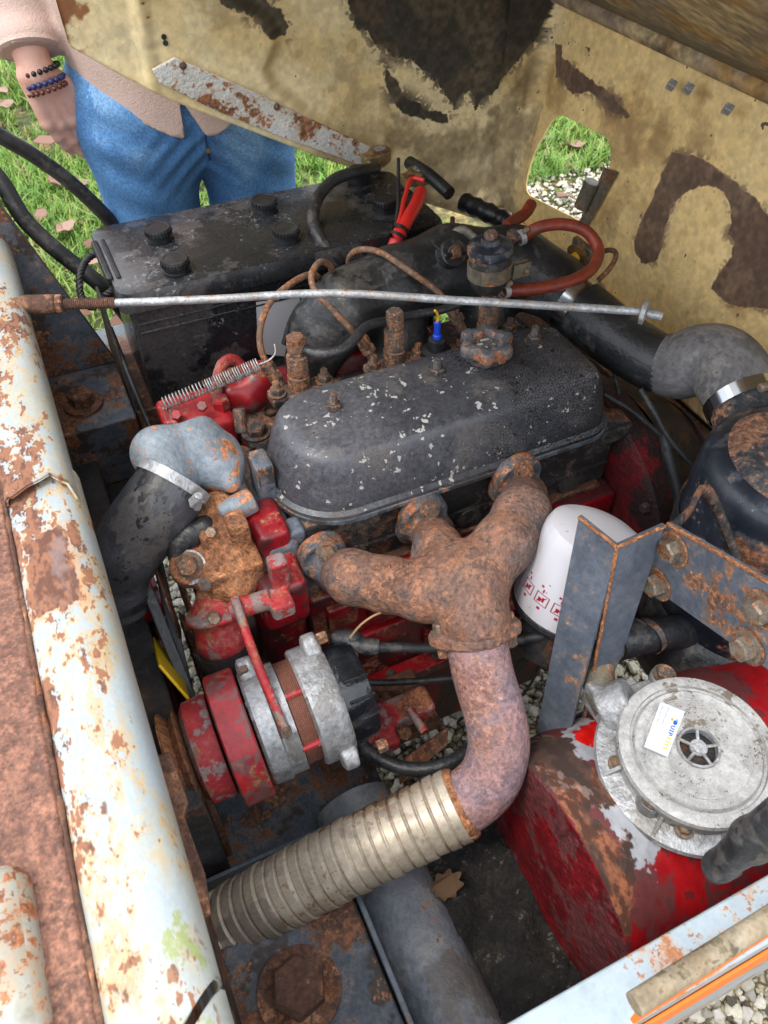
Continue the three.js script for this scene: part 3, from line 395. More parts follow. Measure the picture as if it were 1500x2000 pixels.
// ---------- hood, propped open: side, end wall and top, seen from inside ----------
const HZ = -1.34, slope = Math.tan(30.6 * Math.PI / 180), rearX = y => 0.902 + (y - 0.732) * 0.166, HX = 0.92;
const onRear = (px, py) => { let p = P(px, py, { x: 0.92 }); for (let i = 0; i < 6; i++) p = P(px, py, { x: rearX(p.y) }); return p; };
const onSide = (px, py) => P(px, py, { z: HZ });
const hoodS = p => Math.min(p.x, HX) - 0.05 + (p.z - HZ);
{
  const W = 2048, H = 1024, TW = 2.0, TH = 1.0, Y0 = 0.65, tp = p => [hoodS(p) / TW * W, (p.y - Y0) / TH * H];
  const side = a => a.map(q => tp(onSide(...q))), rear = a => a.map(q => tp(onRear(...q)));
  const black = [side([[660, -60], [665, 0], [672, 45], [690, 72], [704, 72], [716, 98], [742, 110], [752, 124], [800, 128], [818, 152], [850, 180], [880, 225], [889, 202], [908, 190], [920, 222], [950, 195], [985, 150], [1010, 120], [1040, 80], [1078, 45], [1082, 0], [1090, -80]]), side([[736, 130], [752, 160], [772, 190], [800, 205], [830, 226], [862, 236], [866, 250], [838, 246], [800, 236], [778, 232], [748, 205]]), side([[430, 0], [470, -6], [530, 30], [548, 62], [540, 78], [520, 66], [502, 42], [470, 20]])];
  const brown = [rear([[1085, 86], [1096, 92], [1094, 114], [1112, 122], [1130, 140], [1165, 166], [1198, 182], [1226, 226], [1204, 226], [1180, 216], [1168, 196], [1150, 178], [1134, 184], [1118, 184], [1100, 162], [1086, 148]]), rear([[1306, 292], [1360, 304], [1400, 330], [1440, 360], [1474, 392], [1500, 425], [1560, 460], [1560, 640], [1500, 600], [1420, 592], [1384, 560], [1396, 530], [1420, 498], [1424, 470], [1408, 455], [1420, 430], [1418, 392], [1400, 364], [1372, 357], [1340, 366], [1312, 396], [1298, 440], [1290, 482], [1278, 512], [1258, 514], [1240, 496], [1236, 468], [1248, 434], [1272, 386], [1290, 338]])];
  const onSideC = onSide(108, 45);
  const grime = [side([[640, 260], [800, 330], [990, 400], [1000, 330], [1060, 120], [960, 260], [860, 270], [740, 240]])];
  const n1 = field(W, 12, 6, 321, 0.6, H), n2 = field(W, 96, 4, 322, 0.6, H), n3 = field(W, 30, 5, 323, 0.6, H), n4 = field(W, 220, 2, 324, 0.6, H), wf = worley(W, 150, 6, H);
  const wrap = (polys, x, y, j) => { let d = 1e9; for (const p of polys) { const b = p.bb || (p.bb = p.reduce((a, q) => [Math.min(a[0], q[0]), Math.max(a[1], q[0]), Math.min(a[2], q[1]), Math.max(a[3], q[1])], [1e9, -1e9, 1e9, -1e9])); if (x < b[0] - 80 || x > b[1] + 80 || y < b[2] - 80 || y > b[3] + 80) continue; d = Math.min(d, polyDist(p, x, y)); } return d + j; };
  const rb = tp(onSideC);
  MAT.hood = mk({ N: W, H, tile: [TW, TH], bump: 0.0012, rough: 0.72 }, (i, u, v, c) => {
    const x = u * W, y = v * H, j = (n2[i] - 0.5) * 14 + (n4[i] - 0.5) * 5;
    set3(c, [230, 212, 166]); mix3(c, [222, 198, 142], ss(0.4, 0.75, n1[i])); mix3(c, [216, 206, 168], ss(0.5, 0.8, n3[i]) * 0.5);
    const rearSide = ss(0.84, 0.92, u * TW); mix3(c, [230, 192, 122], rearSide * 0.6); mix3(c, [160, 118, 66], rearSide * ss(0.6, 0.85, n3[i] * 0.5 + n1[i] * 0.5) * 0.6);
    let h = 0.5 + (n2[i] - 0.5) * 0.25;
    const fib = (1 - ss(0.0, 0.05, wf.ed[i])) * ss(0.4, 0.6, n3[i]); h += fib * 0.12; mix3(c, [150, 134, 92], fib * 0.3);
    const speck = ss(0.86, 0.9, n4[i] * 0.6 + n2[i] * 0.35 + n3[i] * 0.12); mix3(c, [62, 50, 38], speck * 0.85);
    const g = wrap(grime, x, y, j * 2 + (n3[i] - 0.5) * 110); mix3(c, [112, 98, 74], (1 - ss(-20, 20, g)) * (0.35 + 0.5 * n2[i])); const sm = ss(0.6, 0.72, n1[i] * 0.6 + n2[i] * 0.25 + n4[i] * 0.15); mix3(c, [140, 118, 80], sm * 0.4);
    const b = wrap(black, x, y, j); const bm = Math.max(1 - ss(-1.5, 1.5, b), (1 - ss(0, 26, b)) * ss(0.52, 0.62, n2[i] * 0.6 + n4[i] * 0.4) * 0.8); if (bm > 0) { const rc = RC; set3(rc, [46, 43, 38]); mix3(rc, [74, 68, 56], ss(0.45, 0.7, n1[i])); mix3(rc, [84, 64, 44], ss(0.55, 0.8, n3[i]) * 0.5); const k = 1 + (n4[i] - 0.5) * 0.5; mix3(c, [rc.r * k, rc.g * k, rc.b * k], bm * 0.95); h -= bm * 0.18; }
    const r = wrap(brown, x, y, j * 0.5); const rm = Math.max(1 - ss(-1.2, 1.2, r), (1 - ss(0, 16, r)) * ss(0.55, 0.64, n2[i] * 0.6 + n4[i] * 0.4) * 0.7); if (rm > 0) { const rc = RC; set3(rc, [88, 66, 54]); mix3(rc, [104, 82, 66], ss(0.45, 0.7, n3[i])); const k = 1 + (n4[i] - 0.5) * 0.3; mix3(c, [rc.r * k, rc.g * k, rc.b * k], rm * 0.92); h -= rm * 0.15; }
    // rust bloom at the outer corner
    { const q = rb, d = Math.hypot(x - q[0], y - q[1]) / 46 + (n2[i] - 0.5) * 1.4 + (n3[i] - 0.5); mix3(c, [132, 78, 42], (1 - ss(0.5, 1.0, d)) * 0.85); }
    const k = 1 + (n4[i] - 0.5) * 0.18; c.r *= k; c.g *= k; c.b *= k; c.h = h;
  });
  const a1 = field(1024, 6, 6, 331, 0.6), a2 = field(1024, 64, 3, 332, 0.6), a3 = field(1024, 14, 5, 333);
  MAT.hoodTop = mk({ N: 1024, tile: 0.9, bump: 0.001, rough: 0.75 }, (i, u, v, c) => { set3(c, [186, 164, 122]); mix3(c, [146, 128, 104], ss(0.4, 0.6, a1[i])); mix3(c, [178, 134, 74], ss(0.58, 0.75, a3[i]) * 0.7); mix3(c, [92, 76, 60], ss(0.66, 0.8, 1 - a1[i]) * 0.7); const k = 1 + (a2[i] - 0.5) * 0.5; c.r *= k; c.g *= k; c.b *= k; c.h = a2[i]; });
}
{
  const t = T('hood', 'cream fibreglass hood propped open, its inside stained dark brown', 'car hood');
  const hoodUV = g => { g = g.index ? g.toNonIndexed() : g; const p = g.attributes.position, uv = new Float32Array(p.count * 2); for (let i = 0; i < p.count; i++) { uv[i * 2] = hoodS({ x: p.getX(i), z: p.getZ(i) }); uv[i * 2 + 1] = p.getY(i) - 0.65; } g.setAttribute('uv', new THREE.BufferAttribute(uv, 2)); return g; };
  // side wall: lower edge traced, pressed step in the sheet
  const edge = [[88, -40], [88, 20], [104, 64], [140, 92], [230, 143], [330, 193], [480, 250], [620, 305], [720, 336], [800, 364], [900, 392], [985, 402]].map(q => onSide(...q));
  const step = [[400, -60], [470, 0], [532, 45], [546, 72], [540, 100], [524, 140], [540, 172], [620, 235], [720, 300], [860, 350]].map(q => { const p = onSide(...q); return [p.x, p.y]; });
  const x0 = edge[0].x, x1 = 0.9, nx = 190, ny = 110, pos = [], idx = [];
  const low = x => { for (let i = 1; i < edge.length; i++) if (x <= edge[i].x) return lerp(edge[i - 1].y, edge[i].y, clamp((x - edge[i - 1].x) / (edge[i].x - edge[i - 1].x + 1e-9))); return edge[edge.length - 1].y; };
  const poly = step.concat([[1.6, 0.9], [1.6, 2], [0.1, 2], [0.2, 1.3]]);
  for (const back of [0, 1]) for (let i = 0; i <= nx; i++) for (let j = 0; j <= ny; j++) {
    const x = lerp(x0, x1, i / nx), yb = i < 2 ? lerp(1.42, low(x), i / 2 * 0.999) : low(x), yt = 1.105 + (0.965 - x) * slope, y = lerp(yb, yt, j / ny);
    const d = polyDist(poly, x, y), z = HZ - 0.02 * ss(-0.012, 0.012, -d) + 0.006 * ss(0.02, 0, Math.abs(x - 0.225 - (y - 1.1) * 0.05)) + 0.0012 * Math.sin(x * 31 + y * 17) + 0.005 * ss(0.03, 0, y - low(x));
    pos.push(x, y, z - back * 0.004);
  }
  const K = (nx + 1) * (ny + 1), q = (b, i, j) => b * K + i * (ny + 1) + j;
  for (let i = 0; i < nx; i++) for (let j = 0; j < ny; j++) { idx.push(q(0, i, j), q(0, i + 1, j), q(0, i + 1, j + 1), q(0, i, j), q(0, i + 1, j + 1), q(0, i, j + 1)); idx.push(q(1, i, j), q(1, i + 1, j + 1), q(1, i + 1, j), q(1, i, j), q(1, i, j + 1), q(1, i + 1, j + 1)); }
  for (let i = 0; i < nx; i++) idx.push(q(0, i, 0), q(1, i, 0), q(1, i + 1, 0), q(0, i, 0), q(1, i + 1, 0), q(0, i + 1, 0));
  for (let j = 0; j < ny; j++) idx.push(q(0, 0, j), q(0, 0, j + 1), q(1, 0, j + 1), q(0, 0, j), q(1, 0, j + 1), q(1, 0, j));
  const g = new THREE.BufferGeometry(); g.setAttribute('position', new THREE.Float32BufferAttribute(pos, 3)); g.setIndex(idx); g.computeVertexNormals();
  M('side_wall', hoodUV(g), MAT.hood, t);
  // rounded inner corner
  const cp = [], ci = []; for (let j = 0; j <= 24; j++) { const y = lerp(0.725, 1.13, j / 24), xr = rearX(y), R = 0.025; for (let k = 0; k <= 12; k++) { const a = k / 12 * Math.PI / 2; cp.push(lerp(0.86, xr - R, k === 0 ? 0 : 1) + (k === 0 ? 0 : R * Math.sin(a)), y, HZ + R - R * Math.cos(a) + 0.0005); if (j < 24 && k < 12) { const o = j * 13 + k; ci.push(o, o + 1, o + 13, o + 1, o + 14, o + 13); } } }
  const cg = new THREE.BufferGeometry(); cg.setAttribute('position', new THREE.Float32BufferAttribute(cp, 3)); cg.setIndex(ci); cg.computeVertexNormals(); M('corner', hoodUV(cg), MAT.hood, t);
  // end wall with a rounded opening
  const nr = V(1, -0.166, 0).normalize(), pr = (y, z) => V(rearX(y), y, z);
  const hc = [[1087, 219], [1192, 272], [1192, 330], [1150, 440], [1022, 376], [1040, 300]].map(a => onRear(...a)); const hole = [];
  { const c = hc, m = c.length, rads = [0.03, 0.03, 0.04, 0.015, 0.03, 0.08]; for (let i = 0; i < m; i++) { const a = c[(i + m - 1) % m], b = c[i], d = c[(i + 1) % m], u = a.clone().sub(b), w = d.clone().sub(b), r = Math.min(rads[i], u.length() * 0.45, w.length() * 0.45), s = b.clone().addScaledVector(u.normalize(), r), e = b.clone().addScaledVector(w.normalize(), r); for (let k = 0; k <= 6; k++) { const f = k / 6; hole.push(s.clone().multiplyScalar((1 - f) * (1 - f)).addScaledVector(b, 2 * f * (1 - f)).addScaledVector(e, f * f)); } } }
  M('end_wall', hoodUV(slab([pr(0.725, HZ + 0.025), pr(0.725, -0.2), pr(1.112, -0.2), pr(1.112, HZ + 0.025)], nr, 0.004, 0.0008, [hole])), MAT.hood, t);
  M('lip', hoodUV(tube([V(0.62, 0.838, HZ + 0.004), V(0.72, 0.79, HZ + 0.006), V(0.83, 0.742, HZ + 0.03), V(0.874, 0.722, HZ + 0.07), V(0.886, 0.718, HZ + 0.16), V(0.886, 0.718, -0.2)], 0.017, { rad: 12 })), MAT.hood, t);
  M('gutter', hoodUV(slab([V(0.84, 0.705, -1.3), V(0.84, 0.705, -0.2), V(0.9, 0.715, -0.2), V(0.9, 0.715, -1.3)], V(-0.1, 1, 0), 0.004)), MAT.hoodTop, t, 'brown stained gutter');
  // top, rising to the front
  const tx = 0.9, top = [V(0.968, 1.106, -1.36), V(0.968, 1.106, -0.2), V(0.968 - tx, 1.106 + tx * slope, -0.2), V(0.968 - tx, 1.106 + tx * slope, -1.36)];
  M('top', slab(top, V(slope, 1, 0), 0.006), MAT.hoodTop, t);
  const b0 = 0.952, by = 1.108;
  M('ridge', tube([V(b0, by, -1.345), V(b0, by, -0.9), V(b0, by, -0.2)], 0.014, { rad: 10 }), MAT.hoodTop, t);
  M('ridge_strip', slab([V(0.945, 1.128, -1.34), V(0.945, 1.128, -0.2), V(0.9, 1.152, -0.2), V(0.9, 1.152, -1.34)], V(-slope, -1, 0), 0.008, 0.003), MAT.olive, t);
  for (const [px, py] of [[1312, 165], [1345, 172], [1422, 212]]) { const p = P(px, py, { x: 0.93 }); M('clip', orient(bx(-0.008, 0.008, -0.004, 0.006, -0.006, 0.006, 0.0015), p, V(-0.6, -0.6, 0.3)), MAT.zinc, t); }
  // riveted reinforcing strip along the lower edge of the side wall
  const st = [[295, 134], [340, 110], [500, 181], [620, 238], [745, 296], [722, 328], [550, 266], [425, 216], [310, 160]].map(a => P(a[0], a[1], { z: HZ + 0.007 }));
  const sm = M('edge_strip', slab(st, V(0, 0, 1), 0.007, 0.0015), MAT.stripWhite, t, 'white steel strip with rusty ends');
  for (const [px, py] of [[357, 128], [540, 208], [692, 278]]) M('rivet', lathe([[0.006, 0], [0.0055, 0.002], [0.003, 0.004], [0, 0.0045]], P(px, py, { z: HZ + 0.013 }), V(0, 0, 1), 14), MAT.boltRust, sm);
  for (const [px, py] of [[320, 72], [323, 84]]) M('screw_hole', lathe([[0.004, 0], [0.004, 0.0015], [0, 0.0016]], P(px, py, { z: HZ + 0.003 }), V(0, 0, 1), 12), MAT.chassis, t);
  // latch bracket beside the opening
  const lb = [[1185, 325], [1212, 335], [1152, 442], [1136, 432], [1170, 370]].map(a => onRear(...a).add(V(-0.004, 0, 0)));
  const lt = M('latch_bracket', slab(lb, nr.clone().negate(), 0.003, 0.0006), MAT.olive, t, 'grey metal latch bracket with a half round socket');
  M('socket', tube([onRear(1170, 352).add(V(-0.014, 0, 0)), onRear(1148, 402).add(V(-0.014, 0, 0))], 0.014, { rad: 16 }), MAT.olive, lt);
  for (const a of [[1187, 342], [1146, 420]]) M('screw', lathe([[0.005, 0], [0.004, 0.002], [0, 0.0025]], onRear(...a).add(V(-0.007, 0, 0)), nr.clone().negate(), 12), MAT.bolt, lt);
}

// ---------- frame of the vehicle around the engine ----------
{
  let t = T('gusset_mount', 'dark grey chassis mount with a tall gusset and a big recessed bolt', 'chassis mount');
  M('block', bx(-0.1, 0.046, 0.6, 0.72, -1.16, -1.0, 0.005), MAT.greyDirty, t);
  M('gusset', slab([V(0.047, 0.722, -1.15), V(-0.05, 1.04, -1.15), V(-0.2, 1.3, -1.15), V(-0.2, 0.722, -1.15)], V(0, 0, -1), 0.016, 0.002), MAT.greyDirty, t);
  M('lower_ledge', bx(-0.1, 0.06, 0.5, 0.6, -1.14, -0.93, 0.005), MAT.chassis, t);
  { const p = P(163, 790, { y: 0.722 }); M('washer', lathe([[0, 0], [0.03, 0], [0.03, 0.004], [0, 0.005]], p, UPY, 28), MAT.rustDark, t); const b = p.clone(); b.y += 0.005; M('bolt', hexG(b, UPY, 0.034, 0.02, { turn: 0.4 }), MAT.rustDark, t); }
  t = T('engine_mount', 'dirty grey mounting block with a large hexagon bolt under the flexible exhaust hose', 'chassis mount');
  M('block', bx(-0.07, 0.09, 0.38, 0.55, -0.29, -0.06, 0.005), MAT.greyDirty, t);
  M('side_plate', slab([V(0.092, 0.556, -0.3), V(0.092, 0.556, -0.06), V(0.092, 0.38, -0.06), V(0.092, 0.38, -0.3)], V(1, 0, 0), 0.006), MAT.grey, t);
  { const p = P(585, 1935, { y: 0.552 }); M('washer', lathe([[0, 0], [0.044, 0], [0.044, 0.003], [0, 0.004]], p, UPY, 32), MAT.rustDark, t); const b = p.clone(); b.y += 0.004; M('bolt', hexG(b, UPY, 0.052, 0.026, { turn: 0.75 }), MAT.rustDark, t); }
  t = T('frame_tube', 'smooth grey frame tube passing under the flexible exhaust hose', 'frame tube');
  M('tube', tube([V(0.148, 0.435, -0.42), V(0.15, 0.435, -0.2), V(0.152, 0.435, 0.05)], 0.054, { rad: 28 }), MAT.tubeGrey, t);
  t = T('splash_plate', 'grey steel plate with a rusty upright flange below the alternator', 'steel plate');
  M('plate', bx(-0.06, 0.2, 0.418, 0.424, -0.62, -0.39, 0.002), MAT.greyDirty, t);
  M('flange', slab([V(-0.07, 0.5, -0.386), V(0.18, 0.5, -0.386), V(0.18, 0.42, -0.386), V(-0.07, 0.42, -0.386)], V(0, 0, 1), 0.005), MAT.grey, t);
  t = T('dirt_tray', 'black tray full of soil and oily dirt beside the red tank', 'tray');
  { const g = new THREE.PlaneGeometry(0.24, 0.27, 40, 50).rotateX(-Math.PI / 2); const p = g.attributes.position; for (let i = 0; i < p.count; i++) p.setY(i, 0.008 * Math.sin(p.getX(i) * 60 + 2 * Math.sin(p.getZ(i) * 40)) + 0.006 * rnd()); g.computeVertexNormals(); M('soil', boxUV(g.translate(0.255, 0.452, -0.205)), MAT.blackDirt, t); }
  M('floor', bx(0.13, 0.41, 0.428, 0.436, -0.36, -0.067, 0.002), MAT.chassis, t); M('wall', bx(0.13, 0.41, 0.437, 0.475, -0.36, -0.352, 0.002), MAT.chassis, t);
  { const l = T('oak_leaf', 'dry brown lobed leaf lying in the black tray', 'leaf'); const sh = new THREE.Shape(); for (let i = 0; i <= 60; i++) { const a = i / 60 * Math.PI * 2, r = 0.019 * (1 + 0.14 * Math.sin(a * 9)) * (1 + 0.25 * Math.cos(a)); i ? sh.lineTo(r * Math.cos(a), r * Math.sin(a) * 0.8) : sh.moveTo(r * Math.cos(a), r * Math.sin(a) * 0.8); } const g = new THREE.ExtrudeGeometry(sh, { depth: 0.0008, bevelEnabled: false }); const q = g.attributes.position; for (let i = 0; i < q.count; i++) q.setZ(i, q.getZ(i) + 22 * (q.getX(i) ** 2) + 14 * q.getY(i) ** 2 + 0.002 * Math.sin(q.getX(i) * 400)); g.computeVertexNormals(); const p = P(865, 1735, { y: 0.47 }); M('blade', boxUV(g.rotateX(-Math.PI / 2).translate(p.x, p.y, p.z)), plain(98, 74, 52, 0.8), l); }
  // sill on the near side
  t = T('side_sill', 'pale blue white side sill with rust spots along its inner edge', 'car panel');
  M('top', bx(-0.035, 1.2, 0.846, 0.852, -0.068, -0.03, 0.002), MAT.whiteRust, t);
  M('inner_wall', bx(-0.035, 1.2, 0.2, 0.845, -0.064, -0.058, 0.002), MAT.chassis, t); M('outer_wall', bx(-0.035, 1.2, 0.35, 0.845, -0.038, -0.031, 0.002), MAT.whiteRust, t);
  M('orange_stripe', bx(0.1, 1.1, 0.7, 0.79, -0.0305, -0.0275, 0.001), MAT.orange, t, 'orange stripe along the outer face');
  t = T('end_bulkhead', 'dark steel bulkhead and channel behind the engine', 'bulkhead');
  M('wall', bx(0.93, 0.94, 0.15, 0.715, -1.36, -0.06, 0.002), MAT.chassis, t);
  M('channel', bx(0.86, 0.925, 0.56, 0.62, -1.36, -0.2, 0.005), MAT.rustDark, t, 'rusty brown channel');
  t = T('far_frame_rail', 'dark frame rail under the battery tray', 'frame rail'); M('rail', bx(-0.1, 0.93, 0.3, 0.5, -1.3, -1.22, 0.006), MAT.chassis, t);
  t = T('cross_rail', 'dark front cross rail beneath the rolled white panel', 'frame rail'); M('rail', bx(-0.2, -0.07, 0.2, 0.52, -1.3, -0.02, 0.006), MAT.chassis, t);
}

// ---------- engine ----------
// rounded outline in plan, stacked at different heights and insets
function rrect(x0, x1, z0, z1, rl, rr_, n = 10) { const o = []; const arc = (cx, cz, r, a0) => { for (let i = 0; i <= n; i++) { const a = a0 + i / n * Math.PI / 2; o.push([cx + r * Math.cos(a), cz + r * Math.sin(a)]); } }; arc(x1 - rr_, z1 - rr_, rr_, 0); arc(x0 + rl, z1 - rl, rl, Math.PI / 2); arc(x0 + rl, z0 + rl, rl, Math.PI); arc(x1 - rr_, z0 + rr_, rr_, Math.PI * 1.5); return o; }
function stack(f, levels, sub = 3) { // levels: [y, inset]
  const rings = []; for (const [y, ins] of levels) rings.push(f(ins).map(p => [p[0], y, p[1]])); const m = rings[0].length, pos = [], idx = [];
  for (const r of rings) for (const p of r) pos.push(...p);
  for (let k = 0; k < rings.length - 1; k++) for (let i = 0; i < m; i++) { const a = k * m + i, b = k * m + (i + 1) % m; idx.push(a, a + m, b, b, a + m, b + m); }
  const L = rings.length - 1, c = pos.length / 3; const cx = rings[L].reduce((s, p) => s + p[0], 0) / m, cz = rings[L].reduce((s, p) => s + p[2], 0) / m; pos.push(cx, rings[L][0][1] + 0.001, cz); for (let i = 0; i < m; i++) idx.push(L * m + i, c, L * m + (i + 1) % m);
  const g = new THREE.BufferGeometry(); g.setAttribute('position', new THREE.Float32BufferAttribute(pos, 3)); g.setIndex(idx); return toCreasedNormals(g, 0.7);
}
{
  let t = T('rocker_cover', 'long black rocker cover with crazed paint and rounded ends', 'engine part');
  const f = ins => rrect(0.172 + ins, 0.64 - ins, -0.8 + ins, -0.622 - ins, Math.max(0.006, 0.08 - ins), Math.max(0.006, 0.046 - ins), 12);
  let g = stack(f, [[0.779, -0.006], [0.785, -0.006], [0.787, -0.003], [0.789, 0], [0.806, 0.001], [0.812, 0.004], [0.832, 0.008], [0.844, 0.012], [0.854, 0.0155], [0.861, 0.021], [0.865, 0.029], [0.867, 0.042], [0.868, 0.07]]);
  g = boxUV(g, [-0.12, 0.9]); { const p = g.attributes.position, uv = g.attributes.uv; for (let i = 0; i < p.count; i++) if (uv.getX(i) < -0.3) uv.setX(i, p.getX(i) < 0.4 ? p.getZ(i) + 0.8 : p.getZ(i) + 1.18); }
  const cover = M('cover', g, MAT.rocker, t);
  M('gasket', boxUV(stack(ins => f(ins), [[0.774, -0.0085], [0.7795, -0.0085], [0.7796, 0.02]]), [0.2, 0.1]), MAT.headGrey, t);
  for (const [px, py, m] of [[652, 800, 'boltDark'], [853, 732, 'boltDark'], [1042, 668, 'boltDark']]) { const p = P(px, py, { y: 0.866 }); const w = M('stud_nut', hexG(p, UPY, 0.017, 0.012, { washer: 1, stud: 0.013, turn: px }), MAT[m], t); }
  { // filler cap with six lobes
    const p = P(948, 693, { y: 0.87 }), pts = []; for (let i = 0; i < 72; i++) { const a = i / 72 * Math.PI * 2, r = 0.034 + 0.0045 * Math.cos(a * 6); pts.push([r * Math.cos(a), r * Math.sin(a)]); }
    const ring = (s) => pts.map(q => [p.x + q[0] * s, p.z + q[1] * s]);
    const levels = [[0, 0.8], [0.006, 0.82], [0.009, 0.97], [0.013, 1.0], [0.021, 1.0], [0.0245, 0.95], [0.026, 0.86], [0.0255, 0.62], [0.022, 0.56], [0.016, 0.52]];
    const cap = M('filler_cap', boxUV(stack(k => ring(k), levels.map(([y, s]) => [p.y + y, s]))), MAT.manifoldDark, t, 'rusty lobed oil filler cap'); for (let i = 0; i < 14; i++) { const a = rr(0, 6.28), r = 0.013 * Math.sqrt(rnd()); M('grit', lathe([[0.0028, 0], [0.0024, 0.0022], [0, 0.003]], p.clone().add(V(r * Math.cos(a), 0.0155, r * Math.sin(a))), UPY, 6), i % 3 ? MAT.aluDusty : MAT.boltRust, cap); }
    M('cap_neck', lathe([[0.027, -0.006], [0.026, 0.004]], p, UPY, 28), MAT.headBlack, t);
  }

  t = T('cylinder_head', 'grimy black cylinder head under the rocker cover', 'engine part');
  M('casting', bx(0.176, 0.655, 0.665, 0.774, -0.815, -0.63, 0.006), MAT.headBlack, t);
  M('deck', bx(0.17, 0.66, 0.76, 0.7735, -0.9, -0.8, 0.003), MAT.headBlack, t);
  M('end_lug', sdf(U(0.02, boxS(V(0.655, 0.755, -0.645), V(0.028, 0.014, 0.02), 0.006), boxS(V(0.66, 0.73, -0.68), V(0.02, 0.03, 0.03), 0.008)), V(0.6, 0.68, -0.74), V(0.71, 0.8, -0.6), 0.004), MAT.headBlack, t);
  M('rib', bx(0.19, 0.65, 0.7, 0.708, -0.632, -0.626, 0.002), MAT.headBlack, t); M('rib', bx(0.18, 0.64, 0.664, 0.672, -0.632, -0.618, 0.002), MAT.rustDark, t, 'rusty joint face');
  for (const x of [0.25, 0.42, 0.585]) M('side_boss', lathe([[0.02, 0], [0.018, 0.008], [0, 0.009]], V(x, 0.69, -0.631), V(0, 0, 1), 18), MAT.headBlack, t);

  t = T('engine_block', 'dark red engine block stained with oil and grime', 'engine block');
  M('casting', bx(0.17, 0.66, 0.33, 0.664, -0.82, -0.6, 0.008), MAT.redBlock, t);
  for (const [x0, x1, y0, y1] of [[0.19, 0.235, 0.6, 0.645], [0.25, 0.34, 0.585, 0.625], [0.36, 0.5, 0.595, 0.63], [0.2, 0.31, 0.52, 0.56], [0.34, 0.6, 0.47, 0.5]]) M('rib', bx(x0, x1, y0, y1, -0.602, -0.588, 0.005), MAT.redBlock, t);
  M('sump_rail', bx(0.16, 0.67, 0.415, 0.435, -0.6, -0.57, 0.004), MAT.redBlock, t); M('sump', bx(0.18, 0.6, 0.2, 0.413, -0.8, -0.585, 0.02), MAT.redGrime, t);
  for (let i = 0; i < 6; i++) M('bolt', hexG(V(0.2 + i * 0.08, 0.436, -0.583), UPY, 0.013, 0.008, { turn: i }), MAT.boltDark, t);
  M('pump_flank', bx(0.2, 0.7, 0.5, 0.735, -1.016, -0.822, 0.012), MAT.redGrime, t);
  M('core_plug', lathe([[0.024, 0], [0.024, 0.003], [0.019, 0.003], [0.017, 0.0005], [0, 0.0005]], V(0.46, 0.545, -0.6), V(0, 0, 1), 28), MAT.redBlock, t);

  t = T('flywheel_housing', 'round dark red flywheel housing behind the engine block', 'engine part');
  M('housing', lathe([[0, 0], [0.2, 0], [0.215, 0.01], [0.215, 0.05], [0.19, 0.07], [0.1, 0.075], [0, 0.075]], V(0.665, 0.55, -0.7), V(1, 0, 0), 48), MAT.redGrime, t);
  M('bell', lathe([[0.19, 0.075], [0.17, 0.14], [0.12, 0.2], [0, 0.2]], V(0.665, 0.55, -0.7), V(1, 0, 0), 40), MAT.chassis, t);
  for (let i = 0; i < 9; i++) { const a = i / 9 * 6.28; M('bolt', hexG(V(0.667, 0.55 + 0.202 * Math.sin(a), -0.7 + 0.202 * Math.cos(a)), V(-1, 0, 0), 0.014, 0.009, { turn: i }), MAT.boltDark, t); }

  // front end casting: grey and rusty
  t = T('front_casting', 'grey front casting with rust streaks at the end of the rocker cover', 'engine part');
  M('casting', sdf(U(0.02, boxS(V(0.148, 0.725, -0.715), V(0.024, 0.045, 0.1), 0.012), boxS(V(0.165, 0.69, -0.635), V(0.03, 0.05, 0.022), 0.012), capS(V(0.145, 0.76, -0.8), V(0.15, 0.76, -0.65), 0.016)), V(0.08, 0.6, -0.86), V(0.24, 0.82, -0.56), 0.0045), MAT.headGrey, t);
  { const p = P(500, 845, { y: 0.775 }); M('plug', hexG(p, UPY, 0.026, 0.014, { washer: 1, turn: 0.3 }), MAT.boltDark, t); M('peg', rod(P(472, 845, { d: 1.02 }), P(466, 798, { d: 1.01 }), 0.008, 14), MAT.boltDark, t); }
  M('web', sdfAuto(U(0.006, boxS(P(515, 940, { d: 1.0 }), V(0.012, 0.04, 0.02), 0.004), boxS(P(560, 1050, { d: 0.985 }), V(0.022, 0.02, 0.015), 0.004)), [P(515, 940, { d: 1.0 }), P(560, 1050, { d: 0.985 })], 0.06, 0.004), MAT.headGrey, t);
  M('well', lathe([[0.011, 0], [0.011, 0.003], [0.0085, 0.003], [0.0085, -0.006], [0, -0.006]], P(528, 803, { y: 0.776 }), UPY, 20), MAT.chassis, t);

  // exhaust manifold
  t = T('exhaust_manifold', 'rusty three branch exhaust manifold bolted to the cylinder head', 'exhaust manifold');
  const z0 = -0.622, pa = P(652, 1108, { z: z0 + 0.022 }), pb = P(842, 1036, { z: z0 + 0.022 }), pc = P(1022, 962, { z: z0 + 0.022 });
  const a1 = P(690, 1128, { d: 0.955 }), a2 = P(755, 1142, { d: 0.935 }), a3 = P(830, 1155, { d: 0.905 }), b1 = P(856, 1075, { d: 0.945 }), b2 = P(880, 1115, { d: 0.91 }), c1 = P(1020, 1005, { d: 0.945 }), c2 = P(985, 1062, { d: 0.915 }), co = P(915, 1140, { d: 0.9 }), ou = P(927, 1215, { d: 0.885 });
  const pts = [pa, pb, pc, a1, a2, a3, b1, b2, c1, c2, co, ou];
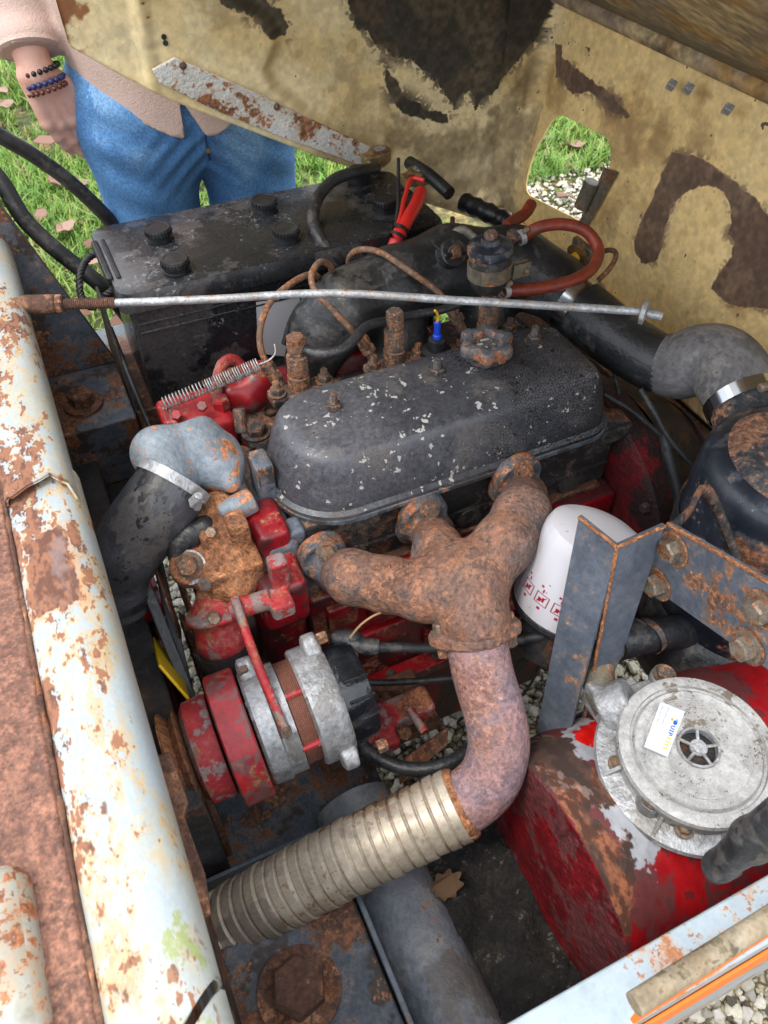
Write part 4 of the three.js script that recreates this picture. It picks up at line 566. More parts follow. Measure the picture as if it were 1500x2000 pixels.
  const run = U(0.013, capS(pa, a1, 0.028, 0.032), capS(a1, a2, 0.032, 0.032), capS(a2, a3, 0.032, 0.034), capS(a3, co, 0.034, 0.038), capS(pb, b1, 0.026, 0.029), capS(b1, b2, 0.029, 0.032), capS(b2, co, 0.032, 0.038), capS(pc, c1, 0.028, 0.033), capS(c1, c2, 0.033, 0.034), capS(c2, co, 0.034, 0.038), capS(co, ou, 0.041, 0.041));
  const cut = (x, y, z) => run(x, y, z) + 0.0009 * Math.sin(x * 130) * Math.sin(y * 110 + 1) * Math.sin(z * 120);
  M('runners', sdfAuto(cut, pts, 0.05, 0.0036), MAT.manifold, t);
  [[628, 1082, 637, 1072], [822, 1008, 838, 992], [1004, 930, 1022, 914]].forEach(([fx, fy, bx_, by_], i) => { // port flange with bolt
    const c = P(fx, fy, { z: z0 + 0.012 }), bp = P(bx_, by_, { z: z0 + 0.014 }), e = [pa, pb, pc][i], off = V(0, 0, 0.011);
    const ff = U(0.008, cylS(c.clone().sub(off), c.clone().add(off), 0.031, 0.003), cylS(bp.clone().add(V(0.004, -0.002, -0.012)), bp.clone().add(V(0.004, -0.002, 0.011)), 0.019, 0.003), cylS(c.clone().add(V(-0.016, -0.022, -0.011)), c.clone().add(V(-0.016, -0.022, 0.007)), 0.018, 0.003), capS(c.clone().add(V(0, -0.012, 0.006)), e.clone().add(V(0, 0, 0.006)), 0.026, 0.0295));
    const fl = M('flange', sdfAuto(ff, [c, e, bp], 0.055, 0.0034), MAT.manifoldDark, t, 'grey black port flange');
    const n = V(-0.1, 0.45, 1).normalize(), q = march(bx_, by_ + 4, ff); M('bolt', hexG(q, n, 0.018, 0.013, { washer: 1, turn: i * 2 + 0.4 }), i === 0 ? MAT.bolt : MAT.boltRust, fl);
  });
  const dn = P(940, 1330, { d: 0.9 }).sub(P(925, 1225, { d: 0.885 })).normalize(), fc = P(926, 1225, { d: 0.885 });
  const side = dn.clone().cross(cFwd).normalize();
  const fo = M('outlet_flange', sdf(U(0.012, cylS(fc, fc.clone().addScaledVector(dn, 0.014), 0.04), cylS(fc.clone().addScaledVector(side, 0.036), fc.clone().addScaledVector(side, 0.036).addScaledVector(dn, 0.014), 0.017), cylS(fc.clone().addScaledVector(side, -0.036), fc.clone().addScaledVector(side, -0.036).addScaledVector(dn, 0.014), 0.017)), fc.clone().addScalar(-0.08), fc.clone().addScalar(0.08), 0.0035), MAT.manifold, t);
  for (const s of [-1, 1]) { const p = fc.clone().addScaledVector(side, 0.037 * s); M('bolt', hexG(p, dn.clone().negate(), 0.016, 0.012, { washer: 1, turn: s }), s < 0 ? MAT.bolt : MAT.boltRust, fo); M('nut', hexG(p.clone().addScaledVector(dn, 0.015), dn, 0.016, 0.014, { turn: s }), MAT.boltRust, fo); }
  // cast number on the front branch
  for (let i = 0; i < 9; i++) { const p = march(712 + i * 12, 1112 - i * 0.6, cut); const w = [0.0035, 0.0022, 0.0038, 0.003][i % 4]; M('raised_digit', orient(bx(-w / 2, w / 2, -0.002, 0.0008, -0.0045, 0.0045, 0.0006), p, V(-0.1, 0.8, 0.6)), MAT.manifold, t); }

  t = T('exhaust_downpipe', 'purplish brown exhaust downpipe curving below the manifold', 'exhaust pipe');
  M('pipe', tube([P(927, 1232, { d: 0.886 }), P(943, 1315, { d: 0.884 }), P(965, 1392, { d: 0.88 }), P(974, 1458, { d: 0.877 }), P(956, 1520, { d: 0.876 }), P(916, 1560, { d: 0.877 }), P(876, 1581, { d: 0.88 })], 0.0345, { rad: 32, step: 0.005 }), MAT.pipe, t);
  { const q = P(916, 1560, { d: 0.877 }), n = P(876, 1581, { d: 0.88 }).sub(q); M('weld_bead', lathe([[0.0355, 0], [0.039, 0.003], [0.0405, 0.007], [0.04, 0.014], [0.03, 0.016]], q.addScaledVector(n.clone().normalize(), 0.004), n, 40), MAT.rust, t); }
  t = T('flexible_exhaust_hose', 'long ribbed flexible steel exhaust hose, dull beige and strip wound', 'exhaust hose');
  { const hp = [P(896, 1571, { d: 0.879 }), P(800, 1617, { d: 0.88 }), P(650, 1690, { d: 0.885 }), P(500, 1772, { d: 0.895 }), P(420, 1820, { d: 0.91 }), P(330, 1868, { d: 0.92 }), P(250, 1905, { d: 0.94 })], L = new THREE.CatmullRomCurve3(hp).getLength(), n = 33;
    M('hose', tube(hp, tt => { const k = tt * n, ph = k - Math.floor(k); return 0.0415 + (ph < 0.12 ? -0.004 + ph / 0.12 * 0.0022 : ph > 0.93 ? -0.004 * (ph - 0.93) / 0.07 : -0.0008 * (ph - 0.12)) + 0.0007 * Math.sin(Math.floor(k) * 2.3); }, { seg: n * 14, rad: 40 }), MAT.flex, t); }

  // intake manifold with its pipe to the rubber elbow
  t = T('intake_manifold', 'black cast intake manifold curving over the far side of the engine', 'intake manifold');
  const I = [P(612, 700, { y: 0.79 }), P(632, 645, { y: 0.83 }), P(680, 600, { y: 0.862 }), P(770, 560, { y: 0.87 }), P(880, 518, { y: 0.878 }), P(1000, 520, { y: 0.875 }), P(1085, 560, { y: 0.86 })];
  const fi = U(0.02, capS(I[0], I[1], 0.043, 0.048), capS(I[1], I[2], 0.048, 0.052), capS(I[2], I[3], 0.052, 0.055), capS(I[3], I[4], 0.055, 0.056), capS(I[4], I[5], 0.056, 0.054), capS(I[5], I[6], 0.058, 0.05), capS(P(760, 580, { y: 0.86 }), V(P(760, 580, { y: 0.86 }).x, 0.78, -0.88), 0.045), capS(P(930, 540, { y: 0.86 }), V(P(930, 540, { y: 0.86 }).x, 0.78, -0.88), 0.045));
  M('casting', sdfAuto(fi, I, 0.12, 0.005), MAT.intake, t);
  { const e = I.slice(0, 6).map((p, i) => p.clone().add(V(i < 2 ? -0.036 : -0.018, i < 2 ? 0.022 : 0.042, -0.022))); M('seam_flange', tube(e, 0.0055, { rad: 8 }), MAT.intake, t); }
  M('outlet_pipe', tube([P(1075, 560, { y: 0.86 }), P(1130, 602, { y: 0.845 }), P(1200, 658, { y: 0.835 }), P(1270, 702, { y: 0.83 }), P(1320, 722, { y: 0.83 })], tt => 0.045 - 0.004 * tt, { rad: 30 }), MAT.intake, t);
  M('clamp', tube([P(1118, 593, { y: 0.848 }), P(1138, 608, { y: 0.845 })], 0.0475, { rad: 30, seg: 3 }), MAT.chrome, t);
  t = T('rubber_elbow', 'grey rubber elbow joining the intake pipe to the air cleaner', 'hose');
  const EL = [P(1292, 710, { y: 0.83 }), P(1322, 718, { y: 0.833 }), P(1362, 706, { y: 0.85 }), P(1402, 708, { y: 0.86 }), P(1434, 742, { y: 0.857 }), P(1456, 790, { y: 0.845 })];
  M('elbow', tube(EL, tt => lerp(0.0425, 0.05, ss(0.05, 0.4, tt)) - 0.002 * ss(0.8, 1, tt), { rad: 36, step: 0.005 }), MAT.greyRubber, t);
  { const n = EL[5].clone().sub(EL[4]).normalize(), c = EL[5].clone().addScaledVector(n, -0.004); M('hose_clamp', lathe([[0.0485, -0.0095], [0.0505, -0.009], [0.0505, 0.009], [0.0485, 0.0095], [0.0485, -0.0095]], c, n, 44), MAT.chrome, t); const s = M('clamp_screw', rod(c.clone().add(V(-0.02, 0.047, 0.026)), c.clone().add(V(0.005, 0.049, 0.028)), 0.006, 10), MAT.bolt, t);
    // ---- air cleaner ----
    t = T('air_cleaner', 'tall black air cleaner canister with a rusty top', 'air cleaner');
    const ax = P(1606, 880, { d: 0.86 }), AX = V(ax.x, 0, ax.z), R = 0.118, yt = 0.898;
    M('canister', lathe([[0.03, yt + 0.012], [0.06, yt + 0.011], [R * 0.8, yt + 0.004], [R * 0.9, yt - 0.003], [R * 0.97, yt - 0.012], [R, yt - 0.03], [R, 0.7], [R * 0.985, 0.69], [R * 0.985, 0.66]], AX, UPY, 72), MAT.airBlack, t);
    M('top_plate', lathe([[0, yt + 0.018], [0.05, yt + 0.0175], [0.062, yt + 0.013], [0.083, yt + 0.012], [0.09, yt + 0.006], [R * 0.8, yt + 0.0045]], AX, UPY, 60), MAT.airRust, t, 'rusty dished top of the canister');
    M('neck', tube([EL[5].clone().addScaledVector(n, -0.02), EL[5].clone().addScaledVector(n, 0.02), EL[5].clone().addScaledVector(n, 0.06)], 0.0465, { rad: 40 }), MAT.airRust, t);
    M('dust_bowl', lathe([[0, 0.5], [0.06, 0.503], [0.1, 0.52], [0.128, 0.55], [0.14, 0.59], [0.141, 0.63], [0.126, 0.66], [R, 0.665]], AX, UPY, 60), MAT.rubber, t);
    M('strap', lathe([[R + 0.001, 0.755], [R + 0.0035, 0.755], [R + 0.0035, 0.795], [R + 0.001, 0.795]], AX, UPY, 72), MAT.headBlack, t);
    const e0 = P(1372, 955, { d: 0.83 }), e1 = P(1345, 1000, { d: 0.83 }), e2 = P(1312, 1030, { d: 0.82 });
    M('strap_end', join(tube([AX.clone().add(V(-R * 0.86, 0.79, R * 0.52)), e0, e1, e2], 0.0035, { rad: 8, flat: 3 })), MAT.headBlack, t);
  }
}

// ---------- battery ----------
{
  let t = T('battery', 'large black truck battery with six round caps and a rope handle', 'battery');
  const X0 = 0.068, X1 = 0.59, Z0 = -1.255, Z1 = -1.035, Y = 0.9;
  M('case', bx(X0 + 0.012, X1 - 0.012, 0.68, Y - 0.03, Z0 + 0.008, Z1 - 0.006, 0.004), MAT.battery, t);
  const ev = rrect; M('lid', boxUV(stack(i => rrect(X0 + i, X1 - i, Z0 + i, Z1 - i, 0.022, 0.022, 6), [[Y - 0.034, 0.002], [Y - 0.032, 0], [Y - 0.005, 0.001], [Y - 0.0015, 0.0025], [Y, 0.006]])), MAT.battery, t);
  for (const [px, py] of [[312, 466], [345, 528], [518, 410], [560, 466], [752, 408], [702, 352]]) {
    const p = P(px, py, { y: Y + 0.001 }), pr = []; const g = []; const cap = M('vent_cap', lathe([[0.021, 0], [0.021, 0.003], [0.0185, 0.0035], [0.0185, 0.008], [0.02, 0.0095], [0.02, 0.0175], [0.0192, 0.0195], [0.016, 0.0195], [0.0155, 0.0187], [0, 0.0187]], p, UPY, 36), MAT.plastic, t);
    for (let i = 0; i < 24; i++) { const a = i / 24 * 6.283; g.push(new RoundedBoxGeometry(0.0022, 0.008, 0.003, 1, 0.0006).rotateY(-a).translate(p.x + 0.0202 * Math.cos(a), p.y + 0.0135, p.z + 0.0202 * Math.sin(a))); } const k = M('grip_ribs', boxUV(join(g)), MAT.plastic, cap);
  }
  // carrying slot and rope handle at the end
  M('handle_bar', join(bx(X0 - 0.004, X0 + 0.006, Y - 0.01, Y + 0.004, Z0 + 0.05, Z1 - 0.05, 0.003), bx(X0 + 0.01, X0 + 0.017, Y - 0.004, Y + 0.003, Z0 + 0.05, Z1 - 0.05, 0.002)), MAT.plastic, t);
  { const c = [P(222, 488, { d: 1.22 }), P(178, 500, { d: 1.22 }), P(156, 540, { d: 1.2 }), P(160, 580, { d: 1.2 }), P(180, 600, { d: 1.19 }), P(205, 578, { d: 1.19 }), P(222, 566, { d: 1.19 })]; const cv = new THREE.CatmullRomCurve3(c), g = []; for (let s = 0; s < 3; s++) { const q = []; for (let i = 0; i <= 120; i++) { const u = i / 120, p = cv.getPointAt(u), tg = cv.getTangentAt(u), a = u * 60 + s * 2.094, n = tg.clone().cross(UPY).normalize(), b = tg.clone().cross(n); q.push(p.addScaledVector(n, 0.0028 * Math.cos(a)).addScaledVector(b, 0.0028 * Math.sin(a))); } g.push(tube(q, 0.003, { seg: 160, rad: 6 })); } M('rope_handle', join(g), MAT.cable, t); }
  M('label', slab([P(500, 590, { z: Z1 - 0.0055 }), P(585, 580, { z: Z1 - 0.0055 }), P(590, 700, { z: Z1 - 0.0055 }), P(505, 690, { z: Z1 - 0.0055 })], V(0, 0, 1), 0.0008, 0.0002), MAT.paper, t, 'white paper label');
  for (const yy of [0.845, 0.83]) M('moulded_rib', bx(X0 + 0.02, X1 - 0.02, yy, yy + 0.003, Z1 - 0.007, Z1 - 0.004, 0.001), MAT.battery, t);
  for (const [px, py, m] of [[742, 322, 'brass'], [818, 362, 'brass']]) { const p = P(px, py, { y: Y }); p.y = Y; M('terminal_post', lathe([[0.012, 0], [0.0105, 0.03], [0.008, 0.031], [0, 0.031]], p, UPY, 24), MAT.alu, t); const c = M('clamp', sdf(U(0.008, cylS(p.clone().add(V(0, 0.006, 0)), p.clone().add(V(0, 0.028, 0)), 0.02), boxS(p.clone().add(V(-0.022, 0.017, 0.008)), V(0.014, 0.009, 0.012), 0.003)), p.clone().add(V(-0.06, -0.01, -0.04)), p.clone().add(V(0.04, 0.05, 0.05)), 0.0028), MAT[m], t); M('clamp_bolt', rod(p.clone().add(V(-0.03, 0.018, -0.01)), p.clone().add(V(-0.03, 0.018, 0.03)), 0.004, 10), MAT.bolt, c); }
  t = T('battery_tray', 'rusty angle iron tray holding the battery', 'battery tray');
  M('front_angle', bx(0.05, 0.6, 0.668, 0.705, -1.032, -1.027, 0.0015), MAT.rustDark, t); M('base', bx(0.05, 0.62, 0.662, 0.668, -1.28, -1.028, 0.0015), MAT.rustDark, t); M('end_angle', slab([V(0.052, 0.668, -1.03), V(0.052, 0.7, -1.03), V(0.052, 0.87, -1.09), V(0.052, 0.87, -1.13), V(0.052, 0.668, -1.28)], V(-1, 0, 0), 0.004), MAT.chassis, t); M('leg', bx(0.05, 0.09, 0.5, 0.661, -1.29, -1.25, 0.002), MAT.chassis, t); M('leg', bx(0.55, 0.59, 0.5, 0.661, -1.29, -1.25, 0.002), MAT.chassis, t);
  M('hold_down_hook', tube([P(848, 420, { d: 1.3 }), P(852, 455, { d: 1.29 }), P(880, 458, { d: 1.28 }), P(884, 425, { d: 1.29 })], 0.004, { rad: 8 }), MAT.rustDark, t);
  t = T('white_box_section', 'white painted bracket end with orange rust beside the battery tray', 'bracket'); { const p = P(240, 700, { d: 1.42 }); M('box', bx(p.x - 0.04, p.x + 0.03, p.y - 0.03, p.y + 0.02, p.z - 0.08, p.z + 0.02, 0.004), MAT.whiteRust, t); M('foot', bx(p.x - 0.02, p.x + 0.02, 0.45, p.y - 0.029, p.z - 0.05, p.z, 0.004), MAT.chassis, t); }

  const cab = (name, label, pts, r, m, cat = 'cable', grp) => { const q = T(name, label, cat, grp); M('strand', tube(pts, r, { rad: 14 }), m, q); return q; };
  cab('battery_cable', 'thick black cable looping off the battery terminal', [P(735, 328, { y: 0.92 }), P(700, 335, { y: 0.935 }), P(655, 350, { y: 0.935 }), P(622, 385, { y: 0.925 }), P(612, 430, { y: 0.915 }), P(630, 475, { y: 0.9 }), P(670, 512, { y: 0.87 }), P(700, 540, { y: 0.8 })], 0.0095, MAT.rubber);
  { const q = cab('battery_cable', 'thick red cable running down from the brass battery clamp', [P(822, 375, { y: 0.93 }), P(812, 400, { y: 0.93 }), P(792, 435, { y: 0.925 }), P(768, 485, { y: 0.9 }), P(750, 530, { y: 0.84 })], 0.0105, MAT.wireRed); for (const [px, py] of [[783, 448], [776, 462]]) { const p = P(px, py, { y: 0.922 }); M('cable_tie', lathe([[0.0112, -0.0025], [0.0125, -0.0025], [0.0125, 0.0025], [0.0112, 0.0025]], p, P(792, 435, { y: 0.925 }).sub(P(768, 485, { y: 0.9 })), 18), MAT.plastic, q); } }
  cab('thin_wire', 'thin red wire looping beside the red battery cable', [P(828, 352, { y: 0.95 }), P(805, 348, { y: 0.95 }), P(792, 380, { y: 0.94 }), P(780, 430, { y: 0.93 }), P(762, 480, { y: 0.905 })], 0.0035, MAT.wireRed, 'wire');
  cab('thin_wire', 'thin black wire hanging beside the red battery cable', [P(778, 310, { y: 0.95 }), P(778, 360, { y: 0.93 }), P(776, 420, { y: 0.925 }), P(768, 460, { y: 0.915 }), P(752, 500, { y: 0.89 })], 0.003, MAT.cable, 'wire');
  cab('terminal_sleeve', 'black plastic sleeves bunched behind the brass battery clamp', [P(800, 318, { y: 0.92 }), P(835, 340, { y: 0.925 }), P(878, 378, { y: 0.915 })], 0.011, MAT.plastic);
  cab('corrugated_sleeve', 'black corrugated sleeve running along the foot of the hood wall', [P(905, 395, { y: 0.86 }), P(940, 410, { y: 0.86 }), P(985, 432, { y: 0.85 }), P(1020, 470, { y: 0.84 })], tt => 0.016 + 0.0018 * Math.sin(tt * 150), MAT.plastic);
  cab('long_cable', 'upper of two thick black cables passing behind the battery', [P(-60, 225, { d: 1.32 }), P(0, 265, { d: 1.36 }), P(60, 300, { d: 1.4 }), P(130, 350, { d: 1.45 }), P(190, 405, { d: 1.5 }), P(240, 460, { d: 1.55 }), V(0.2, 0.67, -1.32)], 0.0135, MAT.cable);
  cab('long_cable', 'lower of two thick black cables, ending below the rope handle', [P(-60, 290, { d: 1.22 }), P(0, 352, { d: 1.24 }), P(45, 425, { d: 1.26 }), P(100, 480, { d: 1.28 }), P(150, 520, { d: 1.3 }), P(200, 560, { d: 1.32 }), V(0.1, 0.69, -1.3)], 0.0135, MAT.cable);
}
// ---------- support rod across the bay ----------
{
  const t = T('support_rod', 'long galvanised rod with a rusty clevis, lying across the engine bay', 'rod'), yy = 0.95;
  const r0 = P(215, 592, { y: yy }), r1 = P(420, 584, { y: yy }), r2 = P(640, 573, { y: yy + 0.002 }), r3 = P(900, 587, { y: yy }), r4 = P(1250, 608, { y: yy });
  M('rod', tube([r0, r1, r2, r3, r4], 0.0052, { rad: 14 }), MAT.zinc, t);
  M('threaded_end', tube([P(120, 594, { y: yy }), r0.clone().lerp(r1, 0.05)], tt => 0.0068 + 0.0007 * Math.sin(tt * 160), { seg: 90, rad: 12 }), MAT.rustDark, t);
  const d = r1.clone().sub(r0).normalize(), c0 = P(45, 596, { y: yy }), c1 = P(112, 594, { y: yy });
  const cl = M('clevis', sdf(U(0.004, cylS(c0, c1, 0.0125, 0.004), capS(c0.clone().add(V(-0.05, 0, 0)), c0, 0.011)), c0.clone().add(V(-0.08, -0.03, -0.04)), c1.clone().add(V(0.03, 0.03, 0.05)), 0.0028), MAT.rustDark, t); M('lock_nut', hexG(c1, d, 0.022, 0.008), MAT.rustDark, t);
  const e = r4.clone(), ed = P(1285, 616, { y: yy }).sub(r4).normalize(); M('end_collar', lathe([[0.006, 0], [0.0155, 0.002], [0.0155, 0.007], [0.006, 0.009]], e, ed, 20), MAT.zinc, t); M('tip', rod(e.clone().addScaledVector(ed, 0.008), e.clone().addScaledVector(ed, 0.028), 0.006, 12), MAT.zinc, t);
}
// ---------- thermostat housing, hose, water pump, belts ----------
{
  let t = T('thermostat_housing', 'pale grey blue thermostat housing with flaking rust spots', 'engine part');
  const A = P(310, 885, { d: 0.96 }), B = P(385, 862, { d: 0.975 }), C = P(425, 905, { d: 0.98 }), D = P(338, 935, { d: 0.95 });
  M('casting', sdfAuto(U(0.012, capS(P(395, 835, { d: 0.975 }), P(330, 870, { d: 0.94 }), 0.012, 0.01), capS(P(440, 870, { d: 0.985 }), P(452, 945, { d: 0.965 }), 0.014, 0.012), capS(A, B, 0.03, 0.026), capS(P(398, 880, { d: 0.975 }), C, 0.034, 0.034), capS(A, D, 0.032, 0.03), capS(P(400, 838, { d: 0.99 }), C, 0.014, 0.02), boxS(C.clone().add(V(0.006, -0.04, 0.0)), V(0.022, 0.008, 0.045), 0.005), capS(C, C.clone().add(V(0, -0.045, 0)), 0.028, 0.026)), [A, B, C, D], 0.075, 0.0036), MAT.thermo, t);
  { const p = P(468, 985, { d: 0.965 }); M('lug', sdf(U(0.006, cylS(p.clone().add(V(-0.028, -0.004, 0.006)), p.clone().add(V(0.018, 0.002, 0)), 0.0165, 0.004)), p.clone().addScalar(-0.05), p.clone().addScalar(0.05), 0.003), MAT.thermo, t); }
  t = T('radiator_hose', 'thick black radiator hose with scuffed patches and a steel clamp', 'hose');
  const H = [P(345, 932, { d: 0.945 }), P(325, 965, { d: 0.94 }), P(285, 1020, { d: 0.945 }), P(248, 1070, { d: 0.955 }), P(222, 1125, { d: 0.975 }), P(225, 1180, { d: 1.0 })];
  M('hose', tube(H, tt => 0.0445 - 0.004 * ss(0.55, 0.95, tt) + 0.002 * ss(0.75, 0.8, tt), { rad: 36, step: 0.005 }), MAT.hoseWorn, t);
  const hn = H[1].clone().sub(H[0]).normalize(), hc = H[0].clone().lerp(H[1], 0.3);
  M('hose_clamp', lathe([[0.0448, -0.0065], [0.0462, -0.0065], [0.0462, 0.0065], [0.0448, 0.0065]], hc, hn, 44), MAT.alu, t);
  { const p = P(384, 978, { d: 0.905 }); M('clamp_screw', join(orient(bx(-0.006, 0.006, -0.008, 0.008, -0.006, 0.006, 0.002), p, V(0.5, 0.6, 0.2)), rod(p.clone().add(V(-0.002, -0.012, 0)), p.clone().add(V(0.004, 0.012, 0.004)), 0.005, 12)), MAT.alu, t); }
  { const p = P(226, 1190, { d: 0.97 }); M('lower_clamp', lathe([[0.0425, -0.006], [0.044, -0.006], [0.044, 0.006], [0.0425, 0.006]], H[4].clone().lerp(H[5], 0.6), H[5].clone().sub(H[4]), 40), MAT.rubber, t); M('lower_clamp_screw', orient(bx(-0.006, 0.006, -0.007, 0.007, -0.005, 0.005, 0.002), p, V(0.3, 0.6, 0.5)), MAT.alu, t); }

  t = T('radiator', 'dark radiator edge below the rolled white panel', 'radiator');
  M('core', bx(-0.068, -0.03, 0.22, 0.66, -1.0, -0.4, 0.004), MAT.chassis, t); M('side_bracket', bx(-0.03, -0.022, 0.35, 0.6, -0.46, -0.43, 0.002), MAT.rustDark, t);
  M('outlet_stub', tube([H[5].clone().add(V(0, 0.01, 0)), H[5].clone().add(V(-0.02, -0.06, 0.0)), V(-0.04, 0.6, -0.72)], 0.03, { rad: 20 }), MAT.chassis, t);
  t = T('water_pump', 'orange brown rusty water pump casting', 'water pump');
  const w = (px, py, d) => P(px, py, { d });
  M('casting', sdfAuto(U(0.005, boxS(w(430, 1045, 0.965), V(0.026, 0.03, 0.024), 0.006), capS(w(425, 1000, 0.97), w(450, 1090, 0.955), 0.026, 0.028), capS(w(378, 1105, 0.955), w(462, 1140, 0.95), 0.023, 0.026), boxS(w(455, 1110, 0.96), V(0.034, 0.026, 0.03), 0.005), boxS(w(400, 1060, 0.97), V(0.024, 0.014, 0.03), 0.004), cylS(w(372, 1112, 0.965), w(370, 1104, 0.935), 0.024, 0.003), boxS(w(468, 1050, 0.945), V(0.012, 0.034, 0.014), 0.003), capS(w(420, 1170, 0.965), w(440, 1190, 0.965), 0.024)), [w(425, 990, 0.97), w(470, 1170, 0.95), w(370, 1100, 0.96)], 0.06, 0.0036), MAT.rust, t);
  { const n = V(-0.35, 0.75, 0.55); M('large_bolt', hexG(w(370, 1106, 0.932), n, 0.022, 0.012, { washer: 1 }), MAT.boltRust, t); M('bolt', hexG(w(404, 1140, 0.93), n, 0.016, 0.01), MAT.boltRust, t); M('bolt', hexG(w(417, 1040, 0.935), n, 0.013, 0.012), MAT.bolt, t); M('washer', lathe([[0.02, 0], [0.021, 0.0015], [0.015, 0.002]], w(370, 1108, 0.934), n, 24), MAT.alu, t); }
  M('sealant_scrap', sdfAuto(U(0.01, capS(w(345, 1060, 0.94), w(400, 1030, 0.945), 0.012, 0.015), capS(w(370, 1040, 0.94), w(345, 1085, 0.945), 0.011)), [w(345, 1060, 0.94), w(400, 1030, 0.945)], 0.04, 0.003), MAT.rubber, t, 'grey black torn hose remnant');
  M('lower_elbow', sdfAuto(U(0.02, capS(w(425, 1185, 0.965), w(432, 1245, 0.975), 0.028, 0.032), cylS(w(425, 1190, 0.96), w(428, 1200, 0.962), 0.04)), [w(425, 1185, 0.96), w(432, 1245, 0.98)], 0.05, 0.0036), MAT.redChip, t, 'red painted lower elbow'); M('bolt', hexG(w(418, 1205, 0.93), V(-0.1, 0.6, 0.7), 0.014, 0.01), MAT.bolt, t);
  M('lower_hose', tube([w(436, 1262, 0.98), w(445, 1290, 0.99), w(470, 1330, 1.02)], 0.035, { rad: 24 }), MAT.rubber, t);
  M('bracket', sdfAuto(U(0.004, cylS(w(450, 1194, 0.93), w(530, 1168, 0.932), 0.0125, 0.002), boxS(w(546, 1128, 0.938), V(0.011, 0.034, 0.011), 0.003), boxS(w(548, 1178, 0.935), V(0.014, 0.012, 0.016), 0.003)), [w(452, 1192, 0.93), w(545, 1090, 0.94)], 0.04, 0.0034), MAT.redChip, t, 'red and pink chipped bracket');
  M('housing', sdfAuto(U(0.02, boxS(w(545, 1150, 0.985), V(0.03, 0.04, 0.035), 0.012), boxS(w(525, 1050, 0.995), V(0.022, 0.04, 0.035), 0.01)), [w(545, 1150, 0.985), w(525, 1050, 0.995)], 0.07, 0.005), MAT.redBlock, t, 'dark red backing housing');

  t = T('pump_pulley', 'rusty twin groove pulley behind the radiator hose', 'pulley');
  const pc = V(0.034, 0.66, -0.7); for (const dx of [-0.03, -0.012, 0.006]) M('sheave_disc', lathe([[0, 0], [0.055, 0], [0.072, dx < -0.02 ? -0.004 : 0.004], [0.0725, dx < -0.02 ? -0.002 : 0.006], [0.055, 0.003], [0, 0.003]], pc.clone().add(V(dx, 0, 0)), V(1, 0, 0), 56), MAT.rustDark, t);
  M('hub', lathe([[0.03, 0], [0.03, 0.03], [0, 0.031]], pc.clone().add(V(-0.038, 0, 0)), V(-1, 0, 0), 24), MAT.redBlock, t);
  t = T('fan', 'yellow and red cooling fan in front of the pulleys', 'fan');
  const fc = V(-0.024, 0.6, -0.66); M('hub', lathe([[0, 0], [0.035, 0], [0.035, 0.012], [0.02, 0.015], [0, 0.015]], fc, V(1, 0, 0), 28), MAT.redBlock, t);
  for (let i = 0; i < 5; i++) { const a = i / 5 * 6.283 + 0.9, g = boxUV(new RoundedBoxGeometry(0.004, 0.13, 0.055, 1, 0.0015).rotateY(0.35).translate(0, 0.095, 0).rotateX(a).translate(fc.x + 0.004, fc.y, fc.z)); M('blade', g, i === 0 ? MAT.yellow : MAT.redBlock, t); }
  t = T('drive_belt', 'dusty dark fan belt running from the pulley down to the alternator', 'drive belt');
  const b0 = P(262, 1085, { d: 1.0 }), b1 = P(398, 1428, { d: 0.98 }), bd = b1.clone().sub(b0).normalize(), bn = bd.clone().cross(V(1, 0, 0)).normalize();
  M('belt', slab([b0.clone().add(V(-0.007, 0, 0)), b1.clone().add(V(-0.007, 0, 0)), b1.clone().add(V(0.007, 0, 0)), b0.clone().add(V(0.007, 0, 0))], bn, 0.009, 0.0015), MAT.rubber, t);
  M('belt_return', slab([b0.clone().add(V(0.02, -0.02, -0.02)), b1.clone().add(V(-0.01, -0.06, -0.09)), b1.clone().add(V(0.003, -0.06, -0.09)), b0.clone().add(V(0.033, -0.02, -0.02))], bn, 0.009, 0.0015), MAT.cable, t);
  t = T('crank_pulley', 'rusty crankshaft pulley low at the front of the engine', 'pulley'); M('sheave', lathe([[0, 0], [0.07, 0], [0.09, 0.002], [0.076, 0.012], [0.09, 0.022], [0.07, 0.024], [0, 0.024]], V(0.01, 0.47, -0.7), V(1, 0, 0), 48), MAT.rustDark, t);
  M('shaft', rod(V(0.03, 0.47, -0.7), V(0.18, 0.47, -0.7), 0.03, 20), MAT.chassis, t);
  t = T('timing_cover', 'dark red timing cover at the front of the block', 'engine part'); M('cover', bx(0.1, 0.172, 0.36, 0.66, -0.8, -0.61, 0.02), MAT.redBlock, t);
}
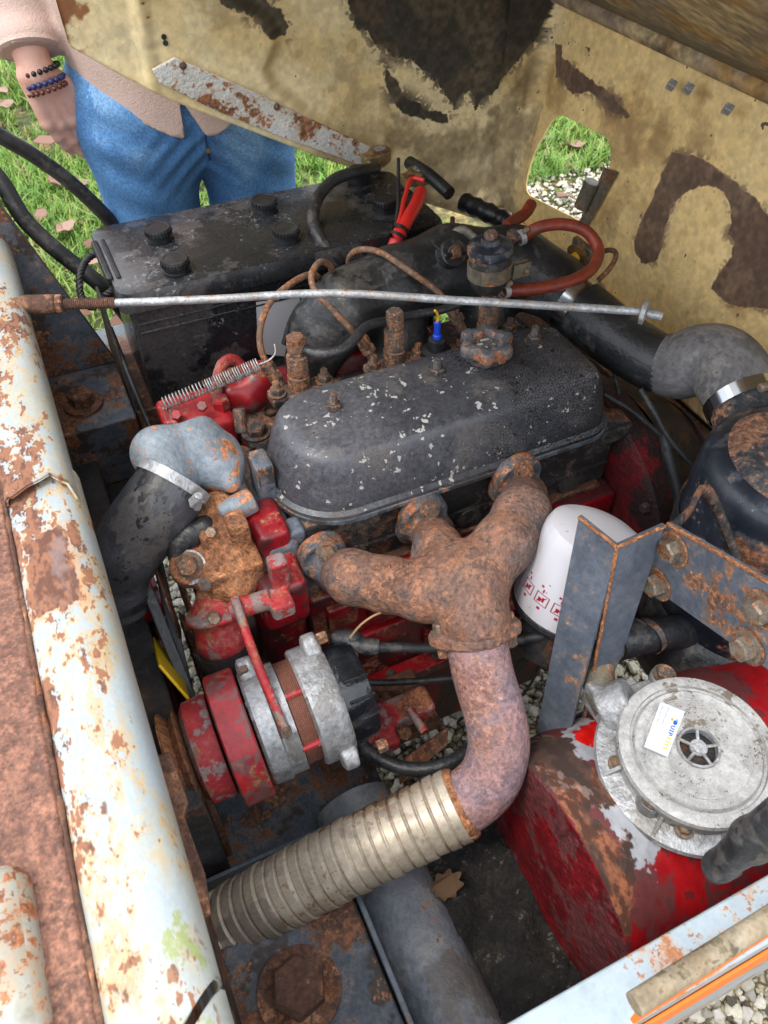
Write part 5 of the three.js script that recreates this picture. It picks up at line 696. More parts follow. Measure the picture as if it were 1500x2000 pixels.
// ---------- alternator ----------
{
  const t = T('alternator', 'alternator with red front band, bare aluminium body and black rear cap', 'alternator');
  const ay = 0.65, az = -0.468, AX = V(1, 0.06, 0.02).normalize(), O = V(0.1, ay, az), at = s => O.clone().addScaledVector(AX, s - 0.09);
  const band = (name, prof, m, label, seg = 56) => M(name, lathe(prof, at(0), AX, seg), m, t, label);
  const pu = band('pulley', [[0, -0.064], [0.045, -0.064], [0.058, -0.061], [0.0585, -0.058], [0.046, -0.05], [0.058, -0.042], [0.045, -0.038], [0, -0.038]], MAT.rust);
  band('hub_guard', [[0.03, -0.036], [0.052, -0.035], [0.06, -0.03], [0.062, -0.008], [0.06, -0.002], [0.03, -0.002]], MAT.redChip, 'chipped red guard');
  band('front_band', [[0.05, 0.002], [0.076, 0.002], [0.0785, 0.004], [0.0785, 0.035], [0.0765, 0.037], [0.05, 0.037]], MAT.redBright, 'bright red band with rusty edges');
  band('front_housing', [[0.05, 0.04], [0.066, 0.04], [0.0685, 0.043], [0.0695, 0.062], [0.0665, 0.064], [0.0665, 0.082], [0.05, 0.083]], MAT.alu);
  band('stator', [[0.05, 0.083], [0.0625, 0.083], [0.0625, 0.104], [0.05, 0.104]], MAT.lamin, 'rusty laminated stator');
  band('rear_housing', [[0.05, 0.102], [0.069, 0.102], [0.0715, 0.105], [0.0715, 0.132], [0.07, 0.137], [0.066, 0.142], [0.05, 0.144]], MAT.alu);
  const cap = band('rear_cap', [[0.04, 0.142], [0.0615, 0.142], [0.062, 0.147], [0.0605, 0.17], [0.057, 0.177], [0.03, 0.179], [0, 0.179]], MAT.gloss, 'glossy black plastic rear cap');
  for (const a of [0.35, 0.75, 1.15]) { const q = (s, r) => at(s).add(V(0, r * Math.cos(a), r * Math.sin(a))); M('cap_rib', rod(q(0.144, 0.0615), q(0.176, 0.0585), 0.0025, 8), MAT.gloss, cap); }
  const ear = (name, s, a, m) => { const q = at(s).add(V(0, 0.076 * Math.cos(a), 0.076 * Math.sin(a))), c = at(s).add(V(0, 0.05 * Math.cos(a), 0.05 * Math.sin(a))); return M(name, sdfAuto(U(0.008, cylS(q.clone().addScaledVector(AX, -0.009), q.clone().addScaledVector(AX, 0.009), 0.013), boxS(c.clone().lerp(q, 0.6), V(0.009, 0.013, 0.013), 0.004)), [q, c], 0.025, 0.003), m, t); };
  ear('mounting_ear', 0.128, -0.55, MAT.alu); ear('mounting_ear', 0.05, -0.6, MAT.alu); ear('mounting_ear', 0.128, 1.75, MAT.alu);
  for (const [s, a] of [[0.128, -0.55], [0.03, -0.5], [0.152, 1.75]]) { const q = at(s).add(V(0, 0.078 * Math.cos(a), 0.078 * Math.sin(a))); M('through_bolt', hexG(q.clone().addScaledVector(AX, 0.01), AX, 0.013, 0.012, { turn: s * 9 }), MAT.boltRust, t); }
  for (const [s, a] of [[0.075, 0.2], [0.075, 1.2]]) M('through_rod', rod(at(0.078).add(V(0, 0.064 * Math.cos(a), 0.064 * Math.sin(a))), at(0.118).add(V(0, 0.064 * Math.cos(a), 0.064 * Math.sin(a))), 0.004, 8), MAT.redChip, t);
  { const p = P(668, 1262, { d: 0.95 }); M('terminal_stud', join(hexG(p.clone().add(V(0, -0.006, 0.004)), V(0.5, 0.3, 0.8), 0.014, 0.012, { washer: 1, stud: 0.008 })), MAT.bolt, t); M('terminal_cover', sdfAuto(U(0.01, capS(P(662, 1250, { d: 0.96 }), P(688, 1252, { d: 0.955 }), 0.012, 0.014)), [P(662, 1250, { d: 0.96 }), P(688, 1252, { d: 0.955 })], 0.03, 0.003), MAT.rubber, t); }
  const arm = T('adjusting_arm', 'flat pinkish red adjusting arm crossing over the alternator', 'bracket');
  { const a = P(458, 1168, { d: 0.915 }), b = P(500, 1290, { d: 0.88 }), c = P(556, 1424, { d: 0.865 }); M('bar', tube([a, b, c], 0.0055, { rad: 8, step: 0.02 }), MAT.redChip, arm); M('bolt', hexG(c.clone().add(V(0, -0.004, 0)), V(0, 0.6, 0.7), 0.013, 0.008), MAT.boltRust, arm); }
  const cb = T('alternator_cable', 'black cable with a rubber boot leading right from the alternator terminal', 'cable');
  M('boot', tube([P(680, 1258, { d: 0.95 }), P(710, 1262, { d: 0.95 }), P(740, 1264, { d: 0.95 })], tt => 0.011 - 0.001 * tt, { rad: 14 }), MAT.rubber, cb); M('cable', tube([P(735, 1264, { d: 0.95 }), P(850, 1265, { d: 0.96 }), P(960, 1255, { d: 0.96 }), P(1080, 1240, { d: 0.95 }), P(1180, 1225, { d: 0.97 })], 0.0065, { rad: 10 }), MAT.cable, cb);
  const wr = T('thin_wire', 'thin beige wire curling up from the alternator terminal', 'wire'); M('strand', tube([P(684, 1245, { d: 0.93 }), P(705, 1220, { d: 0.92 }), P(735, 1200, { d: 0.92 }), P(780, 1190, { d: 0.94 })], 0.0015, { rad: 6 }), MAT.tan, wr);
  const lb = T('alternator_bracket', 'dirty red cast bracket beneath the alternator', 'bracket');
  M('plate', sdfAuto(U(0.01, boxS(P(770, 1395, { d: 1.08 }), V(0.055, 0.014, 0.02), 0.006), boxS(P(740, 1430, { d: 1.06 }), V(0.02, 0.012, 0.03), 0.006), capS(P(700, 1450, { d: 1.02 }), P(735, 1430, { d: 1.05 }), 0.012)), [P(770, 1395, { d: 1.08 }), P(700, 1450, { d: 1.02 })], 0.08, 0.004), MAT.redChip, lb);
  for (const [a, b] of [[[800, 1385], [830, 1430]], [[740, 1420], [755, 1460]]]) M('web', tube([P(a[0], a[1], { d: 1.06 }), P(b[0], b[1], { d: 1.04 })], 0.006, { rad: 8 }), MAT.redChip, lb); M('nut', hexG(P(786, 1428, { d: 1.06 }), V(0, 0.6, 0.7), 0.018, 0.012), MAT.boltRust, lb);
  M('foot', bx(0.19, 0.31, 0.44, 0.46, -0.57, -0.47, 0.004), MAT.rustDark, lb); M('arm', slab([P(775, 1490, { d: 1.06 }), P(885, 1428, { d: 1.06 }), P(895, 1470, { d: 1.04 }), P(790, 1540, { d: 1.04 })], V(0, 0.7, 0.7), 0.006), MAT.rustDark, lb);
  const hz = T('lower_hose', 'dusty black hose sagging below the cast bracket', 'hose'); M('hose', tube([P(690, 1440, { d: 1.0 }), P(730, 1475, { d: 0.99 }), P(800, 1502, { d: 0.98 }), P(880, 1490, { d: 0.98 }), P(930, 1450, { d: 1.0 }), P(960, 1400, { d: 1.05 })], 0.009, { rad: 12 }), MAT.rubber, hz);
}
// ---------- injectors, pipes and fuel filter on the far side ----------
{
  [[585, 740, 'injector beside the return spring end, first of three'], [770, 690, 'middle injector with hose banjo on top, beside the blue wire'], [950, 640, 'injector joined to the red rubber fuel hose']].forEach(([px, py, l], i) => {
    const t = T('injector', 'rusty ' + l, 'injector', 'injectors along the rocker cover'), p = P(px, py + 14, { z: -0.825 }), n = V(0.03, 1, -0.06).normalize(), h = 0.062;
    M('body', lathe([[0.0155, 0], [0.0155, 0.018], [0.0135, 0.019], [0.0135, 0.021], [0.0145, 0.022], [0.0145, h * 0.78], [0.012, h * 0.8], [0.0095, h * 0.82], [0.0095, h]], p, n, 18), MAT.boltRust, t);
    M('banjo_bolt', join(hexG(p.clone().addScaledVector(n, h * 0.84), n, 0.022, 0.006), lathe([[0.0125, 0.006], [0.0125, 0.015], [0, 0.015]], p.clone().addScaledVector(n, h * 0.84), n, 16), hexG(p.clone().addScaledVector(n, h * 0.84 + 0.015), n, 0.021, 0.011, { turn: i })), MAT.boltRust, t);
    M('clamp_foot', sdfAuto(U(0.006, boxS(p.clone().add(V(0.0, -0.006, 0.004)), V(0.045, 0.007, 0.016), 0.004)), [p], 0.06, 0.0035), i === 1 ? MAT.boltRust : MAT.headBlack, t);
    for (const s of [-1, 1]) M('clamp_nut', hexG(p.clone().add(V(0.034 * s, 0.002, 0.006)), UPY, 0.016, 0.011, { washer: 1, stud: 0.009, turn: s + i }), MAT.boltRust, t);
    const u = P([540, 722, 895][i], [740, 688, 628][i], { d: [1.09, 1.12, 1.16][i] }), ud = V(-0.35, 0.85, -0.4).normalize(); M('pipe_union', join(hexG(u, ud, 0.019, 0.012), hexG(u.clone().addScaledVector(ud, 0.013), ud, 0.017, 0.012, { turn: 0.5 }), rod(u.clone().addScaledVector(ud, -0.03), u, 0.008, 12)), MAT.boltRust, t);
  });
  const pipe = (label, pts, m = MAT.thinPipe, r = 0.0045, name = 'injector_pipe', cat = 'fuel pipe', g) => { const t = T(name, label, cat, g); M('pipe', tube(pts, r, { rad: 10, step: 0.006 }), m, t); return t; };
  pipe('rusty thin fuel pipe bowing out to the left of the intake manifold', [P(535, 728, { d: 1.08 }), P(512, 690, { d: 1.07 }), P(508, 645, { d: 1.06 }), P(525, 595, { d: 1.06 }), P(560, 560, { d: 1.07 }), P(605, 536, { d: 1.1 }), P(640, 560, { d: 1.2 })]);
  pipe('rusty thin fuel pipe with a tall hairpin loop above the intake manifold', [P(718, 680, { d: 1.11 }), P(690, 648, { d: 1.06 }), P(650, 605, { d: 1.04 }), P(618, 572, { d: 1.04 }), P(608, 540, { d: 1.05 }), P(625, 512, { d: 1.07 }), P(645, 520, { d: 1.1 }), P(650, 560, { d: 1.17 })]);
  pipe('rusty thin fuel pipe arching across the top of the intake manifold', [P(890, 622, { d: 1.15 }), P(860, 575, { d: 1.12 }), P(800, 530, { d: 1.1 }), P(740, 492, { d: 1.12 }), P(700, 488, { d: 1.14 }), P(682, 505, { d: 1.17 }), P(685, 540, { d: 1.22 })]);
  pipe('black leak off hose linking the first two injectors', [P(588, 682, { d: 1.03 }), P(620, 690, { d: 1.02 }), P(665, 684, { d: 1.02 }), P(695, 660, { d: 1.03 }), P(715, 638, { d: 1.05 }), P(750, 628, { d: 1.07 }), P(766, 630, { d: 1.08 })], MAT.rubber, 0.0065, 'leak_off_hose', 'hose');
  pipe('black leak off hose passing under the galvanised rod', [P(775, 622, { d: 1.08 }), P(815, 614, { d: 1.1 }), P(860, 606, { d: 1.11 }), P(905, 590, { d: 1.12 })], MAT.rubber, 0.0062, 'leak_off_hose', 'hose');
  pipe('red brown rubber fuel hose looping out to the hood wall', [P(1022, 462, { d: 1.14 }), P(1050, 445, { d: 1.13 }), P(1100, 438, { d: 1.13 }), P(1145, 452, { d: 1.13 }), P(1168, 485, { d: 1.13 }), P(1160, 520, { d: 1.12 }), P(1125, 545, { d: 1.11 }), P(1060, 562, { d: 1.1 }), P(985, 568, { d: 1.09 })], MAT.redHose, 0.0088, 'fuel_hose', 'hose');
  pipe('short red brown fuel hose rising behind the fuel filter', [P(990, 442, { d: 1.18 }), P(1005, 430, { d: 1.19 }), P(1025, 418, { d: 1.2 }), P(1038, 398, { d: 1.21 })], MAT.redHose, 0.009, 'fuel_hose', 'hose');
  pipe('thin bent steel pipe behind the red brown fuel hose loop', [P(1160, 500, { d: 1.2 }), P(1190, 488, { d: 1.2 }), P(1203, 495, { d: 1.19 }), P(1190, 525, { d: 1.18 }), P(1130, 575, { d: 1.17 }), P(1060, 600, { d: 1.16 })], MAT.rustDark, 0.004, 'steel_pipe', 'fuel pipe');
  for (const [px, py, d, n] of [[985, 568, 1.08, V(1, 0, -0.2)], [1018, 464, 1.135, V(1, 0.2, 0)]]) { const t = T('hose_clip', px < 1000 ? 'small steel clip on the hose end at the injector' : 'small steel clip on the hose end at the fuel filter', 'clip'); const p = P(px, py, { d }); M('band', lathe([[0.0092, -0.004], [0.0108, -0.004], [0.0108, 0.004], [0.0092, 0.004]], p, n, 20), MAT.zinc, t); M('screw', rod(p.clone().add(V(-0.002, 0.01, 0.004)), p.clone().add(V(0.008, 0.014, 0.004)), 0.004, 10), MAT.bolt, t); }
  let t = T('cable_gland', 'yellow banded cable gland at the foot of the hood wall', 'fitting'); { const p = P(1125, 505, { d: 1.22 }); M('gland', rod(P(1110, 512, { d: 1.22 }), P(1128, 500, { d: 1.22 }), 0.008, 14), MAT.wireYellow, t); M('nut', hexG(P(1128, 500, { d: 1.22 }), V(1, 0.4, -0.3), 0.026, 0.016, { washer: 1 }), MAT.brass, t); M('plate', bx(p.x + 0.01, p.x + 0.02, p.y - 0.05, p.y + 0.02, p.z - 0.03, p.z + 0.02, 0.002), MAT.olive, t); }
  t = T('fuel_filter', 'small black fuel filter bowl held in a steel clamp bracket', 'fuel filter');
  { const p = P(955, 540, { y: 0.935 }), n = V(-0.05, 1, -0.02).normalize();
    M('bowl', lathe([[0, -0.024], [0.018, -0.02], [0.026, -0.008], [0.0275, 0.0], [0.0275, 0.03], [0.026, 0.033]], p, n, 36), MAT.headBlack, t);
    M('cap', lathe([[0.026, 0.034], [0.0305, 0.036], [0.031, 0.041], [0.029, 0.047], [0.022, 0.05], [0.02, 0.049], [0.0135, 0.05], [0.012, 0.056], [0, 0.057]], p, n, 40), MAT.airBlack, t); M('cap_bolt', hexG(p.clone().addScaledVector(n, 0.056), n, 0.015, 0.009), MAT.boltRust, t);
    M('band', lathe([[0.0282, 0.002], [0.0298, 0.002], [0.0298, 0.022], [0.0282, 0.022]], p, n, 36), MAT.olive, t);
    M('band_ears', join(bx(p.x + 0.024, p.x + 0.05, p.y + 0.001, p.y + 0.021, p.z + 0.012, p.z + 0.0135, 0.0006), bx(p.x + 0.024, p.x + 0.05, p.y + 0.001, p.y + 0.021, p.z + 0.021, p.z + 0.0225, 0.0006)), MAT.olive, t); M('band_bolt', rod(V(p.x + 0.042, p.y + 0.011, p.z + 0.008), V(p.x + 0.042, p.y + 0.011, p.z + 0.03), 0.0035, 10), MAT.bolt, t);
    M('arm', tube([P(930, 470, { d: 1.14 }), P(905, 452, { d: 1.15 }), P(880, 462, { d: 1.16 }), P(868, 500, { d: 1.15 })], 0.004, { rad: 8, flat: 2.4 }), MAT.olive, t); M('foot_plate', bx(P(880, 505, { d: 1.14 }).x - 0.02, P(880, 505, { d: 1.14 }).x + 0.022, 0.93, 0.936, P(880, 505, { d: 1.14 }).z - 0.02, P(880, 505, { d: 1.14 }).z + 0.02, 0.002), MAT.intake, t); const q = P(880, 490, { d: 1.13 }); M('rubber_mount', rod(q.clone().add(V(0, -0.014, -0.01)), q.clone().add(V(0, 0.004, 0.012)), 0.02, 24), MAT.rubber, t); M('mount_bolt', hexG(q.clone().add(V(0, 0.004, 0.0125)), V(0, 0.4, 1), 0.014, 0.008, { washer: 1 }), MAT.boltRust, t);
    M('outlet_union', join(rod(P(990, 462, { d: 1.14 }), P(1022, 463, { d: 1.14 }), 0.0085, 12), hexG(P(1000, 463, { d: 1.14 }), V(1, 0, 0), 0.021, 0.01)), MAT.boltDark, t); }
  t = T('temperature_sender', 'black sender with a blue connector and a yellow wire', 'sensor'); { const p = P(852, 690, { d: 1.1 }); M('base', lathe([[0.021, 0], [0.021, 0.006], [0.013, 0.008], [0.012, 0.024], [0.009, 0.026], [0, 0.026]], p, UPY, 24), MAT.plastic, t); M('connector', rod(p.clone().add(V(0, 0.025, 0)), p.clone().add(V(-0.001, 0.052, 0)), 0.0045, 10), MAT.wireBlue, t); M('connector_skirt', rod(p.clone().add(V(0, 0.024, 0)), p.clone().add(V(0, 0.032, 0)), 0.0065, 10), MAT.wireBlue, t); M('wire', tube([p.clone().add(V(-0.001, 0.05, 0)), p.clone().add(V(-0.001, 0.062, 0.001)), p.clone().add(V(-0.007, 0.072, 0.002))], 0.0018, { rad: 8 }), MAT.wireYellow, t); }
  // injection pump, red
  t = T('injection_pump', 'bright red fuel injection pump beside the battery', 'fuel pump');
  const ip = P(385, 815, { d: 1.1 });
  M('body', sdfAuto(U(0.012, boxS(ip.clone().add(V(0.005, -0.03, 0)), V(0.042, 0.045, 0.04), 0.012), boxS(ip.clone().add(V(-0.008, 0.005, -0.01)), V(0.04, 0.014, 0.028), 0.006)), [ip], 0.11, 0.0045), MAT.redBright, t);
  M('governor', sdfAuto(U(0.014, boxS(P(490, 760, { d: 1.14 }), V(0.045, 0.03, 0.03), 0.012), capS(P(500, 742, { d: 1.12 }), P(485, 775, { d: 1.12 }), 0.02)), [P(490, 755, { d: 1.14 })], 0.09, 0.0045), MAT.redBright, t);
  M('delivery_bend', tube([P(420, 800, { d: 1.1 }), P(424, 750, { d: 1.09 }), P(435, 712, { d: 1.09 }), P(455, 702, { d: 1.1 }), P(475, 720, { d: 1.11 })], 0.0085, { rad: 12 }), MAT.redChip, t); M('bend_nut', hexG(P(432, 795, { d: 1.09 }), UPY, 0.022, 0.016), MAT.redBright, t);
  M('lever', slab([P(312, 790, { d: 1.07 }), P(328, 784, { d: 1.07 }), P(352, 850, { d: 1.05 }), P(338, 856, { d: 1.05 })], V(0, 0.7, 0.7), 0.006), MAT.redChip, t);
  for (const [x, y] of [[345, 812], [395, 795], [410, 840]]) M('bolt', hexG(P(x, y, { d: 1.06 }), V(-0.1, 0.8, 0.5), 0.013, 0.006), MAT.redBright, t);
  M('far_body', sdfAuto(U(0.012, boxS(P(690, 705, { d: 1.22 }), V(0.05, 0.03, 0.03), 0.01), boxS(P(810, 665, { d: 1.24 }), V(0.02, 0.03, 0.03), 0.01)), [P(690, 705, { d: 1.22 }), P(810, 665, { d: 1.24 })], 0.08, 0.006), MAT.redBright, t);
  t = T('return_spring', 'thin steel coil spring stretched above the red injection pump', 'spring');
  { const a = P(318, 790, { d: 1.06 }), b = P(505, 712, { d: 1.06 }), q = [], n = b.clone().sub(a).normalize(), s = n.clone().cross(UPY).normalize(), u = n.clone().cross(s); for (let i = 0; i <= 640; i++) { const f = i / 640, dens = f < 0.45 ? f * 0.8 : 0.36 + (f - 0.45) * 1.164, an = dens * 36 * 6.283; q.push(a.clone().lerp(b, f).addScaledVector(s, 0.0085 * Math.cos(an)).addScaledVector(u, 0.0085 * Math.sin(an))); } M('coil', tube(q, 0.0011, { seg: 900, rad: 5 }), MAT.zinc, t); M('hook', tube([b, P(525, 704, { d: 1.06 }), P(538, 690, { d: 1.06 }), P(536, 672, { d: 1.06 })], 0.0013, { rad: 6 }), MAT.zinc, t); }
}
// ---------- oil filter ----------
{
  const N = 512, H = 256, A = new Uint8Array(N * H * 4), f = field(N, 32, 3, 401, 0.6, H), f2 = field(N, 6, 5, 402, 0.6, H);
  const cv = document.createElement('canvas'); cv.width = N; cv.height = H; const x = cv.getContext('2d'); x.fillStyle = '#c6c6cc'; x.fillRect(0, 0, N, H); x.strokeStyle = '#7a1420'; x.fillStyle = '#a01830'; x.lineWidth = 1.1;
  x.save(); x.translate(-165, 8); x.scale(1.35, 1.35); for (let i = 0; i < 3; i++) { const X = 290 + i * 24, Y = 110; x.strokeRect(X, Y, 17, 20); x.fillRect(X + 4, Y + 8, 4, 8); x.fillRect(X + 9, Y + 5, 3, 9); x.fillRect(X + 6, Y - 10, 2, 7); x.beginPath(); x.moveTo(X + 3, Y + 18); x.lineTo(X + 14, Y + 3); x.stroke(); x.fillRect(X + 7, Y + 26, 4, 5); x.fillRect(X + 2, Y - 16, 3, 4); } x.restore(); x.fillStyle = '#33333a'; for (let i = 0; i < 26; i++) { x.fillRect(rr(0, N), rr(0, H), rr(1, 3), rr(1, 3)); }
  const ct = new THREE.CanvasTexture(cv); ct.colorSpace = THREE.SRGBColorSpace; ct.wrapS = ct.wrapT = THREE.RepeatWrapping;
  const fm = new THREE.MeshPhysicalMaterial({ map: ct, roughness: 0.35 });
  const t = T('oil_filter', 'white spin on oil filter with small red print behind the grey angle bracket', 'oil filter');
  const b = P(1090, 1196, { d: 0.965 }), e = P(1172, 1036, { d: 0.9 }), n = e.clone().sub(b), L = n.length(), R = 0.0615;
  let g = new THREE.LatheGeometry([[0, 0], [R * 0.9, 0], [R * 0.985, 0.004], [R, 0.008], [R * 1.0, L - 0.022], [R * 0.985, L - 0.013], [R * 0.93, L - 0.004], [R * 0.82, L], [R * 0.5, L + 0.004], [0, L + 0.005]].map(a => new THREE.Vector2(Math.max(1e-5, a[0]), a[1])), 64); { const p = g.attributes.position, uv = g.attributes.uv; for (let i = 0; i < p.count; i++) uv.setY(i, p.getY(i) / L); }
  g = toCreasedNormals(g, 0.45); { const q = new THREE.Quaternion().setFromUnitVectors(UPY, n.clone().normalize()).invert(), w = camera.position.clone().sub(b).normalize().addScaledVector(cRight, -0.55).applyQuaternion(q); g.rotateY(Math.atan2(w.x, w.z) - 0.523 * Math.PI * 2); } M('can', orient(g, b, n), fm, t); M('rim', lathe([[R * 1.0, 0.004], [R * 1.02, 0.006], [R * 1.02, 0.01], [R, 0.012]], b, n, 56), MAT.rubber, t);
  M('base', rod(b.clone().addScaledVector(n.clone().normalize(), -0.06), b.clone().addScaledVector(n.clone().normalize(), 0.001), R * 0.6, 32), MAT.chassis, t);
}
// ---------- upright angle, cross bar ----------
{
  let t = T('angle_bracket', 'upright grey angle iron with rusty cut edges in front of the white filter', 'bracket');
  const c0 = P(1205, 1068, { y: 0.9 }), c1 = P(1135, 1440, { y: 0.6 }), l0 = P(1130, 1008, { y: 0.905 }), l1 = P(1046, 1432, { y: 0.6 }), r0 = P(1300, 1026, { y: 0.905 }), r1 = P(1213, 1290, { y: 0.72 });
  const nl = c0.clone().sub(l0).cross(l1.clone().sub(l0)).normalize(); if (nl.x > 0) nl.negate(); M('left_flange', slab([l0, c0, c1, l1], nl.clone().negate(), 0.006, 0.0012), MAT.grey, t);
  const nr = r0.clone().sub(c0).cross(c1.clone().sub(c0)).normalize(); if (nr.z < 0) nr.negate(); const flat = q => q.clone().addScaledVector(nr, c0.clone().sub(q).dot(nr)); M('right_flange', slab([c0.clone().addScaledVector(nr, 0.0005), flat(r0).addScaledVector(nr, 0.0005), flat(r1).addScaledVector(nr, 0.0005), flat(c1).addScaledVector(nr, 0.0005)], nr.clone().negate(), 0.006, 0.0012), MAT.grey, t);
  for (const [p, q] of [[l0, c0], [c0, flat(r0)], [c0, c1]]) { const o = V(-0.0008, 0.0003, 0.0008); M('worn_edge', rod(p.clone().add(o), q.clone().add(o), 0.0021, 8), MAT.rust, t, 'rusty worn edge'); }
  M('foot', bx(c1.x - 0.03, c1.x + 0.05, 0.44, 0.6, c1.z - 0.03, c1.z + 0.01, 0.003), MAT.grey, t);
  t = T('cross_bar', 'grey flat bar with four plated bolts running to the air cleaner', 'bracket');
  const q = [P(1302, 1022, { x: 0.49 }), P(1560, 1172, { x: 0.49 }), P(1560, 1352, { x: 0.49 }), P(1262, 1140, { x: 0.49 }), P(1270, 1100, { x: 0.49 })]; M('bar', slab(q, V(1, 0, 0), 0.007, 0.0014), MAT.grey, t); M('worn_edge', rod(q[0].clone().add(V(0.001, -0.0008, 0)), q[1].clone().add(V(0.001, -0.0008, 0)), 0.0023, 8), MAT.rust, t, 'rusty worn edge');
  for (const [px, py, m] of [[1318, 1072, 0], [1286, 1140, 0], [1490, 1190, 0], [1462, 1262, 0]]) { const p = P(px, py, { x: 0.4898 }); M('bolt', hexG(p, V(-1, 0, 0), 0.022, 0.014, { washer: 1, turn: px }), MAT.bolt, t); M('rust_ring', lathe([[0.019, 0], [0.02, 0.001], [0.014, 0.0015]], p, V(-1, 0, 0), 22), MAT.rust, t); }
}
// ---------- hydraulic tank with its lid ----------
{
  const R = 0.142, TC = V(0.306, 0.556, -0.206), XL = 0.62;
  const onTank = (px, py) => { const d = P(px, py, { d: 1 }).sub(camera.position), ey = camera.position.y - TC.y, ez = camera.position.z - TC.z, a = d.y * d.y + d.z * d.z, b = 2 * (d.y * ey + d.z * ez), c = ey * ey + ez * ez - R * R, s = (-b - Math.sqrt(Math.max(0, b * b - 4 * a * c))) / (2 * a); const p = camera.position.clone().addScaledVector(d, s); return [p.x - TC.x, Math.atan2(p.z - TC.z, p.y - TC.y) * R]; };
  const W = 1024, H = 1024, TW = 0.6, TH = Math.PI * 2 * R, tp = q => [q[0] / TW * W, (q[1] + TH / 2) / TH * H], poly = a => a.map(q => tp(onTank(...q)));
  const rustP = [poly([[985, 1490], [1050, 1430], [1110, 1440], [1130, 1480], [1165, 1490], [1192, 1530], [1196, 1570], [1165, 1590], [1200, 1620], [1230, 1650], [1245, 1700], [1250, 1760], [1215, 1830], [1190, 1800], [1120, 1620], [1060, 1540]])], greyP = [poly([[1080, 1440], [1130, 1400], [1180, 1420], [1190, 1500], [1230, 1560], [1290, 1640], [1260, 1690], [1290, 1720], [1270, 1740], [1220, 1690], [1180, 1610], [1150, 1560], [1170, 1500], [1120, 1480]])], redP = [poly([[1120, 1430], [1165, 1410], [1168, 1470], [1150, 1450], [1130, 1445]])];
  const n1 = field(W, 8, 6, 411, 0.6), n2 = field(W, 64, 4, 412, 0.6), n3 = field(W, 20, 5, 413, 0.6), w = worley(W, 60, 9);
  const D = (ps, x, y, j) => { let d = 1e9; for (const p of ps) d = Math.min(d, polyDist(p, x, y)); return d + j; };
  MAT.tank = mk({ N: W, H, tile: [TW, TH], bump: 0.0016, rough: 0.35, rm: true }, (i, u, v, c) => {
    const x = u * W, y = v * H, j = (n3[i] - 0.5) * 44 + (n2[i] - 0.5) * 24, f = n2[i] - 0.5; set3(c, [158, 20, 26]); mix3(c, [132, 18, 26], ss(0.45, 0.7, n1[i])); c.h = 0.6; c.q = 0.3;
    const gr = ss(0.44, 0.62, n1[i] * 0.45 + n3[i] * 0.3 + n2[i] * 0.3); mix3(c, [92, 44, 44], gr * 0.9); if (n2[i] > 0.74) mix3(c, [60, 40, 38], 0.6); c.q += gr * 0.35;
    if (x < 620 && y > 300) { const g = 1 - ss(-2, 2, D(greyP, x, y, j)); mix3(c, [150, 152, 158], g); c.h -= g * 0.12; const r = 1 - ss(-3, 3, D(rustP, x, y, j)); if (r > 0) { const rc = RC; set3(rc, [84, 50, 36]); mix3(rc, [140, 86, 58], ss(0.4, 0.7, n2[i])); mix3(rc, [56, 44, 40], ss(0.58, 0.7, n1[i]) * 0.8); mix3(rc, [150, 134, 128], ss(0.72, 0.8, n3[i]) * 0.6); mix3(c, [rc.r, rc.g, rc.b], r); c.h = lerp(c.h, 0.25 + n2[i] * 0.5, r); c.q = lerp(c.q, 0.9, r); } const rd = 1 - ss(-2, 2, D(redP, x, y, j * 0.6)); mix3(c, [206, 20, 16], rd); }
    const k = 1 + f * 0.25; c.r *= k; c.g *= k; c.b *= k;
  });
  const t = T('hydraulic_tank', 'red cylindrical tank with flaking paint and rust beside the sill', 'tank');
  { const n = 72, m = 20, pos = [], uv = [], nor = [], idx = []; for (let i = 0; i <= m; i++) for (let j = 0; j <= n; j++) { const a = j / n * Math.PI * 2 - Math.PI, x = i / m * XL; pos.push(TC.x + x, TC.y + R * Math.cos(a), TC.z + R * Math.sin(a)); nor.push(0, Math.cos(a), Math.sin(a)); uv.push(x, a * R + TH / 2); if (i < m && j < n) { const k = i * (n + 1) + j; idx.push(k, k + 1, k + n + 1, k + 1, k + n + 2, k + n + 1); } } const g = new THREE.BufferGeometry(); g.setAttribute('position', new THREE.Float32BufferAttribute(pos, 3)); g.setAttribute('normal', new THREE.Float32BufferAttribute(nor, 3)); g.setAttribute('uv', new THREE.Float32BufferAttribute(uv, 2)); g.setIndex(idx); M('shell', g, MAT.tank, t); }
  M('end_plate', lathe([[0, 0.004], [R * 0.7, 0.003], [R - 0.004, 0.0], [R - 0.0008, -0.003]], TC, V(-1, 0, 0), 64), MAT.tankEnd, t); M('far_end', lathe([[0, 0], [R - 0.001, 0]], TC.clone().add(V(XL, 0, 0)), V(1, 0, 0), 48), MAT.redBlock, t);
  M('saddle', bx(0.31, 0.35, 0.26, 0.45, -0.33, -0.09, 0.004), MAT.chassis, t); M('saddle', bx(0.8, 0.84, 0.26, 0.45, -0.33, -0.09, 0.004), MAT.chassis, t);
  const l = T('filter_housing_lid', 'round cast aluminium filter lid with a sticker on top of the red tank', 'tank lid');
  const lc = P(1364, 1456, { y: 0.735 }), base = V(lc.x, 0.695, lc.z), tilt = V(-0.04, 1, 0.05).normalize();
  M('flange', lathe([[0, 0], [0.099, 0], [0.1, 0.003], [0.098, 0.007], [0.09, 0.009], [0.074, 0.0125]], base, tilt, 72), MAT.alu, l);
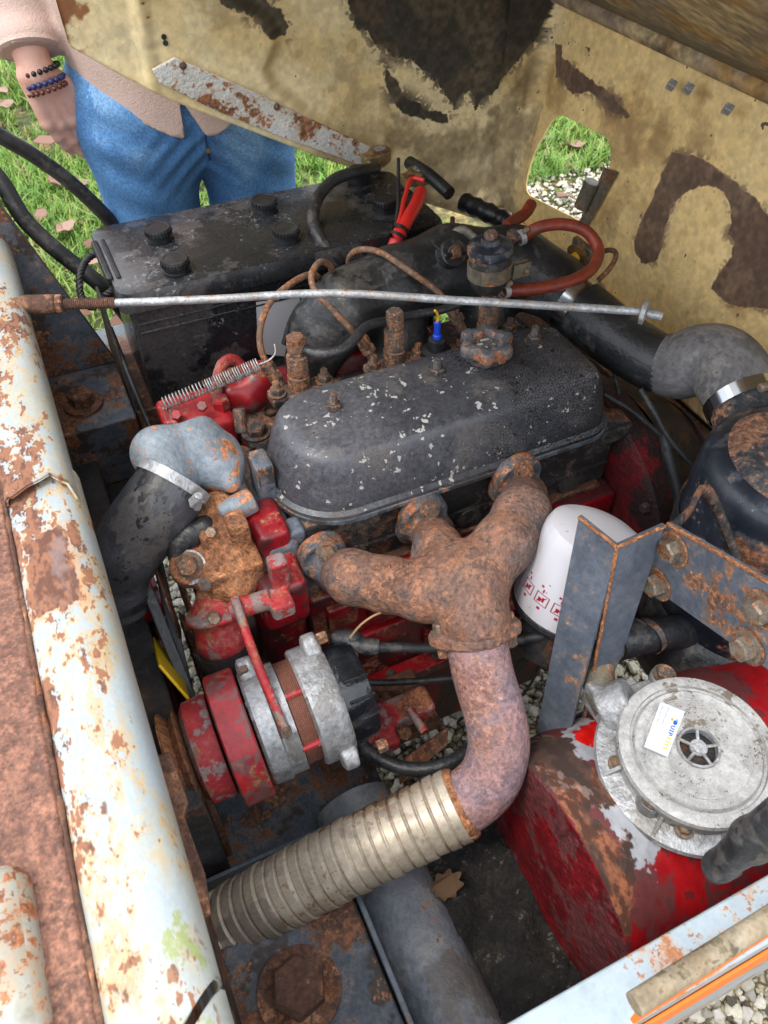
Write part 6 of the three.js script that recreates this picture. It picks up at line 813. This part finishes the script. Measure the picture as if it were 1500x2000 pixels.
  M('body', lathe([[0.0791, 0.012], [0.0787, 0.022], [0.0815, 0.026], [0.0829, 0.036], [0.0811, 0.0395], [0.0725, 0.041], [0.0701, 0.0405], [0.0691, 0.037], [0.0663, 0.0365], [0.0649, 0.0395], [0.0634, 0.041], [0.0615, 0.0405], [0.0554, 0.0395], [0.0548, 0.0388], [0.0538, 0.0388], [0.0534, 0.0395], [0.0215, 0.0395]], base, tilt, 80), MAT.aluDusty, l);
  const top = s => base.clone().addScaledVector(tilt, s), ux = V(1, 0, 0).addScaledVector(tilt, -tilt.x).normalize(), uz = tilt.clone().cross(ux).negate(), on = (a, r, h) => top(h).addScaledVector(ux, r * Math.cos(a)).addScaledVector(uz, r * Math.sin(a));
  const kc = base.clone().addScaledVector(tilt, 0.04);
  const vent = M('vent', lathe([[0.0215, -0.002], [0.0225, 0.0005], [0.022, 0.0022], [0.0195, 0.0022], [0.019, 0.0], [0.019, -0.006]], kc, tilt, 40), MAT.alu, l); M('vent_floor', lathe([[0, -0.009], [0.022, -0.009], [0.022, -0.003]], kc, tilt, 24), MAT.chassis, vent); M('vent_hub', lathe([[0.009, -0.002], [0.009, 0.001], [0.006, 0.0015], [0.004, 0.003], [0, 0.003]], kc, tilt, 24), MAT.alu, vent); for (let i = 0; i < 5; i++) { const a = i / 5 * 6.283 + 0.3; M('spoke', rod(kc.clone().addScaledVector(ux, 0.007 * Math.cos(a)).addScaledVector(uz, 0.007 * Math.sin(a)), kc.clone().addScaledVector(ux, 0.0205 * Math.cos(a)).addScaledVector(uz, 0.0205 * Math.sin(a)), 0.0018, 8), MAT.alu, vent); }
  for (const [px, py] of [[1297, 1318], [1276, 1558]]) { const p = P(px, py, { y: base.y + 0.024 }); M('ear', sdfAuto(U(0.01, cylS(p.clone().add(V(0, -0.02, 0)), p.clone().add(V(0, 0.0, 0)), 0.0145), boxS(p.clone().lerp(top(0.03), 0.2).add(V(0, -0.014, 0)), V(0.012, 0.01, 0.012), 0.003)), [p, p.clone().lerp(top(0.03), 0.3)], 0.03, 0.0032), MAT.alu, l); M('bolt', hexG(p, UPY, 0.017, 0.009, { washer: 1, turn: px }), MAT.boltRust, l); }
  for (const [px, py] of [[1205, 1493], [1335, 1620]]) { const p = P(px, py, { y: base.y + 0.008 }); M('flange_nut', hexG(p, tilt, 0.0125, 0.007, { washer: 1, stud: 0.004, turn: px }), MAT.bolt, l); }
  for (let i = 0; i < 8; i++) { const a = i / 8 * 6.283 + 0.25; M('gusset_rib', slab([on(a, 0.097, 0.007), on(a, 0.077, 0.009), on(a, 0.0775, 0.024)], on(a + 1.5708, 1, 0).sub(top(0)), 0.004, 0.0006), MAT.alu, l); }
  { const c = document.createElement('canvas'); c.width = 256; c.height = 160; const g = c.getContext('2d'); g.fillStyle = '#c6cace'; g.fillRect(0, 0, 256, 160); g.fillStyle = '#7f8cab'; for (const [x0, x1, yy] of [[12, 104, 96], [10, 112, 132]]) for (let x = x0; x < x1; x += 7) if (x % 5) g.fillRect(x, yy + (x % 3), 5, 5);
    g.fillStyle = '#a9bad6'; for (let x = 120; x < 226; x += 8) g.fillRect(x, 62, 6, 4);
    g.fillStyle = '#2458b4'; g.beginPath(); g.arc(76, 30, 13, 0, 7); g.fill(); g.fillStyle = '#5fa4dc'; g.beginPath(); g.arc(62, 26, 7, 0, 7); g.fill(); g.fillStyle = '#d9a52c'; g.beginPath(); g.arc(66, 54, 8, 0, 7); g.fill();
    g.font = 'bold 36px sans-serif'; g.fillStyle = '#1f56b4'; g.fillText('UIP', 92, 46); g.fillStyle = '#d2b41c'; g.fillText('FITS', 158, 46);
    const ct = new THREE.CanvasTexture(c); ct.colorSpace = THREE.SRGBColorSpace; const y = base.y + 0.0425, k = [[1304, 1478], [1258, 1458], [1290, 1370], [1338, 1390]].map(a => P(a[0], a[1], { y })); const gg = new THREE.BufferGeometry(); gg.setAttribute('position', new THREE.Float32BufferAttribute(k.flatMap(p => [p.x, p.y, p.z]), 3)); gg.setAttribute('uv', new THREE.Float32BufferAttribute([1, 1, 1, 0, 0, 0, 0, 1], 2)); gg.setIndex([0, 1, 2, 0, 2, 3]); gg.computeVertexNormals(); M('sticker', gg, new THREE.MeshPhysicalMaterial({ map: ct, roughness: 0.4 }), l, 'white printed sticker'); M('sticker_card', slab(k.map(p => p.clone().add(V(0, -0.0025, 0))), V(0, 1, 0), 0.0022, 0.0004), MAT.paper, l); }
  M('side_port', sdfAuto(U(0.006, cylS(P(1235, 1365, { d: 0.87 }), P(1178, 1388, { d: 0.885 }), 0.026, 0.004), boxS(P(1178, 1385, { d: 0.886 }), V(0.008, 0.02, 0.03), 0.004)), [P(1235, 1365, { d: 0.87 }), P(1178, 1388, { d: 0.885 })], 0.04, 0.0034), MAT.alu, l);
  const el = T('pipe_elbow', 'dull alloy pipe elbow with a black hose joined to the tank lid', 'pipe fitting'); M('elbow', tube([P(1192, 1385, { d: 0.885 }), P(1172, 1345, { d: 0.9 }), P(1170, 1300, { d: 0.92 }), P(1185, 1270, { d: 0.94 }), P(1215, 1252, { d: 0.95 })], 0.0185, { rad: 20 }), MAT.olive, el); M('hose', tube([P(1200, 1258, { d: 0.945 }), P(1250, 1245, { d: 0.96 }), P(1310, 1235, { d: 0.99 }), P(1400, 1230, { d: 1.03 })], 0.0215, { rad: 20 }), MAT.rubber, el); for (const px of [1268, 1248]) M('hose_clamp', lathe([[0.022, -0.004], [0.0232, -0.004], [0.0232, 0.004], [0.022, 0.004]], P(px, 1242, { d: 0.965 }), V(1, 0, -0.2), 26), MAT.boltDark, el);
}
// ---------- near edge: open door edge and torn rubber seal ----------
{
  let t = T('door_edge', 'weathered rounded edge of an open side door above the sill', 'car door'); const a = P(1238, 1962, { y: 0.93 }), b = P(1500, 1795, { y: 0.93 }), c = P(1640, 1706, { y: 0.93 }), d = c.clone().sub(a).normalize();
  M('rounded_edge', tube([a, b, c], 0.0074, { rad: 18 }), MAT.oldWood, t); const dn = V(0, -1, 0), out = V(0, 0, 1); M('door_skin', slab([a.clone().add(V(0.004, -0.004, 0.006)), c.clone().add(V(0, -0.004, 0.006)), c.clone().add(V(0, -0.02, 0.016)), a.clone().add(V(-0.0, -0.02, 0.016))], d.clone().cross(V(0, -1, 0.1)), 0.004, 0.001), MAT.orange, t, 'orange outer face');
  t = T('rubber_seal', 'torn black rubber seal strip hanging over the sill', 'rubber seal'); M('strip', sdfAuto(U(0.01, capS(P(1405, 1690, { d: 0.6 }), P(1470, 1640, { d: 0.56 }), 0.011, 0.014), capS(P(1470, 1640, { d: 0.56 }), P(1600, 1540, { d: 0.5 }), 0.014, 0.015), capS(P(1395, 1700, { d: 0.6 }), P(1388, 1722, { d: 0.605 }), 0.006, 0.002), capS(P(1405, 1690, { d: 0.6 }), P(1440, 1700, { d: 0.6 }), 0.008, 0.004)), [P(1405, 1690, { d: 0.6 }), P(1388, 1722, { d: 0.605 }), P(1600, 1540, { d: 0.5 })], 0.03, 0.003), MAT.rubber, t);
}
// wires in the gap behind the engine
[['black corrugated hose hanging behind the engine', [[1300, 850], [1310, 900], [1330, 980], [1330, 1080]], 1.1, 0.011], ['thin black wire sagging across the gap behind the engine', [[1180, 770], [1230, 800], [1290, 850], [1360, 915]], 1.12, 0.004], ['thin black wire dropping beside the intake pipe', [[1250, 760], [1275, 800], [1310, 860], [1365, 920]], 1.05, 0.004]].forEach(([l, q, d, r]) => { const t = T('loom_wire', l, 'wire'); M('strand', tube(q.map(a => P(a[0], a[1], { d })), r, { rad: 10 }), MAT.cable, t); });

[['thin black wire crossing below the exhaust manifold', [[1000, 1300], [1040, 1285], [1090, 1300], [1060, 1340]], 1.05, 0.0025], ['black fuel line clipped along the foot of the block', [[600, 1290], [700, 1330], [820, 1330], [930, 1320]], 1.12, 0.005], ['thin grey wire dangling beside the angle bracket', [[985, 1400], [1010, 1370], [1040, 1330], [1055, 1290]], 1.1, 0.002], ['black wire tucked beside the battery tray end', [[215, 640], [235, 690], [262, 760], [300, 850]], 1.2, 0.004], ['thin wire running under the galvanised rod tip', [[1080, 600], [1150, 640], [1190, 700], [1210, 770]], 1.16, 0.0035]].forEach(([l, q, d, r]) => { const t = T('loom_wire', l, 'wire'); M('strand', tube(q.map(a => P(a[0], a[1], { d })), r, { rad: 8 }), MAT.cable, t); });

// ---------- person behind the battery ----------
{
  const t = T('person', 'person in blue jeans and a pale pink overshirt wearing bead bracelets', 'person');
  const cx = 0.325, cz = -1.6, J = (x, y, z = 0) => V(cx + x, y, cz + z);
  const el = P(12, -70, { z: -1.64 }), cu = P(58, 98, { z: -1.565 }), wr = P(70, 142, { z: -1.555 }), pm = P(104, 198, { z: -1.55 }), kn = P(132, 238, { z: -1.565 });
  const sh1 = J(-0.19, 1.44, -0.01), sh2 = J(0.19, 1.44, -0.01), el2 = J(0.27, 1.17, 0.0), wr2 = J(0.16, 1.22, 0.13);
  const hd = J(0, 1.64, 0.02);
  const dir = kn.clone().sub(wr).normalize(), lat = cRight.clone().multiplyScalar(0.84).addScaledVector(cUp, 0.54).addScaledVector(cFwd, 0.25).normalize(), away = cFwd.clone().addScaledVector(cUp, 0.3);
  const hand = capS(cu, wr, 0.03, 0.0265), fing = [];
  [[-0.03, -0.008, 0.026, 0.02, 0.016], [-0.011, 0, 0.034, 0.025, 0.019], [0.009, 0.002, 0.036, 0.026, 0.02], [0.028, -0.004, 0.032, 0.023, 0.018]].forEach(([o, f, a, b, c]) => { const k = kn.clone().addScaledVector(lat, o).addScaledVector(dir, f - 0.004), w0 = wr.clone().addScaledVector(lat, o * 0.5), p1 = k.clone().addScaledVector(dir, a).addScaledVector(away, 0.006), p2 = p1.clone().addScaledVector(dir, b * 0.85).addScaledVector(away, 0.012), p3 = p2.clone().addScaledVector(dir, c * 0.6).addScaledVector(away, 0.013); fing.push(U(0.005, capS(w0, k, 0.018, 0.0135), capS(k, k.clone().addScaledVector(away, -0.001), 0.0125), capS(k, p1, 0.0112, 0.0096), capS(p1, p2, 0.0098, 0.0088), capS(p2, p3, 0.0088, 0.0075))); });
  const t1 = wr.clone().addScaledVector(dir, 0.03).addScaledVector(lat, 0.03), t2 = t1.clone().addScaledVector(dir, 0.034).addScaledVector(lat, 0.014), t3 = t2.clone().addScaledVector(dir, 0.028).addScaledVector(away, 0.004);
  const th = U(0.006, capS(wr.clone().addScaledVector(lat, 0.012), t1, 0.018, 0.0145), capS(t1, t2, 0.0135, 0.0108), capS(t2, t3, 0.0108, 0.0088));
  const hf = (x, y, z) => { let d = smin(hand(x, y, z), th(x, y, z), 0.012); for (const f of fing) d = smin(d, f(x, y, z), 0.006); return d; };
  const face = U(0.02, ellS(hd, 0.076, 0.11, 0.095), ellS(hd.clone().add(V(0, -0.06, 0.02)), 0.058, 0.06, 0.07), capS(hd.clone().add(V(0, 0.01, 0.095)), hd.clone().add(V(0, -0.022, 0.112)), 0.009, 0.014), capS(hd.clone().add(V(-0.03, 0.026, 0.088)), hd.clone().add(V(0.03, 0.026, 0.088)), 0.01), capS(hd.clone().add(V(-0.02, -0.052, 0.088)), hd.clone().add(V(0.02, -0.052, 0.088)), 0.008), ellS(hd.clone().add(V(-0.08, -0.005, 0)), 0.012, 0.03, 0.02), ellS(hd.clone().add(V(0.08, -0.005, 0)), 0.012, 0.03, 0.02));
  const bodyF = U(0.03, capS(J(0, 1.5), J(0, 1.58, 0.01), 0.055, 0.052), capS(J(0, 1.35), J(0, 1.05), 0.1, 0.1), capS(J(-0.08, 1.4), J(0.08, 1.4), 0.08), capS(J(-0.1, 0.9), J(-0.1, 0.12), 0.07, 0.04), capS(J(0.1, 0.9), J(0.1, 0.12), 0.07, 0.04), capS(J(-0.07, 0.97), J(0.07, 0.97), 0.1), capS(sh1, el, 0.04, 0.034), capS(el, wr, 0.034, 0.025), capS(sh2, el2, 0.04, 0.034), capS(el2, wr2, 0.034, 0.025), capS(wr2, wr2.clone().add(V(-0.07, 0.03, 0.01)), 0.026, 0.02), capS(J(0, 1.58, 0.01), hd, 0.05));
  const h2 = wr2.clone().add(V(-0.07, 0.03, 0.01)), f2 = []; for (let i = 0; i < 4; i++) { const a = h2.clone().add(V(0.0, 0.024 - i * 0.017, 0)), b = a.clone().add(V(-0.045 + Math.abs(i - 1.4) * 0.006, 0, -0.004)), c = b.clone().add(V(-0.022, -0.002, -0.014)); f2.push(U(0.004, capS(a, b, 0.0095, 0.009), capS(b, c, 0.009, 0.008))); } f2.push(capS(wr2.clone().add(V(-0.02, 0.02, 0.005)), h2.clone().add(V(0, 0.055, 0.004)), 0.014, 0.01));
  const body = join(sdf(bodyF, J(-0.42, 0.06, -0.25), J(0.42, 1.68, 0.25), 0.012), sdf(face, hd.clone().add(V(-0.12, -0.16, -0.13)), hd.clone().add(V(0.12, 0.14, 0.15)), 0.005), sdfAuto(hf, [cu, kn], 0.1, 0.0035), sdfAuto(U(0.008, ...f2, capS(wr2, h2, 0.026, 0.026)), [wr2, h2], 0.1, 0.005));
  M('body', body, MAT.skin, t);
  M('hair', sdf((x, y, z) => Math.max(U(0.02, ellS(hd.clone().add(V(0, 0.025, -0.015)), 0.09, 0.112, 0.105))(x, y, z) + 0.003 * Math.sin(x * 90) * Math.sin(y * 70), z - hd.z - 0.055 - (y - hd.y - 0.06) * 0.5, hd.y - 0.05 - y), hd.clone().add(V(-0.12, -0.1, -0.15)), hd.clone().add(V(0.12, 0.17, 0.13)), 0.006), MAT.hair, t);
  for (const s of [-1, 1]) M('eye', lathe([[0.009, 0], [0.006, 0.004], [0, 0.005]], hd.clone().add(V(0.031 * s, 0.006, 0.083)), V(0.15 * s, 0, 1), 14), plain(40, 34, 30, 0.2), t);
  // jeans
  const legs = U(0.02, capS(J(-0.104, 0.9, 0.01), J(-0.1, 0.5, 0.02), 0.1, 0.078), capS(J(-0.1, 0.5, 0.02), J(-0.1, 0.08), 0.078, 0.066)), legs2 = U(0.02, capS(J(0.104, 0.9, 0.01), J(0.1, 0.5, 0.02), 0.1, 0.078), capS(J(0.1, 0.5, 0.02), J(0.1, 0.08), 0.078, 0.066)), pel = U(0.06, ellS(J(0, 0.99, 0), 0.19, 0.16, 0.125), capS(J(-0.09, 0.95, 0.0), J(0.09, 0.95, 0.0), 0.108));
  const jf = (x, y, z) => { const a = legs(x, y, z), b = legs2(x, y, z), X = x - cx; let d = smin(Math.min(a, b), pel(x, y, z), 0.05); const fr = ss(-1.56, -1.5, z);
    d -= fr * (0.0035 * Math.sin((y + Math.abs(X) * 0.9) * 150) * ss(0.14, 0.02, Math.abs(X)) * ss(0.78, 0.86, y) * ss(0.98, 0.9, y) + 0.003 * Math.sin(y * 85 + X * 40) * ss(0.05, 0.15, Math.abs(X))); d -= fr * 0.004 * ss(0.014, 0.008, Math.abs(X + 0.004)) * ss(0.885, 0.9, y); return d; };
  M('jeans', sdf(jf, J(-0.24, 0.04, -0.2), J(0.24, 1.16, 0.18), 0.0065), MAT.denim, t);
  { const s = [J(-0.004, 0.99, 0.136), J(-0.003, 0.94, 0.132), J(0.0, 0.9, 0.122), J(0.006, 0.865, 0.1)]; M('fly_seam', tube(s, 0.0022, { rad: 6 }), MAT.denimDark, t); M('fly_seam', tube(s.map(p => p.clone().add(V(0.03, 0, -0.004))).slice(0, 3), 0.0015, { rad: 6 }), MAT.denimDark, t); M('rivet', lathe([[0.005, 0], [0.004, 0.002], [0, 0.0025]], J(0.0, 0.893, 0.126), V(0, 0.1, 1), 12), MAT.brass, t); }
  // overshirt, open below the last button
  const tor = U(0.05, (x, y, z) => { const a = (x - cx) / (0.196 + 0.02 * (y - 1)), b = (z - cz) / 0.15; return (Math.sqrt(a * a + b * b) - 1) * 0.15; }), yoke = capS(J(-0.13, 1.42), J(0.13, 1.42), 0.1);
  const hem = x => { const X = x - cx; return X < -0.03 ? lerp(0.925, 1.0, ss(-0.03, -0.2, X)) : lerp(0.925, 1.0, ss(0.005, 0.17, X)); };
  const slv = U(0.02, capS(sh1, el, 0.068, 0.06), capS(el, cu, 0.06, 0.05)), slv2 = U(0.02, capS(sh2, el2, 0.068, 0.06), capS(el2, wr2.clone().lerp(el2, 0.2), 0.06, 0.046)), cd = cu.clone().sub(el).normalize();
  const sf = (x, y, z) => { let d = Math.max(tor(x, y, z), y - 1.45); d = smin(d, yoke(x, y, z), 0.06); d -= 0.004 * Math.sin(y * 26 + x * 30) * ss(0.9, 1.1, y); d = Math.max(d, hem(x) - y); const gapL = x - (cx - 0.04), gapR = (cx - 0.036 + Math.max(0, 0.99 - y) * 0.5) - x, wedge = Math.min(gapL, gapR); if (z > cz) d = Math.max(d, Math.min(wedge, 1.0 - y)); let s = slv(x, y, z); const q = (x - cu.x) * cd.x + (y - cu.y) * cd.y + (z - cu.z) * cd.z; s = Math.max(s + 0.002 * Math.sin(q * 120), q - 0.004); s = Math.min(s, slv2(x, y, z)); return smin(d, s, 0.02); };
  M('overshirt', sdf(sf, J(-0.42, 0.9, -0.28), J(0.42, 1.56, 0.26), 0.007), MAT.shirt, t);
  { const g = []; const c = cu.clone().addScaledVector(cd, -0.006); M('cuff_band', lathe([[0.049, -0.024], [0.0515, -0.024], [0.052, 0.006], [0.048, 0.008]], c, cd, 30), MAT.shirt, t); }
  [[0.018, 'darkBead', 0.0048], [0.036, 'blueBead', 0.005], [0.047, 'brownBead', 0.0045]].forEach(([o, m, r], k) => { const ax = pm.clone().sub(cu).normalize(), c = cu.clone().addScaledVector(pm.clone().sub(cu).normalize(), o + 0.012), u = ax.clone().cross(V(0, 0, 1)).normalize(), w = ax.clone().cross(u), g = []; for (let i = 0; i < 20; i++) { const a = i / 20 * 6.283, p = c.clone().addScaledVector(u, 0.033 * Math.cos(a)).addScaledVector(w, 0.03 * Math.sin(a)); g.push(new THREE.IcosahedronGeometry(r, 1).translate(p.x, p.y, p.z)); } M('bracelet', boxUV(join(g)), MAT[m], t); });
  for (const s of [-1, 1]) M('shoe', sdf(U(0.02, capS(J(0.1 * s, 0.04, -0.06), J(0.108 * s, 0.035, 0.14), 0.042, 0.04)), J(0.1 * s - 0.08, -0.01, -0.14), J(0.1 * s + 0.09, 0.1, 0.22), 0.008), MAT.shoe, t);
}
// ---------- grass, leaves, gravel ----------
{
  const blade = (bend, w) => { const pos = [], idx = [], n = 3; for (let i = 0; i <= n; i++) { const f = i / n, y = f * (1 - 0.25 * bend * f), z = bend * f * f * 0.8, ww = w * (1 - f * f * 0.95); pos.push(-ww, y, z, ww, y, z); if (i < n) { const k = i * 2; idx.push(k, k + 1, k + 2, k + 1, k + 3, k + 2); } } const g = new THREE.BufferGeometry(); g.setAttribute('position', new THREE.Float32BufferAttribute(pos, 3)); g.setIndex(idx); g.computeVertexNormals(); return g; };
  const tuft = () => { const gs = []; for (let i = 0; i < 9; i++) gs.push(blade(rr(0.2, 1.0), rr(0.025, 0.05)).scale(1, rr(0.5, 1.1), 1).rotateY(rr(0, 6.28)).translate(rr(-0.35, 0.35), 0, rr(-0.35, 0.35))); return mergeGeometries(gs); };
  const gm = new THREE.MeshPhysicalMaterial({ roughness: 0.75, side: THREE.DoubleSide, transmission: 0 }); gm.color.setRGB(1, 1, 1);
  const spots = []; const put = (n, x0, x1, z0, z1, s0, s1) => { for (let i = 0; i < n; i++) spots.push([rr(x0, x1), rr(z0, z1), rr(s0, s1)]); };
  put(9000, -1.2, 1.4, -4.2, -1.95, 0.05, 0.1); put(9000, -2.5, 2.5, -7.5, -4.2, 0.06, 0.12); put(4200, 1.9, 3.4, -4.6, -2.75, 0.06, 0.13); put(5000, -6, 7, -13, -7.5, 0.08, 0.14); put(3000, 2.5, 6, -7.5, -1.5, 0.07, 0.13); put(2500, -4, -1.2, -7.5, -1.5, 0.07, 0.13);
  const bare = (x, z) => Math.sin(x * 3.1 + 1.3 * Math.sin(z * 2.3)) + Math.sin(z * 4.3 + 1.7 * Math.sin(x * 1.9)) ;
  const keep = spots.filter(([x, z]) => bare(x, z) < 0.55 || rnd() < 0.3);
  for (let v = 0; v < 3; v++) { const mine = keep.filter((_, i) => i % 3 === v), im = new THREE.InstancedMesh(tuft(), gm, mine.length), m = new THREE.Matrix4(), q = new THREE.Quaternion(), c = new THREE.Color(); mine.forEach(([x, z, s], i) => { q.setFromAxisAngle(UPY, rr(0, 6.28)); m.compose(V(x, -0.012, z), q, V(s, s * rr(0.6, 1.15), s)); im.setMatrixAt(i, m); const k = rnd(); c.setRGB(lerp(0.11, 0.27, k * k), lerp(0.21, 0.36, k), lerp(0.025, 0.07, k)); if (rnd() < 0.12) c.setRGB(0.34, 0.3, 0.12); im.setColorAt(i, c); }); im.name = numbered('grass'); im.userData = { kind: 'stuff', label: 'short green lawn grass beyond the vehicle', category: 'grass' }; im.castShadow = im.receiveShadow = true; scene.add(im); }
  // fallen leaves
  const leafG = k => { const sh = new THREE.Shape(), L = 1; sh.moveTo(0, -0.55); sh.bezierCurveTo(0.4, -0.4, 0.42, 0.15, 0, 0.55); sh.bezierCurveTo(-0.42, 0.15, -0.4, -0.4, 0, -0.55); const g = new THREE.ExtrudeGeometry(sh, { depth: 0.012, bevelEnabled: false, curveSegments: 8 }), p = g.attributes.position; for (let i = 0; i < p.count; i++) p.setZ(i, p.getZ(i) + (0.5 + k * 0.3) * p.getX(i) ** 2 + 0.15 * k * p.getY(i) ** 2 + 0.06 * Math.sin(p.getY(i) * 9 + k) + 0.05 * Math.sin(p.getX(i) * 14)); g.computeVertexNormals(); return boxUV(g.rotateX(-Math.PI / 2)); };
  const lm = [plain(122, 90, 74, 0.7), plain(98, 68, 50, 0.75), plain(140, 110, 94, 0.7)], lg = [leafG(0), leafG(1), leafG(-0.6)];
  const leaf = (x, z, y, s, k) => { const o = new THREE.Mesh(lg[k % 3], lm[(k * 7 + 1) % 3]); o.name = numbered('fallen_leaf'); o.userData = { label: 'dry pinkish brown leaf lying on the grass', category: 'leaf', group: 'fallen leaves on the grass' }; o.position.set(x, y, z); o.rotation.set(rr(-0.3, 0.3), rr(0, 6.28), rr(-0.3, 0.3)); o.scale.setScalar(s); o.castShadow = o.receiveShadow = true; scene.add(o); };
  let k = 0; for (let i = 0; i < 90; i++) leaf(rr(-0.6, 0.9), rr(-5.8, -2.1), rr(0.03, 0.06), rr(0.07, 0.13), k++); for (let i = 0; i < 16; i++) leaf(rr(1.9, 3.0), rr(-3.9, -2.5), 0.03, rr(0.08, 0.14), k++);
  // gravel
  const stone = () => { const g = new THREE.IcosahedronGeometry(1, 1), p = g.attributes.position, a = rr(0, 9), b = rr(0, 9); for (let i = 0; i < p.count; i++) { const x = p.getX(i), y = p.getY(i), z = p.getZ(i), f = 1 + 0.22 * Math.sin(x * 3 + a) + 0.18 * Math.sin(y * 4 + b) + 0.12 * Math.sin(z * 5 + a); p.setXYZ(i, x * f, y * f * 0.72, z * f * 0.85); } g.computeVertexNormals(); return g; };
  const sm = new THREE.MeshPhysicalMaterial({ roughness: 0.85 }); sm.bumpMap = fineBump(); sm.bumpScale = 0.001;
  const st = []; const drop = (n, x0, x1, z0, z1) => { for (let i = 0; i < n; i++) { const r = 0.004 + 0.009 * Math.pow(rnd(), 2.2); st.push([rr(x0, x1), rr(z0, z1), r]); } }; drop(22000, -0.35, 1.3, -1.4, 0.5); drop(3000, 1.3, 2.4, -1.2, 0.8); drop(2600, 1.7, 2.7, -3.0, -2.2); drop(2500, -0.6, 1.5, -2.3, -1.4);
  for (let v = 0; v < 4; v++) { const mine = st.filter((_, i) => i % 4 === v), im = new THREE.InstancedMesh(stone(), sm, mine.length), m = new THREE.Matrix4(), q = new THREE.Quaternion(), c = new THREE.Color(); mine.forEach(([x, z, r], i) => { q.setFromEuler(new THREE.Euler(rr(-0.5, 0.5), rr(0, 6.28), rr(-0.5, 0.5))); m.compose(V(x, r * 0.35 - 0.004, z), q, V(r, r, r)); im.setMatrixAt(i, m); const k2 = rnd(), L = lerp(0.4, 0.82, k2); c.setRGB(L, L * 0.94, L * lerp(0.66, 0.84, rnd())); if (rnd() < 0.1) c.setRGB(0.14, 0.12, 0.09); im.setColorAt(i, c); }); im.name = numbered('gravel'); im.userData = { kind: 'stuff', label: 'pale cream gravel on the ground beside the vehicle', category: 'gravel' }; im.castShadow = im.receiveShadow = true; scene.add(im); }
}

settle();
console.log('textures', texCount, (texPx / 1e6).toFixed(1));
renderer.setSize(768, 1024);
renderer.render(scene, camera);
